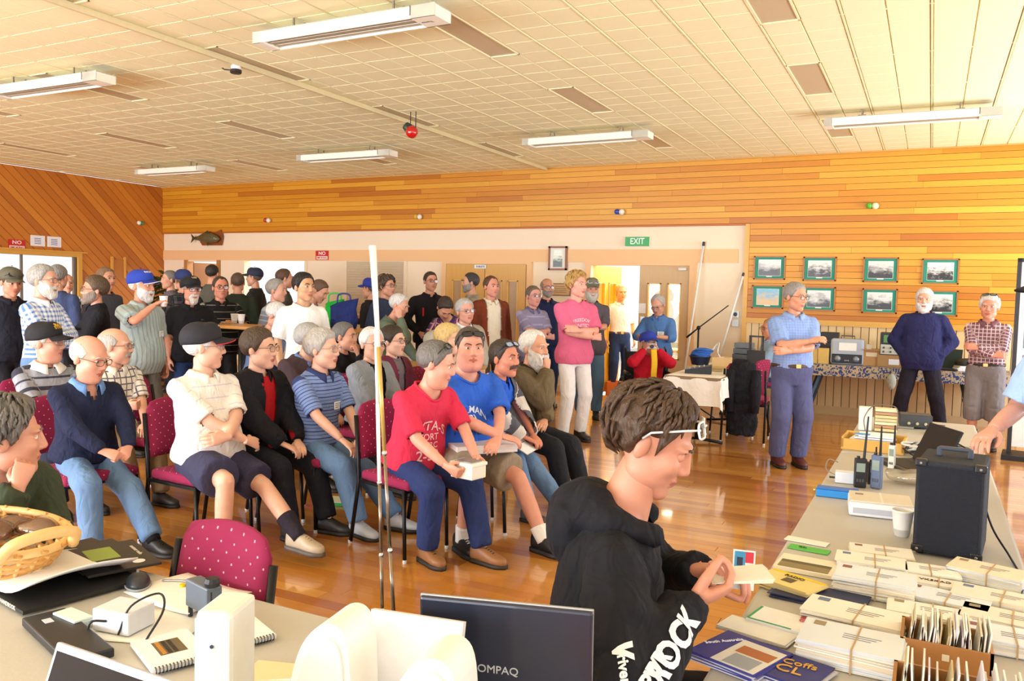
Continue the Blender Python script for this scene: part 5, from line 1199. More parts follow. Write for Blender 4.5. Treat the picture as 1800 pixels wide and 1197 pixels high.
# standing, right side
person('presenter', 'grey-haired presenter in blue short-sleeved shirt and navy trousers, arms folded', 1399, 522, 7.65, yaw=22, hyaw=50, res=1, hpitch=6, arms=(((-.055, .26, -.15), (1, .1, -.7), (-.7, .3, .2), (-.3, -.6, -.7), 'relax'), ((.12, .23, -.25), (-1, .1, -.7), (.9, .1, .1), (0, -1, 0), 'relax')), skin='d49474', hair=('short', '8e8a86', .014, .003), glasses='3a3634', top=dict(m=fab('8ea6d6', 'check', '7e98ce', 40, .5), sleeve='elbow', loose=.03, tuck=1), collar=dict(m=fab('8ea6d6')), belly=.03, belt='4a3020', leg=dict(m=fab('545880'), loose=.034), shoe='54201c', head=dict(nose=1.1))
person('navyjkt', 'white-bearded man in navy zip jacket standing with hands in pockets', 1625, 527, 9.6, yaw=-4, res=1, arms=('pocket', 'pocket'), skin='d8a48c', hair=('full', 'd6d4d2', .02, .003), beard=('f0eee8', .016, .02), top=dict(m=fab('1c1c20'), sleeve='long'), collar=dict(m=fab('18181c')), jacket=dict(m=fab('282a58', fold=.7), sleeve='long', loose=.018, hem=-.22), wide=1.04, belly=.05, leg=dict(m=fab('221e2a'), loose=.028), ankle=((.24, 0, .085), (-.24, 0, .085)))
person('plaidshorts', 'white-haired man in plaid shirt and grey shorts with arms folded', 1739, 540, 8.8, yaw=-2, hyaw=-6, res=1, arms=('crossed', 'crossed'), skin='d8947c', hair=('full', 'd8d4d0', .026, .006), shades=('28282c', 60), top=dict(m=fab('7c5460', 'lines', 'd8c4c8', 26, .2), sleeve='long', loose=.018, tuck=1), collar=dict(m=fab('7c5460')), belt='2c221c', belly=.02, leg=dict(m=fab('807a7c'), kind='knee', loose=.032), shoe='3c2418', sock=('5c5860', .66))
person('hidden', 'man in pale blue shirt seated behind the presenter, arm over a chair back', 1352, 578, 10.9, heading=-150, hyaw=-60, pose='sit', arms=(((.42, -.05, -.22), (.6, -.4, .2), (.8, -.3, -.5), (0, 0, -1), 'relax'), 'lap'), skin='c98a66', hair=('short', 'b08a60', .012), glasses='6a5040', top=dict(m=fab('9cbce4'), sleeve='elbow'), leg=DEND)
# right edge: reaching over the table
person('reach', 'man in black cap and pale blue shirt at the right edge reaching over the table', 1868, 505, 3.35, yaw=-55, hyaw=-62, res=2, lean=12, hpitch=10, s=1.0, arms=(((.2, .1, -.5), (.3, .2, -1), None, (0, -.2, -1), 'relax'), 'side'), wrist={1: atd(1745, 755, 3.45)}, skin='dca088', hair=('short', '6a5a4c', .01), cap=dict(c='17171d', text=[('sport', .035)], tc='e8e8ec', ta=.3), top=dict(m=fab('a8c8ee'), sleeve='elbow', loose=.024), leg=DARK)
# foreground: man in the hooded top
person('hoodie', 'man in black hooded top with spectacles pushed up on his hair, reading a card', 1146, 778, 1.98, heading=20, hyaw=84, pose='sit', res=2, lean=10, hpitch=24, seat=.44, hs=1.0, wrist={1: atd(1205, 1062, 1.80), -1: atd(1232, 1002, 2.08)}, arms=(((.10, .33, -.33), (1, -.5, -.6), (-.1, 1, .12), (-.5, 0, .8), 'pinch'), ((-.01, .40, -.20), (-1, -.2, -.6), (.1, .95, .0), (.3, .3, -.9), 'pinch')), skin='cf8f74',
       hair=('crop', '4a3422', .024, .007, .3), shades=None, top=dict(m=fab('19191f', fold=.7), sleeve='long', name='hooded_top', loose=.03, folds=.03, neck=.085, hem=-.05), hoodc=fab('1a1a20', fold=.8), belly=.02, leg=DARK, head=dict(nose=1.05, jaw=.96, eye=-.0035), prints=[('Seacycle', .085, -.20, .045, 'e0982c')])
# ------------------------------------------------------------------ chairs
def chair_fabric():
    m, nt, bs = new_mat('dotted_cloth'); tc = N(nt, 'ShaderNodeTexCoord'); sp = N(nt, 'ShaderNodeSeparateXYZ'); nt.links.new(tc.outputs['Object'], sp.inputs[0])
    x = math_n(nt, 'MULTIPLY', sp.outputs[0], 34.); y = math_n(nt, 'MULTIPLY', math_n(nt, 'ADD', math_n(nt, 'MULTIPLY', sp.outputs[2], 1.2), sp.outputs[1]), 34.)
    a = math_n(nt, 'ADD', x, y); b = math_n(nt, 'SUBTRACT', x, y)
    fa = math_n(nt, 'SUBTRACT', math_n(nt, 'FRACT', math_n(nt, 'ADD', math_n(nt, 'MULTIPLY', a, .5), 50.)), .5); fb = math_n(nt, 'SUBTRACT', math_n(nt, 'FRACT', math_n(nt, 'ADD', math_n(nt, 'MULTIPLY', b, .5), 50.)), .5)
    d = math_n(nt, 'ADD', math_n(nt, 'MULTIPLY', fa, fa), math_n(nt, 'MULTIPLY', fb, fb)); dot = math_n(nt, 'LESS_THAN', d, .0065)
    nt.links.new(mix_c(nt, dot, lin('8e1a48'), lin('e8a4ac')), bs.inputs['Base Color']); bs.inputs['Roughness'].default_value = .9
    return m
M_CH = chair_fabric(); M_BLK = mat('15151a', .38, .4); M_TIP = mat('c8c6c0', .5)
def make_chair():
    t = empty('chair')
    MB().box(-.225, .225, -.20, .25, .415, .475, b=.022).build('seat', M_CH, t, smooth=True)
    mb = MB(); n = 9; rows = 8; V = []; F = []
    for f in (0, 1):
        for i in range(rows):
            for j in range(n):
                u = j/(n-1)*2-1; v = i/(rows-1); x = u*.205*(1-.06*v)*(1 if v < .8 else math.sqrt(max(.0, 1-((v-.8)/.2*.55)**2)))
                z = .535+v*.345-.02*u*u*v; y = -.225-.06*v-.025*(1-u*u)+(.018 if f else -.018)*(1 if 0 < i < rows-1 and 0 < j < n-1 else .35); V.append((x, y, z))
    o = n*rows; F = grid_faces(rows, n, False)+[tuple(i+o for i in f[::-1]) for f in grid_faces(rows, n, False)]
    ring = [j for j in range(n)]+[i*n+n-1 for i in range(1, rows)]+[(rows-1)*n+j for j in range(n-2, -1, -1)]+[i*n for i in range(rows-2, 0, -1)]
    F += [(ring[k], o+ring[k], o+ring[(k+1) % len(ring)], ring[(k+1) % len(ring)]) for k in range(len(ring))]
    mesh_obj('backrest', V, F, M_CH, t)
    for s_ in (-1, 1):
        MB().tube([(s_*.222, .21, .42), (s_*.228, .235, .012)], .0115, 8).build('leg', M_BLK, t, smooth=True)
        MB().tube([(s_*.226, -.29, .012), (s_*.224, -.215, .40), (s_*.222, -.225, .53), (s_*.212, -.27, .80)], .0125, 8).build('leg', M_BLK, t, smooth=True)
        for yy in (.236, -.292): MB().lathe([(.013, 0), (.014, .012), (.012, .02)], 8, (s_*.228, yy, 0)).build('foot', M_TIP, t)
    MB().box(-.222, .222, .20, .222, .40, .418).box(-.222, .222, -.222, -.20, .40, .418).box(-.232, -.214, -.21, .21, .40, .418).box(.214, .232, -.21, .21, .40, .418).build('seat_frame', M_BLK, t)
    return t
chair_p = make_chair(); chair_used = [False]
def chair(x, y, heading, label, z=0):
    o = chair_p if not chair_used[0] else copy_tree(chair_p); chair_used[0] = True
    o.location = (float(x), float(y), z); o.rotation_euler = (0, 0, heading*D2R-PI/2); tag(o, label, 'chair', 'maroon stacking chairs'); return o
who = dict(navy='navy sweater', polo='white polo and black cap', blackjkt='black jacket and red shirt', bluestripe='blue striped polo and grey curls', red='red printed t-shirt', bluetee='blue printed t-shirt', moustache='striped cardigan and moustache', browncoat='brown jacket and white beard', greyjkt='grey zipped jacket', woman='maroon cardigan', browncardigan='dark brown jacket', blackhand='black top with hand at mouth', plaidlap='plaid shirt with bald head', stripecap='grey striped polo and black cap', blonde='blonde hair', edge='dark green jacket at the left edge')
for k, w_ in who.items():
    P = PEOPLE[k]; hd_ = P['rz']+PI/2; r = P['root']
    chair(r[0]-.02*math.cos(hd_), r[1]-.02*math.sin(hd_), hd_/D2R, 'maroon padded chair under the sitter with '+w_)
q = atz(284, 760, .46); chair(q[0]+.05, q[1]-.12, 0, 'empty maroon chair between the navy sweater and the white polo')
q = atz(405, 1010, .86); chair(-1.84, 1.47, 264, 'maroon dotted chair pushed in at the grey table beside the white speaker')
q = atz(1276, 690, .46); chair(q[0]+.15, q[1], 165, 'empty red chair beside the white-clothed table')
q = atz(1312, 700, .46); cj = chair(q[0], q[1], 95, 'maroon chair with a dark jacket hung over its back'); jk = q
q = atz(1345, 640, .60); chair(PEOPLE['hidden']['root'][0], PEOPLE['hidden']['root'][1], (PEOPLE['hidden']['rz']+PI/2)/D2R, 'maroon chair of the man hidden behind the presenter')
chair(.72, 3.05, 195, 'maroon chair at the right edge beside the amplifier')
P = PEOPLE['hoodie']; t = thing('stool', 'low black stool under the man in the hooded top', 'stool', P['root'])
MB().lathe([(.0, .40), (.17, .40), (.18, .42), (.17, .44), (.0, .445)], 22).build('seat', mat('1a1a1e', .6), t, smooth=True)
for k in range(4): a = PI/4+k*PI/2; MB().tube([(.12*math.cos(a), .12*math.sin(a), .40), (.20*math.cos(a), .20*math.sin(a), 0)], .012, 8).build('leg', M_BLK, t, smooth=True)
# jacket over the chair back
t = thing('jacket', 'dark jacket hanging over a chair back near the presenter', 'jacket', (float(jk[0]), float(jk[1]), 0), (95)*D2R-PI/2)
Vj, Fj = [], []
g_ = MB(); g_.tube([(0, -.285, .90), (-.02, -.345, .80), (-.02, -.36, .55), (.0, -.36, .30), (0, -.35, .10)], [(.11, .03), (.16, .05), (.15, .06), (.165, .055), (.15, .05)], 18, closed=False); V_, F_ = remesh(g_.V, g_.F, .016, 3, .05, .07)
mesh_obj('cloth', V_, F_, fab('1d1c24', fold=.9), t)
for sx in (-1, 1): g_ = MB(); g_.tube([(sx*.13, -.37, .80), (sx*.14, -.42, .6), (sx*.13, -.43, .36)], [.05, .055, .045], 10); g_.build('sleeve', fab('1d1c24', fold=.9), t, smooth=True)

# ------------------------------------------------------------------ tables
M_TOP = mat('bdb8b0', .5, var=.03, bmp=.05, scale=120); M_LEGM = mat('6c737c', .4, .5)
def trestle(label, x0, x1, y0, y1, z, along='y'):
    t = thing('folding_table', label, 'table', ((x0+x1)/2, (y0+y1)/2, 0)); hx, hy = (x1-x0)/2, (y1-y0)/2
    MB().box(-hx, hx, -hy, hy, z-.045, z, b=.012).build('tabletop', M_TOP, t)
    MB().box(-hx+.04, hx-.04, -hy+.04, hy-.04, z-.065, z-.044).build('underside', mat('9a968e', .6), t)
    for a in (-1, 1):
        for b in (-1, 1):
            p0 = (a*(hx-.12), b*(hy-.10), z-.06) if along == 'y' else (a*(hx-.10), b*(hy-.12), z-.06); p1 = (a*(hx-.08), b*(hy-.22), 0) if along == 'y' else (a*(hx-.25), b*(hy-.08), 0)
            MB().tube([p0, p1], .014, 8).build('leg', M_LEGM, t, smooth=True)
    return t
trestle('long grey plastic table on the right, nearest the camera, covered with envelopes', -.41, .31, 1.35, 4.83, .74)
trestle('far grey plastic table on the right carrying cables and old radio gear', -.41, .31, 4.86, 6.45, .74)
trestle('grey plastic table at the lower left with basket and papers', -3.1, -1.05, .45, 1.67, .72, 'x')
trestle('grey plastic table end under the dark laptop in the foreground', -1.04, -.38, .86, 1.62, .72, 'x') if False else None
def onR(px, py): p = atz(px, py, .742); return float(p[0]), float(p[1])
def onL(px, py): p = atz(px, py, .722); return float(p[0]), float(p[1])
# second table at the foreground centre
trestle('grey plastic table carrying the dark laptop in the foreground', -1.04, -.50, .45, 1.56, .72, 'x')

# ---- envelopes and printed matter on the right table
M_ENV = [mat(c, .75, var=.05, scale=15) for c in ('eee8dc', 'e6dfd0', 'f2eee6', 'dfe4ea', 'ecdcc0')]
def bundle(px, py, n, w, d, rz, label, band=True, th=.0042, text=None):
    x, y = onR(px, py); t = thing('envelope_bundle', label, 'envelopes', (x, y, .742), rz*D2R, 'bundles of envelopes')
    z = 0
    for k in range(n):
        jx, jy, a = random.uniform(-.004, .004), random.uniform(-.004, .004), random.uniform(-2.5, 2.5)*D2R
        MB().box(-w/2+jx, w/2+jx, -d/2+jy, d/2+jy, z, z+th*.92, M=Matrix.Rotation(a, 4, 'Z')).build('envelope', random.choice(M_ENV), t); z += th
    if band:
        m_ = mat('b89a70', .7); b = .004; MB().box(-b/2+.01, b/2+.01, -d/2-.006, d/2+.006, z-.0002, z+.0015).box(-b/2+.01, b/2+.01, -d/2-.008, -d/2-.006, 0, z).build('rubber_band', m_, t)
    if text: text_part('lettering', text, .022, mat('4a3a4a', .7), t, frame((0, -d/2+.035, z+.0005), (1, 0, 0), (0, 1, 0)))
    else:
        MB().box(-w*.42, -w*.30, d*.22, d*.40, z, z+.0008).build('postmark', mat(random.choice(['8a5a4a', '6a7a9a', '9a8a6a']), .7), t)
        for k in range(3): MB().box(-.02, w*.28-.01*k, .012-k*.012, .0145-k*.012, z, z+.0006).build('address_line', mat('8a8690', .7), t)
    return t
BUN = [(1549, 978, 5, .19, .10, 6, 'small bundle of envelopes nearest the black amplifier front'), (1531, 999, 7, .20, .11, 4, 'flat bundle of white envelopes right of the card book'),
       (1535, 1043, 13, .21, .12, -2, 'tall banded stack of envelopes beside the yellow booklets'), (1502, 1100, 9, .24, .13, -8, 'bundle of bluish envelopes between brochures and card tray'),
       (1496, 1160, 13, .22, .15, -4, 'tall cream banded stack at the bottom, right of the purple brochures'), (1628, 1013, 6, .18, .09, 4, 'bundle of envelopes behind the lettered one'),
       (1643, 1036, 6, .20, .07, -2, 'bundle with VK5KAD lettering on its top envelope'), (1735, 1020, 9, .20, .12, -14, 'thick tilted bundle of pale envelopes right of the amplifier'),
       (1660, 1062, 6, .22, .11, -10, 'bundle of cream envelopes behind the card tray'), (1632, 1085, 5, .20, .10, 0, 'flat bundle touching the back of the card tray'),
       (1755, 1065, 7, .22, .11, -10, 'bundle at the right edge below the thick tilted one'), (1772, 1100, 6, .22, .11, -6, 'second lowest bundle at the right edge'), (1775, 1140, 8, .22, .12, 0, 'lowest bundle at the right edge of the table')]
for b in BUN: bundle(*b, text='VK5KAD' if 'VK5KAD' in b[6] else None)
def booklet(name, label, cat, px, py, w, d, th, rz, col, parts=(), n=1, texts=(), edge='e8e4dc', z=.742):
    x, y = onR(px, py); t = thing(name, label, cat, (x, y, z), rz*D2R); zz = 0
    for k in range(n):
        a = random.uniform(-4, 4)*D2R if n > 1 else 0; j = random.uniform(-.006, .006) if n > 1 else 0
        MB().box(-w/2+j, w/2+j, -d/2, d/2, zz, zz+th*.94, M=Matrix.Rotation(a*(k < n-1), 4, 'Z')).build('booklet' if n > 1 else 'pages', mat(col if k == n-1 or k % 2 else edge, .6), t); zz += th
    for pi_, (x0, x1, y0, y1, c) in enumerate(parts): MB().box(x0*w/2, x1*w/2, y0*d/2, y1*d/2, zz+.0004*pi_, zz+.0004*pi_+.0006).build('printed_panel', mat(c, .6), t)
    for (s_, x0, y0, sz, c, rot) in texts: text_part('lettering', s_, sz, mat(c, .6), t, TR(x0*w/2, y0*d/2, zz+.0022, rot*D2R))
    return t
booklet('card_book', 'cream book lettered CARDS with a landscape photo on its cover', 'book', 1432, 1000, .22, .15, .012, -4, 'eadfc8', [(-.9, .45, -.85, .1, '8a7a50'), (-.9, .45, -.2, .1, '5c5434')], texts=[('CARDS', .72, -.1, .034, '2a2420', -84)])
booklet('booklet_stack', 'stack of yellowed booklets with a drawing on the top cover', 'booklets', 1388, 1036, .17, .11, .004, -24, 'e6cf86', [(-.98, .98, .72, .98, 'ecc81e'), (-.2, .2, -.4, .2, '5c4c2c')], n=7, texts=[('RADIO', 0, .45, .02, '4a3a20', 0)], edge='d8cba8')
booklet('magazine_stack', 'dark blue magazine stack under the yellowed booklets', 'magazines', 1440, 1052, .24, .14, .003, -6, '2a3054', n=4, edge='4a5478')
booklet('green_card', 'green card lying beside the card book', 'card', 1422, 966, .13, .05, .003, -6, '58b84a', texts=[('QSL', -.3, 0, .016, '1c4a1c', 0)])
booklet('white_card', 'white card lying just above the green card', 'card', 1418, 952, .14, .05, .003, -8, 'f0eadf')
booklet('leaflet_stack', 'white leaflets with red and green print left of the bluish envelopes', 'leaflets', 1372, 1098, .15, .11, .004, -12, 'f0f0ee', [(-.95, -.86, -.9, .9, '3aa06a'), (-.9, .6, -.95, -.86, '3aa06a')], n=4, texts=[('ITU', .62, .55, .024, 'd02a3a', -80)])
booklet('loose_papers', 'loose white papers behind the purple brochures', 'papers', 1330, 1112, .18, .09, .003, -14, 'f2f0ec', n=3)
booklet('purple_brochure', 'purple brochure stack with a picture band, bottom left of the right table', 'brochures', 1300, 1160, .17, .17, .003, -20, '3c3a8a', [(-.3, .98, -.98, .75, 'e0dcd4'), (-.1, .9, -.1, .4, 'b0683a'), (0, .8, -.9, -.2, '9aa0a8')], n=7, texts=[('South Australia', -.62, .2, .016, 'f0f0f8', 60)], edge='c8c8d8')
booklet('gold_brochure', 'dark blue brochure with gold lettering at the bottom of the right table', 'brochures', 1392, 1185, .14, .14, .003, -16, '343478', n=5, texts=[('Coffs', .1, .35, .036, 'd8a040', 10), ('CL', .0, -.25, .05, 'd8a040', 8)], edge='c8c8d8')
# wooden trays with standing cards
def tray(px, py, w, d, label, n, rz=0):
    x, y = onR(px, py); t = thing('card_tray', label, 'tray', (x, y, .742), rz*D2R); m_ = mat('b07a44', .6); hgt = .055
    MB().box(-w/2, w/2, -d/2, d/2, 0, .006).box(-w/2, -w/2+.007, -d/2, d/2, .006, hgt).box(w/2-.007, w/2, -d/2, d/2, .006, hgt).box(-w/2, w/2, -d/2, -d/2+.007, .006, hgt).box(-w/2, w/2, d/2-.007, d/2, .006, hgt).build('tray', m_, t)
    MB().box(-w*.04, w*.04, -d/2-.001, -d/2, .02, .035).build('label', mat('e8e0c8', .6), t)
    for k in range(n):
        u = -w/2+.014+(w-.03)*k/(n-1); hh = random.uniform(.075, .10)
        MB().box(-.0017, .0017, -d/2+.012, d/2-.014, .006, hh, M=TR(u, 0, 0, 0, 0, random.uniform(-5, 10)*D2R)).build('card', random.choice([mat('f0ece6', .6), mat('e4ddd0', .6), mat('dcd4e0', .6), mat('c8b890', .6), mat('e88ab0', .6) if k == 1 else mat('f2eee8', .6)]), t)
    return t
tray(1660, 1155, .19, .15, 'wooden tray packed with upright cards on the right table', 26)
tray(1690, 1250, .26, .12, 'second wooden tray of cards at the bottom edge of the picture', 18)
# cup, projector-like box, blue box, amplifier
def cup(name, label, loc, s_=1.):
    t = thing(name, label, 'cup', loc, 0, 'white foam cups'); MB().lathe([(.024*s_, 0), (.029*s_, .03*s_), (.036*s_, .088*s_), (.038*s_, .090*s_), (.038*s_, .094*s_), (.034*s_, .094*s_), (.027*s_, .01)], 18).build('cup_wall', mat('f4f2ee', .55), t, smooth=True); return t
x, y = onR(1585, 941); cup('foam_cup', 'white foam cup standing left of the black amplifier', (x, y, .741))
x, y = onR(1545, 905); t = thing('white_case', 'white flat case with a beige lid behind the foam cup', 'case', (x, y+.03, .742), 6*D2R)
MB().box(-.115, .115, -.09, .09, 0, .055, b=.008).build('body', mat('e9eaee', .4), t); MB().box(-.112, .112, -.088, .088, .052, .062, b=.004).build('lid', mat('d9cdb8', .5), t); MB().box(-.10, .08, -.0915, -.089, .012, .034).build('front_panel', mat('b8bcc8', .4), t); MB().box(-.09, -.06, .02, .04, .062, .063).build('sticker', mat('7a6a5a', .6), t); MB().box(.0, .008, -.088, .088, .062, .0625).build('tape', mat('e8e4dc', .3), t)
x, y = onR(1463, 872); t = thing('blue_box', 'low bright blue box at the table edge', 'box', (x+.02, y, .742), 3*D2R); MB().box(-.085, .085, -.03, .03, 0, .030, b=.003).build('base', mat('2a8ad8', .45), t); MB().box(-.082, .082, -.028, .028, .030, .038, b=.003).build('lid', mat('2f6fc0', .45), t); MB().lathe([(.004, 0), (.006, .004), (.004, .012)], 10, M=TR(-.085, 0, .02, 0, 0, -PI/2)).build('socket', mat('d8c070', .3, 1.), t)
t = thing('amplifier', 'black carpeted guitar amplifier with a top handle on the right table', 'amplifier', (.095, 3.13, .742), -6*D2R)
MB().box(-.10, .10, -.13, .14, .008, .315, b=.010).build('cabinet', mat('1d222e', .75, bmp=.4, scale=220), t)
MB().box(-.088, .088, -.134, -.128, .02, .30).build('grille', mat('1a1f2c', .9, bmp=.6, scale=320), t)
h_ = MB().box(-.05, .05, .0, .024, .335, .348, b=.005).box(-.055, -.038, .0, .024, .314, .344, b=.004).box(.038, .055, .0, .024, .314, .344, b=.004); h_.build('handle', mat('3a4250', .5), t)
for sx in (-1, 1):
    for sz in (.01, .295):
        MB().box(sx*.086-.018, sx*.086+.018, -.136, -.11, sz, sz+.025, b=.005).build('corner', mat('101218', .35), t)
        MB().lathe([(.004, 0), (.005, .002), (.003, .004)], 8, M=TR(sx*.086, -.137, sz+.012, 0, PI/2)).build('screw', mat('9a9a98', .3, 1.), t)
for sx in (-1, 1):
    for sy in (-.1, .11): MB().lathe([(.012, 0), (.014, .008)], 10, (sx*.08, sy, 0)).build('foot', mat('0c0c0e', .6), t)
o = MB().tube(spline([(.18, 3.27, .95), (.22, 3.22, .82), (.27, 3.10, .752), (.285, 2.85, .748), (.25, 2.6, .748)]), .0035, 6).build('power_lead', mat('111114', .5), smooth=True); tag(o, 'black lead trailing from the amplifier along the table edge', 'cable')
# radios, small boxes, tray and gear further along
def handheld(px, py, label, hgt, w, ant, col='1c1d22', lean=0., yel=False):
    x, y = onR(px, py); t = thing('handheld_radio', label, 'radio', (x, y, .742), random.uniform(-.4, .4), 'handheld radios')
    MB().box(-w/2, w/2, -.016, .016, 0, hgt, b=.005).build('case', mat(col, .45), t); MB().box(-w*.35, w*.35, -.018, -.015, hgt*.55, hgt*.85).build('display', mat('8a9a90', .2), t)
    for k in range(3): MB().box(-w*.3+k*w*.22, -w*.3+k*w*.22+w*.14, -.018, -.015, hgt*.2, hgt*.3).build('key', mat('4a4c54', .4), t)
    MB().tube([(w*.25, 0, hgt), (w*.25+lean*ant, 0, hgt+ant)], [.006, .0035], 8).build('antenna', mat('121216', .5), t); MB().lathe([(.007, 0), (.007, .01)], 10, (-w*.2, 0, hgt)).build('knob', mat('101014', .4), t)
    return t
handheld(1511, 856, 'black handheld radio with long antenna beside the small white box', .13, .052, .19, lean=.05); handheld(1533, 850, 'slim black handheld radio standing in the middle of the group', .10, .045, .07); handheld(1540, 858, 'grey-blue handheld radio with thick antenna', .15, .045, .13, '5a6a8a')
handheld(1567, 824, 'white slim handheld radio standing right of the dark ones', .12, .03, .10, 'e4e2da')
x, y = onR(1488, 848); t = thing('junction_box', 'small white box with wires at the table edge', 'box', (x, y, .742), .1); MB().box(-.05, .05, -.03, .03, 0, .05, b=.004).build('case', mat('dfe6f2', .45), t); MB().tube(spline([(-.05, 0, .03), (-.09, .02, .05), (-.08, .05, .09), (-.04, .03, .085)]), .0025, 6).build('wire', mat('8a8478', .5), t, smooth=True); MB().tube([(-.05, -.01, .02), (-.075, -.01, .02)], .005, 8).build('plug', mat('3a3a3c', .4), t); MB().tube([(.04, 0, .05), (.05, .0, .11)], .003, 6).build('stub', mat('e8e8e4', .5), t)
x, y = onR(1535, 792); t = thing('parts_tray', 'yellow wooden tray holding white papers on the right table', 'tray', (x, y+.05, .742), -3*D2R)
MB().box(-.16, .16, -.10, .12, 0, .012).box(-.16, .16, -.10, -.088, .012, .06).box(-.16, .16, .108, .12, .012, .075).box(-.16, -.148, -.10, .12, .012, .07).box(.148, .16, -.10, .12, .012, .07).build('tray', mat('d8a850', .55), t)
for k in range(3): MB().box(-.12+.02*k, .10, -.06, .09, .05+.012*k, .058+.012*k, M=TR(0, 0, 0, (k-1)*.08)).build('paper', mat('f2f4f8', .6), t)
MB().box(-.10, -.02, -.05, .0, .083, .085).build('blue_print', mat('4a9ad8', .6), t)
x, y = onR(1553, 758); t = thing('wire_cage_unit', 'pale upright unit wrapped in wire beside a white panel', 'equipment', (x, y, .742), .1)
MB().box(-.15, -.07, -.03, .04, 0, .15, b=.004).build('panel', mat('e8ece4', .5), t)
for k in range(7): MB().box(-.055, .075, -.045, .05, .004+k*.021, .022+k*.021, b=.002).build('coil_row', mat(['d8c890', 'b88a68', 'e4dcb4', 'd0c494'][k % 4], .5), t)
MB().tube(spline([(-.10, -.03, .13), (-.06, -.05, .17), (.02, -.05, .175), (.07, -.05, .15), (.075, -.05, .02)]), .003, 6).tube(spline([(-.11, -.04, .0), (-.12, -.05, .08), (-.09, -.05, .15)]), .003, 6).build('wire', mat('7a6a5a', .5), t, smooth=True)
x, y = onR(1610, 752); t = thing('transceiver', 'dark transceiver chassis at the far end of the right table', 'radio', (x, y, .742), .12); MB().box(-.10, .09, -.05, .10, .006, .09, b=.005).build('chassis', mat('32363e', .5), t); MB().box(-.10, .09, -.053, -.05, .012, .085).build('face', mat('4a5058', .4), t); MB().box(-.12, -.02, -.07, .02, 0, .012).build('plate', mat('b8b8b8', .4, .6), t)
for k in range(3): MB().lathe([(.008, 0), (.01, .01), (.007, .014)], 10, M=TR(-.05+k*.05, -.053, .035, 0, PI/2)).build('knob', mat('d8d0b0', .4), t)
x, y = onR(1638, 762); t = thing('power_supply', 'small black power unit beside the dark transceiver', 'equipment', (x+.02, y, .742), -.1); MB().box(-.05, .05, -.04, .05, 0, .055, b=.004).build('case', mat('24262c', .5), t); MB().lathe([(.012, 0), (.012, .008)], 12, M=TR(.01, -.041, .028, 0, PI/2)).build('dial', mat('8a8c90', .4), t)
x, y = onR(1622, 822); t = thing('dark_laptop', 'dark open laptop with a steeply tilted lid among the cables', 'laptop', (x+.02, y+.02, .742), -62*D2R)
MB().box(-.15, .15, -.20, .0, 0, .018, b=.004).build('base', mat('26282e', .5), t); MB().box(-.15, .15, -.004, .008, 0, .21, b=.003, M=TR(0, 0, .016, 0, -24*D2R)).build('lid', mat('17191e', .45), t); MB().box(-.13, .13, -.17, -.05, .018, .020).build('keyboard', mat('101114', .6), t)
tc_ = thing('cable_heap', 'tangle of black and white cables on the right table', 'cables', (*onR(1648, 806), .742))
for k in range(13):
    r_ = random.Random(k); pts = []; a0 = r_.uniform(0, 6); R1 = r_.uniform(.05, .16)
    for j in range(9): a = a0+j*.75*r_.choice([1, 1.1]); pts.append((R1*math.cos(a)*1.1+r_.uniform(-.03, .03)+.03*(k > 8), R1*math.sin(a)*.9+r_.uniform(-.03, .03), .006+.01*(k % 5)+r_.uniform(0, .04)))
    MB().tube(spline(pts, 5), .0042 if k % 4 else .0055, 6).build('cable', mat('141418' if k % 4 else 'd8d8d4', .5), tc_, smooth=True)
for k in range(4): MB().box(-.025, .025, -.015, .015, 0, .025, b=.004, M=TR(random.uniform(-.1, .1), random.uniform(-.1, .1), .0+.02*k, k)).build('plug', mat('9aa0ac' if k % 2 else '2a2a30', .4), tc_)
x, y = onR(1600, 850); t = thing('plastic_bag', 'crumpled clear plastic sheet behind the white case', 'plastic bag', (x, y, .742)); Vb, Fb = ellipsoid((0, 0, .03), (.11, .07, .03), 18, 10); Vb = np.array(Vb)+.012*np.stack([fold_noise(np.array(Vb), 60, s_) for s_ in (0, 2, 4)], 1); Vb[:, 2] = np.maximum(Vb[:, 2], .001); mesh_obj('film', Vb, Fb, glass_mat('e8e6e0', .35, .25), t)

# ------------------------------------------------------------------ left foreground table
def sheet(name, label, cat, px, py, w, d, rz, th=.002, col='f4f3f0', curl=0., z=.722, lines=0):
    x, y = onL(px, py); t = thing(name, label, cat, (x, y, z), rz*D2R); V = []; n = 10
    for f in (0, 1):
        for i in range(n):
            for j in range(n):
                u, v = i/(n-1)-.5, j/(n-1)-.5; V.append((u*w, v*d, curl*(abs(u)*2)**2*(u > 0)+curl*.6*math.sin((v+.5)*PI)*.5+th*(1-f)))
    F = [tuple(f[::-1]) for f in grid_faces(n, n, False)]+[tuple(i+n*n for i in f) for f in grid_faces(n, n, False)]
    ring = [j for j in range(n)]+[i*n+n-1 for i in range(1, n)]+[(n-1)*n+j for j in range(n-2, -1, -1)]+[i*n for i in range(n-2, 0, -1)]
    F += [(ring[k], ring[(k+1) % len(ring)], n*n+ring[(k+1) % len(ring)], n*n+ring[k]) for k in range(len(ring))]
    mesh_obj('page', V, F, mat(col, .6, var=.03, scale=8), t)
    return t
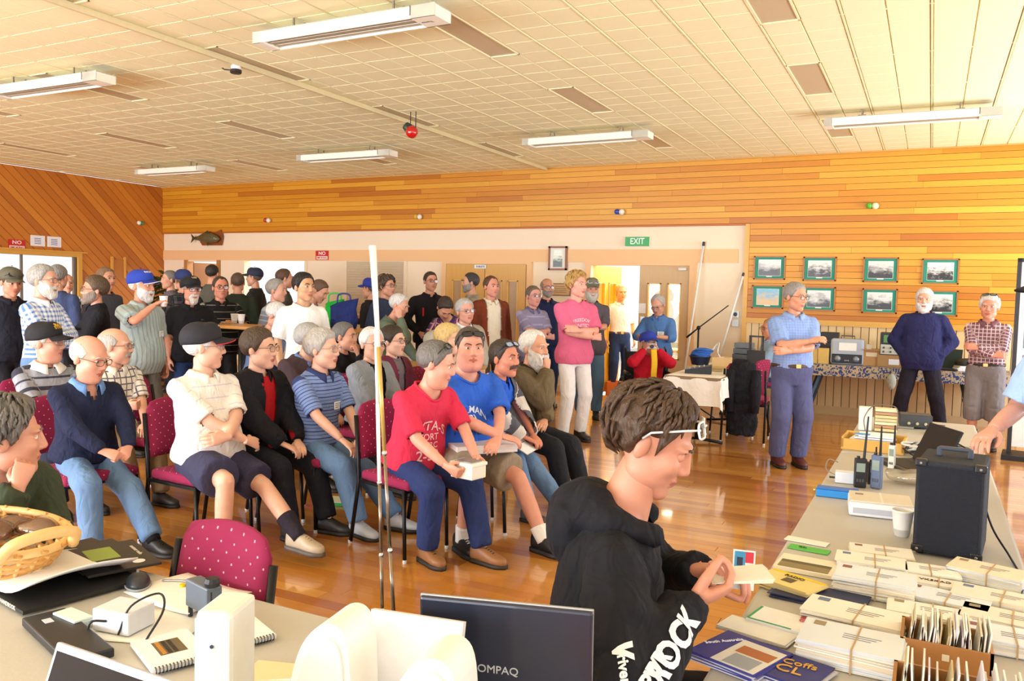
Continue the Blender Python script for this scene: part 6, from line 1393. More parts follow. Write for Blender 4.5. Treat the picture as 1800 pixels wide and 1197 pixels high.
# basket of packets
bx, by = onL(40, 985); bx, by = -2.47, 1.44
t = thing('wicker_basket', 'woven cane basket full of packets at the left edge', 'basket', (bx, by, .722), -.12)
mw = mat('d8a058', .55, var=.2, scale=60); mw2 = mat('e6bc7c', .5, var=.15, scale=40)
MB().lathe([(.0, .002), (.17, .002), (.17, .012), (0, .012)], 24, M=Matrix.Diagonal((1.35, .8, 1, 1))).build('bottom', mw, t)
for k in range(5):
    z_ = .02+k*.018; rr_ = .175+.012*k; MB().tube([(rr_*1.35*math.cos(a), rr_*.8*math.sin(a), z_+.004*math.sin(a*14+k*PI)) for a in np.linspace(0, 2*PI, 56, endpoint=False)], .008, 6, closed=True).build('weave_row', mw, t, smooth=True)
for k in range(28): a = 2*PI*k/28; MB().tube([(.172*1.35*math.cos(a), .172*.8*math.sin(a), .01), (.232*1.35*math.cos(a), .232*.8*math.sin(a), .11)], .0065, 6).build('stake', mw2, t, smooth=True)
MB().tube([(.236*1.35*math.cos(a), .236*.8*math.sin(a), .112) for a in np.linspace(0, 2*PI, 48, endpoint=False)], .013, 8, closed=True).build('rim', mw2, t, smooth=True)
for k in range(20): a = 2*PI*k/20; MB().tube([(.236*1.35*math.cos(a+.02*j)*1.0+.016*math.cos(j*2.1)*math.cos(a), .236*.8*math.sin(a+.02*j)+.016*math.cos(j*2.1)*math.sin(a), .112+.016*math.sin(j*2.1)) for j in range(4)], .005, 5, closed=True).build('binding', mw, t, smooth=True)
MB().tube(spline([(.30, -.10, .11), (.345, -.08, .155), (.36, 0, .17), (.345, .08, .155), (.30, .10, .11)], 5), .016, 10).build('handle', mw2, t, smooth=True)
mcake = mat('7a4a2c', .7, var=.35, bmp=.5, scale=70)
for k in range(10):
    a = k*2.4; r_ = .04+.017*k; cxk, cyk = bx+1.1*r_*math.cos(a), by+.62*r_*math.sin(a); p = thing('cake_packet', 'clear bag of brown cake in the basket, %s' % ['in the very middle', 'just left of the middle', 'nearest the handle side', 'at the back', 'at the front left', 'front right', 'at the far left', 'back right corner', 'left front corner', 'resting by the rim at the right'][k], 'packet', (cxk, cyk, .815+.022*(k % 3)+.03*(k < 4)), a, 'cake packets in the basket')
    V_, F_ = ellipsoid((0, 0, 0), (.062, .042, .026), 14, 8); V_ = np.array(V_); V_ += .006*np.stack([fold_noise(V_, 70, k+s_) for s_ in range(3)], 1); mesh_obj('cake', V_, F_, mcake, p)
    V2 = V_*np.array([1.16, 1.16, 1.22]); V2 += .004*np.stack([fold_noise(V_, 130, k+s_) for s_ in range(3)], 1); mesh_obj('bag', V2, F_, glass_mat('f2ece6', .16, .08), p)
# binder with papers, magazines, mouse, papers
t = sheet('open_binder', 'open black binder with white pages beside the basket', 'binder', 95, 1025, .36, .30, -10, .004, curl=.05, z=.745)
for k, (a, b) in enumerate(((-.19, .0), (.005, .19))): MB().box(a, b, -.16, .16, -.022+.004*k, -.012+.004*k, M=TR(0, 0, 0, 0)).build('cover', mat('1c1a18', .45), t)
text_part('spine_lettering', 'HANDBOOK', .016, mat('d8d4cc', .6), t, frame((.1, -.1605, -.012), (1, 0, 0), (0, 0, 1)))
for k in range(3):
    x, y = onL(205+25*k, 985+10*k); m_ = thing('magazine', ['dark magazine with a green cover strip behind the binder', 'dark magazine lying under the mouse', 'dark magazine with a round white badge nearest the dotted chair'][k], 'magazine', (x-.12, y-.02, .7225+.012*k), (-6-8*k)*D2R, 'dark magazines by the binder')
    MB().box(-.14, .14, -.10, .10, 0, .008, b=.001).build('pages', mat('2c2620', .5), m_); MB().box(-.10, .02, -.06, .02, .008, .0085).build('cover_photo', mat(['7a8a3a', '4a3a2c', '8aa040'][k], .5), m_); MB().lathe([(.018, 0), (.018, .0006)], 16, (.09, .05, .008)).build('badge', mat('e8e4e4', .5), m_); text_part('masthead', 'amateur radio', .018, mat('d8d0c0', .5), m_, TR(-.02, .075, .0082))
x, y = onL(232, 1035); t = thing('mouse', 'dark grey computer mouse on the grey table', 'mouse', (x, y+.02, .724), .9); V_, F_ = ellipsoid((0, 0, .012), (.032, .055, .024), 18, 12); V_ = np.array(V_); V_[:, 2] = np.maximum(V_[:, 2], 0); mesh_obj('shell', V_, F_, mat('2c3038', .35), t); MB().box(-.004, .004, .015, .035, .030, .037, b=.002).build('wheel', mat('8a8e96', .4), t); MB().tube([(.033*math.cos(a), .057*math.sin(a), .006) for a in np.linspace(0, 2*PI, 24, endpoint=False)], .003, 5, closed=True).build('trim', mat('9aa0a8', .4), t)
sheet('paper_sheet', 'large white printed sheet in front of the dotted chair', 'paper', 330, 1045, .30, .20, -8, .002, curl=.012)
sheet('drawing_sheet', 'white sheet lying under the small white box', 'paper', 260, 1100, .26, .20, 20, .002)
x, y = onL(218, 1105); t = thing('white_box', 'small white metal box with a black lead', 'box', (x, y, .727), .15); MB().box(-.055, .055, -.045, .045, 0, .055, b=.004).build('case', mat('dfe0e8', .4), t); MB().tube(spline([(-.01, -.046, .03), (-.03, -.07, .035), (-.04, -.075, .01), (-.03, -.09, .004)]), .003, 6).build('lead', mat('17171a', .5), t, smooth=True); MB().tube(spline([(.03, -.05, .004), (.05, -.03, .07), (.09, .02, .09), (.12, .0, .06), (.12, -.06, .006)]), .0028, 6).build('cable', mat('1a1a1e', .5), t, smooth=True)
x, y = onL(128, 1100); t = thing('pale_box', 'small pale green flat box beside the binder', 'box', (x, y, .726), -.1); MB().box(-.05, .05, -.025, .025, 0, .02, b=.003).build('base', mat('c4d4cc', .5), t); MB().box(-.049, .049, -.024, .024, .02, .026, b=.002).build('lid', mat('dfe6e0', .5), t)
x, y = onL(352, 1095); t = thing('radio_unit', 'grey radio unit with a knob standing on the table', 'radio', (x, y, .726), -.25); MB().box(-.055, .055, -.012, .03, .03, .10, b=.004).build('case', mat('5c6674', .4), t); MB().tube([(-.05, 0, 0), (-.05, 0, .09)], .006, 8).tube([(.05, 0, 0), (.05, 0, .09)], .006, 8).build('stand', mat('23262c', .5), t); MB().lathe([(.018, 0), (.02, .01), (.016, .02)], 14, (.04, .01, .10)).build('knob', mat('1c1e24', .4), t); MB().tube(spline([(-.05, 0, .09), (-.09, -.01, .085), (-.16, -.02, .07)]), .0035, 6).build('whisker', mat('8a8680', .4, .8), t, smooth=True)
MB().lathe([(.009, 0), (.009, .006)], 10, M=TR(-.07, -.01, .075)).build('terminal', mat('e8c81c', .4), t)
for (px, py, lab, rz) in ((300, 1150, 'spiral notebook with a keyboard picture in front of the white speaker', 24), (415, 1115, 'spiral notebook lying behind the white speaker', 24)):
    x, y = onL(px, py); t = thing('spiral_notebook', lab, 'notebook', (x, y, .727), -rz*D2R, 'spiral notebooks'); MB().box(-.09, .09, -.065, .065, 0, .010).build('pages', mat('f2f2f0', .6), t)
    for k in range(16): MB().tube([(.088+.007*math.cos(a), -.058+k*.0077, .005+.008*math.sin(a)) for a in np.linspace(0, 2*PI, 8, endpoint=False)], .0014, 4, closed=True).build('coil', mat('3a3a3e', .3, .8), t)
    if px < 400:
        pk = MB().box(-.05, .03, -.03, .03, .010, .0108).build('picture', mat('6a5a40', .5), t)
        for r_ in range(3):
            for c_ in range(8): MB().box(-.046+c_*.0094, -.039+c_*.0094, -.024+r_*.013, -.015+r_*.013, .0108, .0114).build('picture_key', mat('2a2624' if r_ else 'c88a30', .5), pk)
def standup(px, pyb, z=.722): p = atz(px, pyb, z); return float(p[0]), float(p[1])
# white desktop speaker
sx, sy, _ = atd(398, 1200, 1.56); t = thing('desktop_speaker', 'tall white desktop speaker box in the foreground', 'speaker', (float(sx), float(sy), .722), 20*D2R)
MB().box(-.035, .035, -.055, .055, .0, .262, b=.010).build('case', mat('eceae2', .5), t); MB().box(-.034, .034, -.0575, -.054, .012, .25, b=.002).build('grille', mat('f4f4f2', .6), t); MB().lathe([(.0035, 0), (.0035, .002)], 10, M=TR(0, -.0575, .20, 0, PI/2)).build('indicator', mat('3a4a6a', .3), t)
o = MB().tube(spline([(-1.05, 1.20, .727), (-1.12, 1.32, .745), (-1.2, 1.34, .728), (-1.28, 1.28, .726), (-1.32, 1.22, .74)]), .003, 6).build('thin_cable', mat('ded8cc', .5), smooth=True); tag(o, 'thin white cable running from the white speaker', 'cable')
# moulded white unit with two rounded cheeks
ax = atd(588, 1150, 1.42); bx2 = atd(780, 1170, 1.36); cxm = (ax+bx2)/2; ang = math.atan2(bx2[1]-ax[1], bx2[0]-ax[0]); wd = float(np.linalg.norm((bx2-ax)[:2]))
t = thing('white_moulded_stand', 'white moulded stand with two rounded side cheeks in front of the laptop', 'stand', (float(cxm[0]), float(cxm[1]), .722), ang); mw_ = mat('efece6', .4, var=.02)
for s_, hh, w_ in ((-1, .30, .10), (1, .27, .105)):
    prof = [(-w_*.75, 0), (-w_*.72, hh*.45), (-w_*.5, hh*.80), (-w_*.15, hh*.97), (w_*.2, hh), (w_*.42, hh*.9), (w_*.5, hh*.6), (w_*.52, 0)]
    P2 = spline([(a, b, 0) for a, b in prof], 4); poly = [(float(p[0])*(1 if s_ < 0 else 1), float(p[1])) for p in P2]
    MB().prism(poly, -.05, .05, M=TR(s_*wd/2*.92, 0, 0)@Matrix.Rotation(PI/2, 4, 'X')).build('cheek', mw_, t)
    MB().prism([(a*.8, b*.9) for a, b in poly], -.056, -.048, M=TR(s_*wd/2*.92, 0, .006)@Matrix.Rotation(PI/2, 4, 'X')@Matrix.Scale(-1, 4, (0, 0, 1))).build('cheek_panel', mat('e2dfd8', .5), t)
MB().box(-wd/2*.9, wd/2*.9, -.008, .008, 0, .27, M=TR(0, .06, 0, 0, -14*D2R)).build('back_panel', mat('f4f2f4', .35), t); MB().box(-wd/2, wd/2, -.05, .07, 0, .02, b=.004).build('base', mw_, t)
# cardboard sheet with a letter
q = atz(500, 1190, .724); t = thing('cardboard_sign', 'buff card with a black letter S beside the white stand', 'card', (float(q[0]), float(q[1]), .724), 18*D2R); MB().box(-.09, .07, -.07, .06, 0, .003).build('card', mat('e6d2a4', .6), t); text_part('lettering', 'S', .06, mat('1a1a1e', .6), t, TR(.035, -.01, .0032, 0), bold=.001)
# dark laptop seen from behind
pa, pb = atd(741, 1032, 1.56), atd(1043, 1086, 1.50); ang = math.atan2(pb[1]-pa[1], pb[0]-pa[0]); wl = float(np.linalg.norm((pb-pa)[:2])); cl = (pa+pb)/2
t = thing('open_laptop', 'open laptop seen from behind with a dark navy lid, in front of the hooded man', 'laptop', (float(cl[0]), float(cl[1]), .722), ang); hl = float(cl[2])-.722
Ml = TR(0, .02, .02, 0, 6*D2R)
MB().box(-wl/2, wl/2, -.006, .006, 0, hl-.018, b=.005, M=Ml).build('lid', mat('20263a', .35, coat=.3), t)
MB().box(-wl/2-.001, wl/2+.001, .003, .009, -.001, hl-.016, b=.002, M=Ml).build('bezel', mat('a8a8a8', .35, .5), t)
text_part('lettering', 'COMPAQ', .022, mat('c4c8d0', .4), t, Ml@frame((-.02, -.0066, hl-.15), (1, 0, 0), (0, 0, 1)))
MB().box(-wl/2, wl/2, .0, .23, 0, .022, b=.005).build('base', mat('1a1c22', .45), t)
# laptop at the lower left corner
q0 = atd(95, 1118, 1.30); q1 = atd(335, 1205, 1.16); ang = math.atan2(q1[1]-q0[1], q1[0]-q0[0]); wl = float(np.linalg.norm((q1-q0)[:2])); cl = (q0+q1)/2; hl = float((q0[2]+q1[2])/2)-.722
t = thing('open_notebook_computer', 'open black laptop at the lower left corner with its screen facing left', 'laptop', (float(cl[0]), float(cl[1])-.09, .722), ang)
Ml = TR(0, 0, .018, 0, -20*D2R); MB().box(-wl/2, wl/2, -.004, .006, 0, hl-.01, b=.003, M=Ml).build('lid', mat('c8ccd8', .35, .3), t); MB().box(-wl/2+.008, wl/2-.008, -.0052, -.004, .012, hl-.022, M=Ml).build('screen', mat('241c16', .7, spec=.2), t)
MB().box(-wl/2, wl/2, -.24, 0, 0, .018, b=.004).build('base', mat('1c1c20', .45), t)
for r_ in range(5):
    for c_ in range(12): MB().box(-wl/2+.02+c_*(wl-.04)/12, -wl/2+.02+(c_+.85)*(wl-.04)/12, -.11+r_*.019, -.095+r_*.019, .018, .0205).build('key', mat('101013', .5), t)
q = atz(118, 1128, .724); t = thing('closed_laptop', 'black closed laptop slab between the binder and the lower left laptop', 'laptop', (float(q[0]), float(q[1]), .724), -17*D2R); MB().box(-.17, .16, -.05, .05, 0, .022, b=.004).build('slab', mat('1c1d22', .4), t); MB().box(-.12, -.09, -.02, .0, .022, .0228).build('sticker', mat('c8d0e0', .4), t)
# telescopic antennas
for (pt, pb_, lab, w0, dd) in (((655, 432), (699, 1200), 'tall telescopic antenna with a white tip standing on the table', .0075, 1.70), ((661, 578), (673, 1120), 'shorter thin telescopic antenna beside the tall one', .0045, 1.86)):
    a, b = atd(*pt, dd), atd(*pb_, dd*.99); b = a+(b-a)*((a[2]-.722)/(a[2]-b[2])); t = thing('telescopic_antenna', lab, 'antenna', (float(b[0]), float(b[1]), .722), 0, 'telescopic antennas'); v_ = a-b; L_ = np.linalg.norm(v_)
    MB().lathe([(.03, 0), (.03, .008), (.012, .014), (.006, .03)], 16).build('base', mat('2a2a2e', .4), t)
    fr = [0, .18, .34, .55, .78, 1.]
    for k in range(5):
        r0 = (.0045-.0004*k) if k < 3 else (.0046 if k == 3 else w0); mcol = mat('8a7a6a', .25, .9) if k < 3 else (mat('c8a860', .3, .5) if k == 3 and w0 > .006 else mat('f0eee8', .4))
        MB().tube([v_*fr[k], v_*fr[k+1]], r0 if k < 3 else [.0042, r0], 8).build('section', mcol, t, smooth=True)
        if k < 3: MB().ell(tuple(v_*fr[k+1]), (.006, .006, .007), 10, 8).build('joint', mat('c4c4c4', .2, 1.), t, smooth=True)
# ------------------------------------------------------------------ things people hold
def hold_pt(key, side, off=.085, palm=.03):
    P = PEOPLE[key]; w = P['arm'][side][2]; f_, p_, _ = P['handdir'][side]; p_ = _n(p_-f_*(p_@f_)); return to_world(key, w+f_*off+p_*palm)
def lookrot(key): return PEOPLE[key]['rz']
p = hold_pt('bluecap', 1, .07, .03); cup('foam_cup', 'white foam cup held to the mouth by the man in the blue cap', (p[0], p[1], p[2]-.02))
p = (hold_pt('leftface', 1)+hold_pt('leftface', -1))/2; t = thing('paper_plate', 'white bowl held by the man facing left', 'plate', (p[0], p[1], p[2]-.02)); MB().lathe([(.035, 0), (.07, .035), (.073, .036), (.04, .004)], 18).build('bowl', mat('f0eee8', .6), t, smooth=True)
p = (hold_pt('eating', 1)+hold_pt('eating', -1))/2; t = thing('paper_plate', 'paper plate with food held by the man in the black striped polo', 'plate', (p[0], p[1], p[2])); MB().lathe([(.05, 0), (.085, .012), (.086, .014), (.05, .003)], 18).build('plate', mat('f2f0ea', .6), t, smooth=True); MB().ell((0, 0, .02), (.04, .03, .018), 12, 8).build('food', mat('c87a3c', .7, var=.3), t, smooth=True)
p = hold_pt('capcup', 1, .06); cup('foam_cup', 'white foam cup held by the man in blue cap near the shutter', (p[0], p[1], p[2]))
p = (hold_pt('red', 1, .07, .0)+hold_pt('red', -1, .07, .0))/2; t = thing('instrument_box', 'white box with a metal lid held by the man in red', 'box', (p[0], p[1], p[2]-.05), lookrot('red')+.1)
MB().box(-.062, .062, -.08, .08, 0, .075, b=.006).build('case', mat('efece0', .5), t); MB().box(-.068, .068, -.086, .086, .072, .092, b=.005).build('lid', mat('f2f0e4', .5), t); MB().box(-.05, .05, -.06, .06, .092, .097).build('meter', mat('8a9094', .35, .4), t)
P = PEOPLE['bluetee']; k1, k2 = P['leg'][1][1], P['leg'][-1][1]; p = to_world('bluetee', (k1+k2)/2*.62+(P['leg'][1][0]+P['leg'][-1][0])/2*.38); t = thing('white_carton', 'flat white carton on the lap of the man in the blue t-shirt', 'carton', (p[0], p[1], p[2]+.108), lookrot('bluetee')-.25)
MB().box(-.20, .20, -.115, .115, 0, .045, b=.004).build('base', mat('f2f2f4', .5), t); MB().box(-.203, .203, -.118, .118, .022, .052, b=.003).build('lid', mat('f6f6f6', .5), t); MB().box(.06, .17, -.1195, -.118, .030, .042).build('sticker', mat('9ab4d8', .5), t)
P = PEOPLE['moustache']; p = to_world('moustache', P['leg'][1][1]*.7+P['leg'][1][0]*.3); t = thing('folded_paper', 'folded printed paper on the knee of the man in the striped cardigan', 'paper', (p[0]+.1, p[1]-.03, p[2]+.11), lookrot('moustache')+.2); MB().box(-.11, .11, -.14, .14, 0, .004, M=TR(0, 0, 0, 0, -.5)).build('page', mat('eef0f4', .6), t); 
for k in range(5): MB().box(-.09, .06, -.09+k*.03, -.08+k*.03, .004, .005, M=TR(0, 0, 0, 0, -.5)).build('print_line', mat('9a9ca4', .6), t)
p = hold_pt('denim', 1, .06, .02); t = thing('phone', 'dark phone held by the man in the denim shirt', 'phone', p, lookrot('denim')); MB().box(-.035, .035, -.06, .06, 0, .012, b=.004).build('case', mat('1c1c20', .35), t); MB().box(-.028, .028, -.03, .045, .012, .013).build('screen', mat('4a5a6a', .1), t)
p = hold_pt('presenter', 1, .06, .03); t = thing('microphone_remote', 'small black gadget held by the presenter', 'gadget', p, lookrot('presenter')); MB().box(-.02, .02, -.04, .04, -.012, .012, b=.005).build('case', mat('17171b', .4), t); MB().tube([(0, .04, 0), (.01, .08, .01)], .004, 6).build('stub', mat('2a2a2e', .4), t)
p = (hold_pt('wheelchair_man', 1, .06, .02)+hold_pt('wheelchair_man', -1, .06, .02))/2; t = thing('camera', 'silver compact camera held up by the man in the wheelchair', 'camera', p, lookrot('wheelchair_man')); MB().box(-.055, .055, -.018, .018, -.03, .034, b=.006).build('body_shell', mat('c0c2c8', .3, .6), t); MB().lathe([(.024, 0), (.022, .02), (.016, .024)], 16, M=TR(.005, .018, 0, 0, -PI/2)).build('lens', mat('2a2c34', .2), t); MB().box(.02, .04, .016, .02, .018, .028).build('flash', mat('f4f4f4', .2), t)
P = PEOPLE['wheelchair_man']; t = thing('yellow_strap', 'broad yellow strap hanging from the camera over the red jacket', 'strap', p, lookrot('wheelchair_man')); MB().tube(spline([(-.02, .015, -.03), (-.03, .03, -.18), (-.025, .04, -.32), (-.03, .05, -.46)]), [(.036, .004)]*19, 8, ).build('webbing', mat('e8b810', .7), t, smooth=True)
# wheelchair
r = P['root']; t = thing('wheelchair', 'black wheelchair under the man in the red jacket', 'wheelchair', r, P['rz'])
for s_ in (-1, 1):
    MB().tube([(s_*.30, -.05+.30*math.cos(a), .30+.30*math.sin(a)) for a in np.linspace(0, 2*PI, 36, endpoint=False)], .016, 8, closed=True).build('tyre', mat('17171a', .7), t, smooth=True)
    MB().tube([(s_*.325, -.05+.25*math.cos(a), .30+.25*math.sin(a)) for a in np.linspace(0, 2*PI, 32, endpoint=False)], .008, 6, closed=True).build('push_rim', mat('c0c0c4', .25, 1.), t, smooth=True)
    for k in range(12): a = 2*PI*k/12; MB().tube([(s_*.30, -.05, .30), (s_*.30, -.05+.29*math.cos(a), .30+.29*math.sin(a))], .003, 5).build('spoke', mat('b0b0b4', .3, 1.), t)
    MB().tube([(s_*.24, -.22, .05), (s_*.24, -.22, .92), (s_*.24, -.30, .95)], .012, 8).tube([(s_*.24, -.22, .42), (s_*.24, .30, .42), (s_*.22, .42, .12)], .012, 8).tube([(s_*.25, -.2, .66), (s_*.25, .2, .66)], .02, 8).build('frame_side', mat('1a1a1e', .4, .5), t, smooth=True)
    MB().tube([(s_*.22, .38+.065*math.cos(a), .075+.065*math.sin(a)) for a in np.linspace(0, 2*PI, 18, endpoint=False)], .014, 6, closed=True).build('caster', mat('1c1c1e', .7), t, smooth=True)
    MB().box(s_*.14-.08, s_*.14+.08, .42, .60, .11, .125).build('footplate', mat('2a2a2c', .5), t)
MB().box(-.235, .235, -.22, .26, .36, .39, b=.01).build('seat', mat('17171b', .7), t); MB().box(-.235, .235, -.245, -.215, .48, .90, b=.012).build('backrest', mat('17171b', .7), t)
# cards in the hooded man's hands and his spectacles
P = PEOPLE['hoodie']
p = atd(1303, 1003, 2.02); t = thing('postcard', 'small blue and red printed card held up by the hooded man', 'card', p, 0); Mc = frame((0, 0, 0), (.93, .36, -.06), (.0, .25, 1)); MB().box(-.022, .032, -.045, .05, 0, .001, M=Mc).build('card', mat('f4f4f6', .5), t); MB().box(-.018, .008, .0, .046, .001, .0016, M=Mc).build('blue_panel', mat('3a9ad0', .5), t); MB().box(.008, .028, .02, .046, .001, .0016, M=Mc).build('red_panel', mat('d8304a', .5), t); MB().box(-.012, .002, .012, .032, .0016, .002, M=Mc).build('portrait', mat('2a3050', .5), t)
p = hold_pt('hoodie', 1, .11, .02); t = thing('card_pack', 'thin pack of cards in the lower hand of the hooded man', 'cards', p, PEOPLE['hoodie']['rz'])
for k in range(4): MB().box(-.05, .05, -.03, .10, .0012*k, .0012*k+.0008, M=TR(-.02, 0, 0, (k-1)*.05, .1)).build('card', mat('ece6dc', .6), t)
fr, le = glasses_geo(res=2, thick=.0026, w=.030, hgt=.018); Mx = Matrix.Translation((0, -.004, .030))@Matrix.Rotation(math.radians(30), 4, 'X')
g_ = mesh_obj('spectacles', P['H2L'](np.array([(Mx@Vector(v_))[:] for v_ in fr.V])*np.array([1.16, 1.12, 1.05])), fr.F, mat('e4e4e6', .3), P['obj']); mesh_obj('lens', P['H2L'](np.array([(Mx@Vector(v_))[:] for v_ in le.V])*np.array([1.16, 1.12, 1.05])), le.F, glass_mat('d8e8e0', .3), g_, smooth=False)
top_o = [o for o in P['obj'].children if o.name.startswith('hooded_top')][0]; me_ = top_o.data
bv_ = BVHTree.FromPolygons([v_.co[:] for v_ in me_.vertices], [tuple(p_.vertices) for p_ in me_.polygons])
camL = np.array([(-P['root'][0])*math.cos(P['rz'])+(-P['root'][1])*math.sin(P['rz']), (P['root'][0])*math.sin(P['rz'])-(P['root'][1])*math.cos(P['rz']), 1.0])
def sleeve_print(a, b, s_, f0, size, up=0., col='e8e6e8', bold=.001):
    ax = _n(b-a); side = camL-(a+b)/2; side = _n(side-ax*(side@ax)); upv = np.cross(side, ax); Vt, Ft = text_mesh(s_, size, bold); out = []
    me2 = bpy.data.meshes.new('t'); me2.from_pydata(Vt.tolist(), [], Ft); bm_ = bmesh.new(); bm_.from_mesh(me2); bmesh.ops.triangulate(bm_, faces=bm_.faces[:]); bmesh.ops.subdivide_edges(bm_, edges=[e_ for e_ in bm_.edges if e_.calc_length() > .01], cuts=2); bmesh.ops.triangulate(bm_, faces=bm_.faces[:]); bm_.verts.index_update()
    for v_ in bm_.verts:
        o_ = a+(b-a)*f0+ax*v_.co.x+upv*(v_.co.y+up)+side*.3; h_ = bv_.ray_cast(Vector(o_), Vector(-side)); out.append((np.array(h_[0])+side*.004) if h_[0] is not None else o_-side*.22)
    mesh_obj('print', out, [[v_.index for v_ in f.verts] for f in bm_.faces], mat(col, .8), P['obj']); bm_.free(); bpy.data.meshes.remove(me2)
sh_, el_, wr_ = P['arm'][1]
sleeve_print(el_, wr_, 'ROCK', .42, .07, -.01, bold=.003); sleeve_print(el_, wr_, 'PWR', .12, .045, .0, bold=.002)
sleeve_print(sh_, el_, 'V', .82, .05, 0, bold=.004); sleeve_print(sh_, el_, 'river', .95, .03, 0)
# ------------------------------------------------------------------ table with white cloth, microphone stand, equipment
t = thing('white_cloth_table', 'table under a white cloth between the wheelchair and the presenter', 'table', (-2.20, 9.62, 0))
V = []; F = []; nx, ny = 34, 60
for i in range(nx):
    for j in range(ny):
        u = (i/(nx-1)-.5)*2; v = (j/(ny-1)-.5)*2; ex, ey = u*.54, v*1.40; hx, hy = .30, 1.08
        ox, oy = max(0, abs(ex)-hx), max(0, abs(ey)-hy); drop = max(ox, oy)+.25*min(ox, oy)
        x = math.copysign(min(abs(ex), hx)+.12*ox+.012*math.sin(ey*22)*(ox > .03), ex); y = math.copysign(min(abs(ey), hy)+.12*oy+.012*math.sin(ex*22)*(oy > .03), ey); V.append((x, y, .735-drop*.93))
mesh_obj('tablecloth', V, grid_faces(nx, ny, False), fab('f4efe8', fold=.3), t); MB().box(-.30, .30, -1.08, 1.08, .70, .732).build('tabletop', mat('8a7050', .5), t)
for yy in (-.8, .8):
    MB().tube([(0, yy, .03), (0, yy, .70)], .022, 10).build('leg', mat('141416', .4, .5), t, smooth=True); MB().tube([(-.28, yy, .015), (0, yy, .04), (.28, yy, .015)], .016, 8).build('foot', mat('141416', .4, .5), t, smooth=True)
def onC(px, py): p = atz(px, py, .737); return float(p[0]), float(p[1])
x, y = -2.42, 8.95; t = thing('mixer', 'black mixing desk on the near end of the white-clothed table', 'mixer', (x+.18, y, .738), .2); MB().prism([(-.14, 0), (.14, 0), (.14, .09), (-.14, .04)], -.12, .12, M=Matrix.Rotation(PI/2, 4, 'X')).build('console', mat('22252c', .5), t)
for k in range(4):
    for j in range(3): MB().lathe([(.008, 0), (.007, .012)], 8, (-.09+k*.05, -.06+j*.05, .05+k*.009)).build('knob', mat('a8acb4', .4), t)
t = thing('flat_board', 'long buff board lying on the white-clothed table', 'board', (-2.25, 9.45, .738), .05); MB().box(-.20, .20, -.22, .22, 0, .02, b=.003).build('panel', mat('c8b484', .6), t); MB().box(-.2, .2, -.22, -.2, .02, .04).build('lip', mat('b8a070', .6), t)
t = thing('cable_tub', 'blue tub with coiled blue and white cables behind the board', 'tub', (-2.50, 10.05, .738)); MB().lathe([(.10, 0), (.13, .11), (.135, .11), (.135, .1)], 20).build('tub', mat('2c3e66', .5), t, smooth=True)
for k in range(5): MB().tube([(.11*math.cos(a)+.01*k, .09*math.sin(a), .12+.016*k+.01*math.sin(a*2+k)) for a in np.linspace(0, 2*PI, 22, endpoint=False)], .012, 6, closed=True).build('blue_coil', mat('2a66c0', .5), t, smooth=True)
for k in range(3): MB().tube(spline([(.10, 0, .14), (.2, .05*k, .22+.03*k), (.24, -.1, .16), (.28, .05, .03)]), .005, 6).build('white_cable', mat('e0e0e0', .5), t, smooth=True)
t = thing('cream_carton', 'cream cardboard box on the white-clothed table', 'box', (-2.22, 10.0, .738), .1); MB().box(-.11, .11, -.09, .09, 0, .11, b=.003).build('carton', mat('d8b884', .6), t); MB().box(-.02, .02, -.092, .092, .11, .111).build('tape', mat('e8dcc0', .4), t)
t = thing('stacked_receivers', 'stack of grey receivers on the far end of the white-clothed table', 'equipment', (-2.05, 10.45, .738), -.1)
for k, c in enumerate(('3a4048', '4a525c', '5a646e', '6a747e')): MB().box(-.13+.01*k, .13-.01*k, -.10, .10, .07*k, .07*k+.064, b=.004).build('receiver', mat(c, .45), t); 
t = thing('black_frame_unit', 'black upright frame standing beside the grey receivers', 'equipment', (-1.86, 10.2, .738), -.15)
MB().box(-.09, .09, -.07, .07, 0, .20, b=.004).build('box', mat('1a1b20', .5), t); MB().box(-.085, -.065, -.02, .02, .20, .38).box(.065, .085, -.02, .02, .20, .38).box(-.085, .085, -.02, .02, .36, .38).build('frame', mat('17181c', .4), t)
t = thing('microphone_stand', 'black microphone stand with a boom arm behind the white-clothed table', 'microphone stand', (-2.66, 10.55, 0))
MB().tube([(0, 0, .05), (0, 0, 1.18)], .012, 8).build('pole', M_BLK, t, smooth=True); MB().tube([(-.14, -.05, 1.04), (0, 0, 1.17), (.36, .06, 1.47)], [.014, .009, .007], 8).build('boom', M_BLK, t, smooth=True); MB().ell((0, 0, 1.17), (.028, .028, .028), 10, 8).build('clutch', M_BLK, t, smooth=True)
for k in range(3): a = k*2.1; MB().tube([(0, 0, .16), (.26*math.cos(a), .26*math.sin(a), .012)], .009, 6).build('leg', M_BLK, t, smooth=True)
# white poles leaning on the wall
for (pt, pb_, lab) in (((1237, 428), (1196, 700), 'white pole leaning against the wall beside the exit door'), ((1307, 482), (1243, 700), 'shorter white pole leaning by the timber edge')):
    a = aty(*pt, YB-.04); b = aty(*pb_, YB-.32); b = a+(b-a)*((a[2]-.01)/(a[2]-b[2])); t = thing('white_pole', lab, 'pole', (float(b[0]), float(b[1]), .01), 0, 'white poles on the wall'); v_ = a-b
    MB().tube([(0, 0, 0), v_], .016, 10).build('tube', mat('e8ecec', .4), t, smooth=True); MB().tube([v_*.985, v_*1.01], .02, 10).build('cap', mat('3a3a40', .5), t, smooth=True)
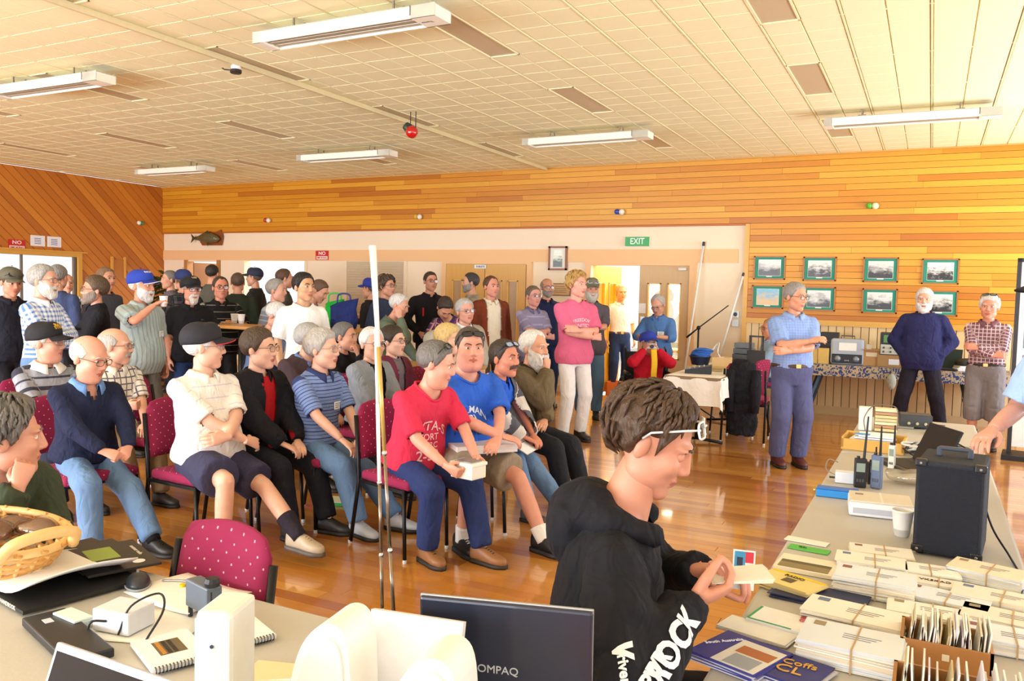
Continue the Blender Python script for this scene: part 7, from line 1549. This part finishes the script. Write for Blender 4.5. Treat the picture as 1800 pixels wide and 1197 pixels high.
# ------------------------------------------------------------------ back table with patterned cloth
def batik():
    m, nt, bs = new_mat('patterned_cloth'); tc = N(nt, 'ShaderNodeTexCoord'); vo = N(nt, 'ShaderNodeTexVoronoi', feature='DISTANCE_TO_EDGE'); vo.inputs['Scale'].default_value = 13; nz = noise_n(nt, 9, 2, tc.outputs['Object']); nt.links.new(mix_c(nt, .35, tc.outputs['Object'], nz.outputs[1]), vo.inputs['Vector'])
    nt.links.new(mix_c(nt, math_n(nt, 'LESS_THAN', vo.outputs[0], .12), lin('34447c'), lin('b8a888')), bs.inputs['Base Color']); bs.inputs['Roughness'].default_value = .8; return m
M_BAT = batik()
t = thing('patterned_table', 'long table with a blue patterned cloth along the back wall', 'table', (-.2, 11.55, 0)); 
MB().box(-1.62, 1.5, -.36, .38, .735, .742).box(-1.62, 1.5, -.366, -.358, .60, .742).build('patterned_cloth', M_BAT, t); MB().box(-1.6, 1.48, -.35, .37, .69, .734).build('tabletop', mat('c09a60', .5), t)
for xc in (-1.15, .62):
    for s_ in (-1, 1):
        k = MB().tube([(xc+(.12 if xc < 0 else -.06), s_*.18, .70), (xc-(.10 if xc < 0 else -.12), s_*.30, .0)], .03, 4); k.build('leg', mat('3f5468' if xc < 0 else '37424e', .45, .3), t)
    MB().tube([(xc, -.25, .35), (xc, .25, .35)], .018, 6).build('brace', mat('15171a', .5), t)
def onB(px, d_=0): p = aty(px, 630, 11.45+d_); return float(p[0]), 11.45+d_
BZ = .745
x, y = onB(1489); t = thing('vintage_radio', 'grey vintage radio receiver with two dials on the back table', 'radio', (x, y, BZ), .05); MB().box(-.20, .20, -.12, .14, 0, .33, b=.03).build('case', mat('a8b2c0', .45), t); MB().box(-.18, .18, -.128, -.118, .02, .135, b=.008).build('dial_panel', mat('20242e', .4), t); MB().box(-.10, .11, -.126, -.118, .18, .28).build('loudspeaker_label', mat('eef0ec', .5), t); MB().tube([(-.08, 0, .33), (-.08, 0, .365), (.08, 0, .365), (.08, 0, .33)], .008, 6).build('handle', mat('4a4e56', .4), t)
for xx in (-.11, .11): MB().lathe([(.036, 0), (.04, .01), (.03, .02), (.012, .03)], 18, M=TR(xx, -.128, .075, 0, PI/2)).build('dial', mat('8a929c', .35, .4), t, smooth=True)
for xx in (-.02, .0, .02): MB().box(xx-.006, xx+.006, -.132, -.126, .05, .06).build('switch', mat('c0c4ca', .4), t)
x, y = onB(1457, .1); t = thing('black_loudspeaker', 'black upright loudspeaker left of the vintage radio', 'speaker', (x, y, BZ)); MB().box(-.11, .11, -.10, .10, 0, .40, b=.006).build('cabinet', mat('1c1d22', .5), t)
for zz, rr_ in ((.12, .08), (.28, .055)): MB().lathe([(rr_, 0), (rr_, .006), (rr_*.4, .0), (.0, .004)], 18, M=TR(0, -.101, zz, 0, PI/2)).build('cone', mat('34363c', .5), t)
x, y = onB(1437, -.1); t = thing('tan_folder', 'tan folders standing beside the black loudspeaker', 'folder', (x, y, BZ)); MB().box(-.13, .0, -.02, .02, 0, .22, M=TR(0, 0, 0, 0, .1)).build('folder', mat('d8b464', .6), t); MB().box(.01, .14, -.02, .02, 0, .20, M=TR(0, 0, 0, 0, .15)).build('folder', mat('e0bc6c', .6), t)
x, y = onB(1531); t = thing('open_carton', 'brown cardboard carton right of the vintage radio', 'box', (x, y, BZ), .05); MB().box(-.10, .10, -.09, .10, 0, .21).build('carton', mat('b08450', .7), t); MB().box(-.06, .07, -.0925, -.09, .12, .17).build('print', mat('d8c8a8', .6), t); MB().box(-.10, .10, -.14, -.09, .205, .212, M=TR(0, 0, 0)).build('flap', mat('bc9058', .7), t); MB().box(-.06, .0, -.03, .06, .21, .27).build('papers', mat('d8d0c0', .6), t)
x, y = onB(1566); t = thing('low_carton', 'cardboard box under the oscilloscope', 'box', (x, y, BZ), 0); MB().box(-.15, .15, -.10, .12, 0, .15, b=.002).build('carton', mat('a88050', .7), t); MB().box(-.02, .10, -.1025, -.10, .03, .10).build('label', mat('dfe4ea', .6), t)
t = thing('oscilloscope', 'oscilloscope with a green screen on a cardboard box', 'oscilloscope', (x+.0, y, BZ+.151), 0); MB().box(-.13, .13, -.10, .14, 0, .28, b=.006).build('case', mat('3a3e38', .5), t); MB().box(-.115, .115, -.105, -.099, .14, .265).build('screen_frame', mat('1c201c', .4), t); MB().box(-.09, .09, -.108, -.104, .155, .25).build('screen', mat('4a8a3a', .2), t); MB().box(-.12, .12, -.104, -.099, .01, .13).build('panel', mat('c8ccc0', .45), t)
for k in range(6): MB().lathe([(.014, 0), (.012, .014)], 10, M=TR(-.085+(k % 3)*.08, -.104, .04+(k//3)*.05, 0, PI/2)).build('knob', mat('4a4c4a', .4), t)
x, y = onB(1662); t = thing('back_laptop', 'dark laptop standing open behind the navy jacket', 'laptop', (x, y, BZ), -.2); MB().box(-.16, .16, -.14, .10, 0, .02).build('base', mat('2a2c30', .5), t); MB().box(-.16, .16, -.006, .006, 0, .24, M=TR(0, .10, .015, 0, -14*D2R)).build('lid', mat('2c3a34', .35), t)
x, y = onB(1700); t = thing('paper_pile', 'pile of white papers and a dark bag on the back table', 'papers', (x, y, BZ), .1)
for k in range(5): MB().box(-.15+.01*k, .15, -.10, .10, .012*k, .012*k+.010, M=TR(0, 0, 0, k*.06)).build('paper', mat('eceae4', .6), t)
V_, F_ = ellipsoid((-.02, .02, .10), (.11, .07, .05), 14, 8); mesh_obj('dark_bag', np.array(V_)+.01*fold_noise(np.array(V_), 60)[:, None], F_, mat('2a2822', .7), t)
p = aty(1567, 668, 11.17); t = thing('net_bag', 'small grey net bag hanging from the table edge', 'bag', p); V_, F_ = ellipsoid((0, 0, -.02), (.055, .035, .10), 14, 10); mesh_obj('net', V_, F_, mat('b4b8ac', .7, var=.4, bmp=.8, scale=70), t); MB().tube([(0, .005, .07), (0, .01, .13)], .004, 6).build('string', mat('8a8a80', .7), t)
# ------------------------------------------------------------------ display stand at the right edge
t = thing('display_stand', 'white display stand with photographs at the right edge', 'display stand', (1.22, 9.75, 0), -6*D2R)
MB().box(-.42, .42, -.02, .02, .12, 2.0).build('panel', mat('f0f0f2', .5), t); MB().box(-.46, -.42, -.03, .03, .0, 2.04).box(.42, .46, -.03, .03, 0, 2.04).box(-.46, .46, -.03, .03, 2.0, 2.04).build('frame', mat('1c1d22', .4), t); MB().box(-.5, .5, -.2, .2, 0, .05).build('foot', mat('17181c', .5), t)
for r_ in range(5):
    for c_ in range(2): MB().box(-.37+c_*.40, -.03+c_*.40, -.024, -.02, .55+r_*.29, .77+r_*.29).build('photograph', mat(['8a8698', '6a6a80', '7080a0', '9a90a0', '707888'][r_], .5, var=.5, scale=14), t)
# ------------------------------------------------------------------ wall pieces
def photo_mat(seed, dark='20201c', light='d8d8d4', sc=5., blue=False):
    m, nt, bs = new_mat('photograph'); tc = N(nt, 'ShaderNodeTexCoord'); mp = N(nt, 'ShaderNodeMapping'); mp.inputs['Location'].default_value = (seed*3.1, seed*1.7, seed); mp.inputs['Scale'].default_value = (sc, sc, sc*2.2); nt.links.new(tc.outputs['Object'], mp.inputs[0])
    nz = noise_n(nt, 1.6, 6, mp.outputs[0], .65); sp = N(nt, 'ShaderNodeSeparateXYZ'); nt.links.new(tc.outputs['Object'], sp.inputs[0])
    f = math_n(nt, 'ADD', math_n(nt, 'MULTIPLY', sp.outputs[2], 2.6), nz.outputs[0]); cr = N(nt, 'ShaderNodeValToRGB'); cr.color_ramp.elements[0].position = .36; cr.color_ramp.elements[1].position = .66; cr.color_ramp.elements[0].color = (*lin(dark), 1); cr.color_ramp.elements[1].color = (*lin(light), 1)
    nt.links.new(f, cr.inputs[0]); nt.links.new(cr.outputs[0], bs.inputs['Base Color']); bs.inputs['Roughness'].default_value = .25; return m
PICS = [(-2.05, 2.0, 'black and white photo of a grand building, top left of the framed pictures', 1), (-1.385, 1.99, 'framed photo of a road in a landscape, second in the top row', 2), (-.62, 1.985, 'framed grey aerial photo, third in the top row', 3), (.085, 1.97, 'framed photo of a crowd under a tree, right end of the top row', 4),
        (-2.06, 1.59, 'framed coloured map picture, left end of the lower row', 5), (-1.38, 1.58, 'framed photo of hills over water, beside the presenter', 6), (-.615, 1.57, 'framed photo of a coastal hillside, third in the lower row', 7), (.09, 1.56, 'framed group photo behind the navy jacket, lower row', 8)]
m_fr = mat('a8682a', .4, var=.15); m_mt = mat('1f8a72', .6)
for (x, z_, lab, k) in PICS:
    t = thing('framed_picture', lab, 'picture', (x, YB-.032, z_), 0, 'framed pictures on the timber wall'); w_, h_ = .215, .165
    MB().box(-w_, w_, -.022, 0, h_-.018, h_).box(-w_, w_, -.022, 0, -h_, -h_+.018).box(-w_, -w_+.018, -.022, 0, -h_, h_).box(w_-.018, w_, -.022, 0, -h_, h_).build('frame', m_fr, t); MB().box(-w_+.018, w_-.018, -.010, 0, -h_+.018, h_-.018).build('mat_board', m_mt, t)
    MB().box(-w_+.062, w_-.062, -.0125, -.010, -h_+.050, h_-.050).build('white_border', mat('eceee8', .5), t)
    MB().box(-w_+.066, w_-.066, -.0140, -.0125, -h_+.054, h_-.054).build('photograph', photo_mat(k, sc=[5, 3, 9, 6, 12, 7, 3.5, 5, 10][k]) if k != 5 else photo_mat(5, 'c8a050', '50a0c0', 7), t); MB().box(-.04, .04, -.0145, -.0125, -h_+.036, -h_+.050).build('caption', mat('e8e8e0', .5), t)
def wall_sign(name, label, cat, x, z_, w_, h_, col, parts): 
    t = thing(name, label, cat, (x, YB-.024, z_)); MB().box(-w_/2, w_/2, -.006, 0, -h_/2, h_/2).build('plate', mat(col, .5), t)
    for (s_, zz, sz, c, ft) in parts: text_part('lettering', s_, sz, mat(c, .5), t, frame((0, -.007, zz), (1, 0, 0), (0, 0, 1)), bold=.0015, fit=ft)
    return t
t = wall_sign('exit_sign', 'green EXIT sign above the open door', 'sign', -4.0, 2.38, .38, .14, '3aa860', [('EXIT', 0, .13, 'f0f8f0', .22)]); t.location.y = YB-.05; MB().box(-.19, .19, 0, .05, -.07, .07).build('housing', mat('e8e4d8', .5), t)
wall_sign('no_smoking_sign', 'red NO SMOKING sign on the peach band of the back wall', 'sign', -10.07, 2.165, .30, .17, 'c81e1e', [('NO', .035, .085, 'f6f0ec', .16)])
tt = [o for o in bpy.data.objects if o.name.startswith('no_smoking_sign')][0]; MB().box(-.13, .13, -.0075, -.006, -.075, -.015).build('white_panel', mat('f2ece4', .5), tt); text_part('lettering', 'SMOKING', .05, mat('c81e1e', .5), tt, frame((0, -.0085, -.045), (1, 0, 0), (0, 0, 1)), bold=.001, fit=.24)
wall_sign('toilets_sign', 'small white TOILETS sign on the double doors', 'sign', -6.69, 1.98, .22, .06, 'e8eef0', [('TOILETS', 0, .04, '5a6a78', .17)]).location.y = YB-.075
t = thing('wall_picture', 'wood-framed picture of two photographs left of the exit door', 'picture', (-5.31, YB-.024, 2.125)); MB().box(-.16, .16, -.025, 0, .16, .19).box(-.16, .16, -.025, 0, -.19, -.16).box(-.16, -.13, -.025, 0, -.19, .19).box(.13, .16, -.025, 0, -.19, .19).build('frame', mat('8c4a1e', .4), t); MB().box(-.13, .13, -.012, 0, -.16, .16).build('mount', mat('e4e4d4', .5), t)
MB().box(-.07, .07, -.014, -.012, .01, .13).build('photograph', photo_mat(11, '6a8a6a', 'dfe8dc', 9), t); MB().box(-.08, .08, -.014, -.012, -.14, -.01).build('photograph', photo_mat(12, '24382c', 'c8d8b8', 9), t)
t = thing('wall_plaque', 'brown wooden plaque on the wall behind the pink t-shirt', 'plaque', (-5.25, YB-.002, 1.63)); MB().box(-.17, .17, -.02, 0, -.10, .10, b=.004).build('board', mat('8a5c34', .5), t); MB().box(-.15, .15, -.022, -.02, -.085, .085).build('brass', mat('a07c50', .35, .5), t)
for k in range(4): MB().box(-.10, .10, -.0228, -.022, .045-k*.03, .052-k*.03).build('engraved_line', mat('5c3c20', .5), t)
# mounted fish
t = thing('mounted_fish', 'stuffed fish trophy on a wooden shield high on the back wall', 'trophy', (-12.9, YB-.02, 2.50)); MB().prism([(-.36, .02), (-.22, -.14), (.30, -.14), (.34, .02), (.30, .17), (.05, .10), (-.22, .04)], 0, .03, M=Matrix.Rotation(PI/2, 4, 'X')).build('shield', mat('8a4a1c', .45), t)
g_ = MB(); g_.tube([(-.36, -.09, .0), (-.26, -.09, .0), (-.10, -.10, .01), (.10, -.10, .0), (.24, -.09, -.015), (.31, -.08, -.02)], [(.03, .012), (.045, .03), (.095, .055), (.10, .06), (.07, .045), (.015, .012)], 16, closed=False); Vf, Ff = tube([(-.36, -.09, .0), (-.26, -.09, .0), (-.10, -.10, .01), (.10, -.10, .0), (.24, -.09, -.015), (.31, -.08, -.02)], [(.012, .03), (.03, .045), (.055, .095), (.06, .10), (.045, .07), (.012, .015)], 16, xax=(0, 1, 0)); mesh_obj('fish_body', Vf, Ff, mat('5c5638', .3, var=.4, scale=25), t)
MB().prism([(-.34, .0), (-.47, .09), (-.43, .0), (-.47, -.09)], -.006, .006, M=TR(0, -.09, 0)@Matrix.Rotation(PI/2, 4, 'X')).build('tail', mat('3c3826', .5), t); MB().prism([(-.12, .09), (.0, .15), (.1, .09)], -.005, .005, M=TR(0, -.10, 0)@Matrix.Rotation(PI/2, 4, 'X')).prism([(.0, -.09), (.03, -.16), (.07, -.09)], -.005, .005, M=TR(0, -.12, 0)@Matrix.Rotation(PI/2, 4, 'X')).build('fin', mat('3c3826', .5), t); MB().ell((.22, -.135, .0), (.01, .006, .01), 8, 6).build('eye', mat('d8c060', .2), t)
# coloured bulbs on the timber band
for (x, c1, c2, lab) in ((-11.37, 'b03a2c', 'e8e4da', 'red and white bulb lamp on the timber band above the fish'), (-7.94, 'd8b03a', 'e8e4da', 'yellow and white bulb lamp on the timber band above the double doors'), (-4.29, '2c48b0', 'e8e4da', 'blue and white bulb lamp on the timber band above the EXIT sign'), (-.76, '5cae3a', 'd8e8c0', 'green bulb lamp on the timber band above the framed pictures')):
    t = thing('bulb_lamp', lab, 'lamp', (x, YB-.034, 2.83), 0, 'coloured bulbs on the walls'); MB().ell((-.035, -.05, 0), (.042, .042, .042), 14, 10).build('bulb', mat(c1, .2), t, smooth=True); MB().ell((.04, -.05, -.005), (.045, .045, .045), 14, 10).build('bulb', mat(c2, .2), t, smooth=True); MB().box(-.05, .05, -.02, .004, -.02, .02, b=.004).build('batten', mat('d0b078', .5), t)
t = thing('bulb_lamp', 'green and white bulb lamp on the diagonal timber of the left wall', 'lamp', (XL+.026, 11.42, 2.78), PI/2, 'coloured bulbs on the walls'); MB().ell((-.035, -.05, 0), (.042, .042, .042), 14, 10).build('bulb', mat('e8e4da', .2), t, smooth=True); MB().ell((.04, -.05, 0), (.042, .042, .042), 14, 10).build('bulb', mat('3a8a4a', .2), t, smooth=True); MB().box(-.05, .05, -.02, .004, -.02, .02).build('batten', mat('d0b078', .5), t)
# pieces on the left wall
def left_thing(name, label, cat, y, z_): return thing(name, label, cat, (XL+.026, y, z_), PI/2)
t = left_thing('no_smoking_sign', 'red NO SMOKING sign above the window on the left wall', 'sign', 8.93, 2.19); MB().box(-.15, .15, -.006, 0, -.09, .09).build('plate', mat('c81e1e', .5), t); text_part('lettering', 'NO', .085, mat('f6f0ec', .5), t, frame((0, -.007, .04), (1, 0, 0), (0, 0, 1)), bold=.0015, fit=.16); MB().box(-.135, .135, -.0075, -.006, -.08, -.015).build('white_panel', mat('f2ece4', .5), t); text_part('lettering', 'SMOKING', .05, mat('c81e1e', .5), t, frame((0, -.0085, -.047), (1, 0, 0), (0, 0, 1)), bold=.001, fit=.24)
for y_, lab in ((9.31, 'white notice sheet beside the red sign on the left wall'), (9.62, 'right-hand white notice sheet on the left wall')):
    t = left_thing('notice_sheet', lab, 'notice', y_, 2.285); MB().box(-.135, .135, -.002, 0, -.095, .095).build('sheet', mat('eef0f6', .6), t)
    for k in range(4): MB().box(-.06, .06, -.003, -.002, .035-k*.03, .047-k*.03).build('text_line', mat('5a68a8', .6), t)
t = left_thing('wall_bracket', 'wooden cue rack board on the diagonal timber wall', 'rack', 10.93, 1.86); MB().box(-.16, -.12, -.04, 0, -.2, .22).box(.12, .16, -.04, 0, -.2, .22).build('upright', mat('d8a048', .45), t); MB().box(-.12, .12, -.02, 0, -.2, .16).build('board', mat('b8742c', .5), t)
t = thing('thermostat', 'white wall intercom plate beside the timber edge', 'wall plate', (-2.5, YB-.002, 1.28)); MB().box(-.05, .05, -.03, 0, .0, .10, b=.005).build('upper_plate', mat('dfe6ea', .5), t); MB().box(-.05, .05, -.025, 0, -.13, -.03, b=.005).build('lower_plate', mat('dce4ea', .5), t); MB().lathe([(.028, 0), (.028, .006), (.012, .01)], 16, M=TR(0, -.03, .05, 0, PI/2)).build('speaker_disc', mat('3a4650', .4), t)
# ------------------------------------------------------------------ high tables, cups, bags, plant at the back
def high_table(label, px, py, z_, w_, d_, col='c08a44'):
    p = atz(px, py, z_); t = thing('high_table', label, 'table', (float(p[0]), float(p[1]), 0)); MB().box(-w_/2, w_/2, -d_/2, d_/2, z_-.035, z_, b=.008).build('tabletop', mat(col, .35, var=.25, scale=8), t); MB().tube([(0, 0, .03), (0, 0, z_-.03)], .03, 10).build('column', M_BLK, t, smooth=True); MB().lathe([(.24, 0), (.24, .02), (.04, .04)], 20).build('base', M_BLK, t); return p
p = high_table('high timber table with two foam cups near the servery', 424, 571, 1.16, .8, .45)
for (px, py, lab) in ((412, 566, 'foam cup on the high table, nearer the eating man'), (424, 567, 'foam cup on the high table, right-hand one of the pair')): q = atz(px, py+2, 1.16); cup('foam_cup', lab, (float(q[0]), float(q[1]), 1.161), 1.1)
p = high_table('high timber table carrying the blue and green bags', 592, 577, 1.12, .8, .5)
q = p; cup('foam_cup', 'foam cup on the table below the blue bag', (float(q[0])-.08, float(q[1])-.16, 1.121), 1.1)
q = p
for (dx, dy, c, lab, w_) in ((.05, .1, '22306e', 'navy cloth shopping bag on the high table', .30), (-.12, .18, '1eaa3a', 'bright green shopping bag behind the navy one', .20)):
    t = thing('shopping_bag', lab, 'bag', (float(q[0])+dx, float(q[1])+dy*.6, 1.121), .3, 'shopping bags'); g_ = MB(); g_.tube([(0, 0, 0), (0, 0, .10), (0, 0, .22), (.0, 0, .30)], [(w_*.5, .09), (w_*.55, .10), (w_*.52, .06), (w_*.56, .02)], 16); V_ = np.array(g_.V); V_[:, 2] += .03*(V_[:, 2] > .28)*np.sign(V_[:, 0])*np.abs(V_[:, 0])/.1; V_ += .012*np.stack([fold_noise(V_, 22, s_) for s_ in range(3)], 1); mesh_obj('bag_body', V_, g_.F, fab(c, fold=.8), t)
    MB().tube(spline([(-.08, 0, .28), (-.06, 0, .38), (.06, 0, .38), (.08, 0, .28)]), .010, 6).build('handle', mat('2ab84a' if 'green' in lab else '24327a', .6), t, smooth=True)
p = high_table('low timber table under the arm of the man in the light grey jacket', 760, 641, .84, .95, .5, 'b08a50')
# potted plant in the corner
q = atd(280, 525, 13.3); t = thing('potted_plant', 'dark leafy pot plant in the far left corner', 'plant', (float(q[0]), float(q[1]), 0)); MB().lathe([(.14, 0), (.20, .36), (.22, .38), (.20, .38), (.18, .34)], 18).build('pot', mat('5a3a28', .6), t, smooth=True); MB().tube([(0, 0, .3), (.02, .01, .8), (-.02, 0, 1.3)], .02, 8).build('stem', mat('4a3c22', .7), t, smooth=True)
r_ = random.Random(3); lv = [((0, 0, 0), (.05, .10, .02), (0, .24, -.04), (-.05, .10, .02))]
lm = bpy.data.meshes.new('leaf'); lm.from_pydata([(0, 0, 0), (.04, .08, .015), (.035, .17, 0), (0, .26, -.04), (-.035, .17, 0), (-.04, .08, .015), (0, .09, 0), (0, .18, -.008)], [], [(0, 1, 6), (1, 2, 7, 6), (2, 3, 7), (0, 6, 5), (6, 7, 4, 5), (7, 3, 4)]); lm.materials.append(mat('2a3a18', .45, var=.4)); 
for k in range(70):
    o = bpy.data.objects.new('leaf', lm); COL.objects.link(o); o.parent = t; o.location = (r_.uniform(-.12, .12), r_.uniform(-.12, .12), r_.uniform(.95, 1.75)); o.rotation_euler = (r_.uniform(-.6, .7), r_.uniform(-.4, .4), r_.uniform(0, 6.28)); sc_ = r_.uniform(.7, 1.3); o.scale = (sc_, sc_, sc_)
# odds and ends
q = atz(575, 892, 0); t = thing('green_folder', 'green folder and papers lying under a chair', 'folder', (float(q[0]), float(q[1])+.15, .001), .4); MB().box(-.15, .15, -.10, .10, 0, .02, b=.003).build('cover', mat('2a9a4a', .5), t); MB().box(-.14, .13, -.08, .09, .02, .026).build('papers', mat('e0dcc0', .6), t)
q = atz(1100, 690, .12); t = thing('orange_crate', 'orange plastic crate on the doorstep of the exit', 'crate', (-4.35, YB+.45, -.06), .1); MB().box(-.22, .22, -.16, .16, 0, .03).box(-.22, -.2, -.16, .16, .03, .24).box(.2, .22, -.16, .16, .03, .24).box(-.22, .22, -.16, -.14, .03, .24).box(-.22, .22, .14, .16, .03, .24).build('crate', mat('d86a1c', .5), t)
t = thing('porch_table', 'small timber table standing outside the exit door', 'table', (-3.55, YB+1.2, -.06)); MB().box(-.45, .45, -.3, .3, .72, .76).build('tabletop', mat('b08850', .5), t)
for sx in (-1, 1):
    for sy in (-1, 1): MB().box(sx*.4-.02, sx*.4+.02, sy*.25-.02, sy*.25+.02, 0, .72).build('leg', mat('7a5c38', .5), t)
bpy.data.scenes.remove(TMP)
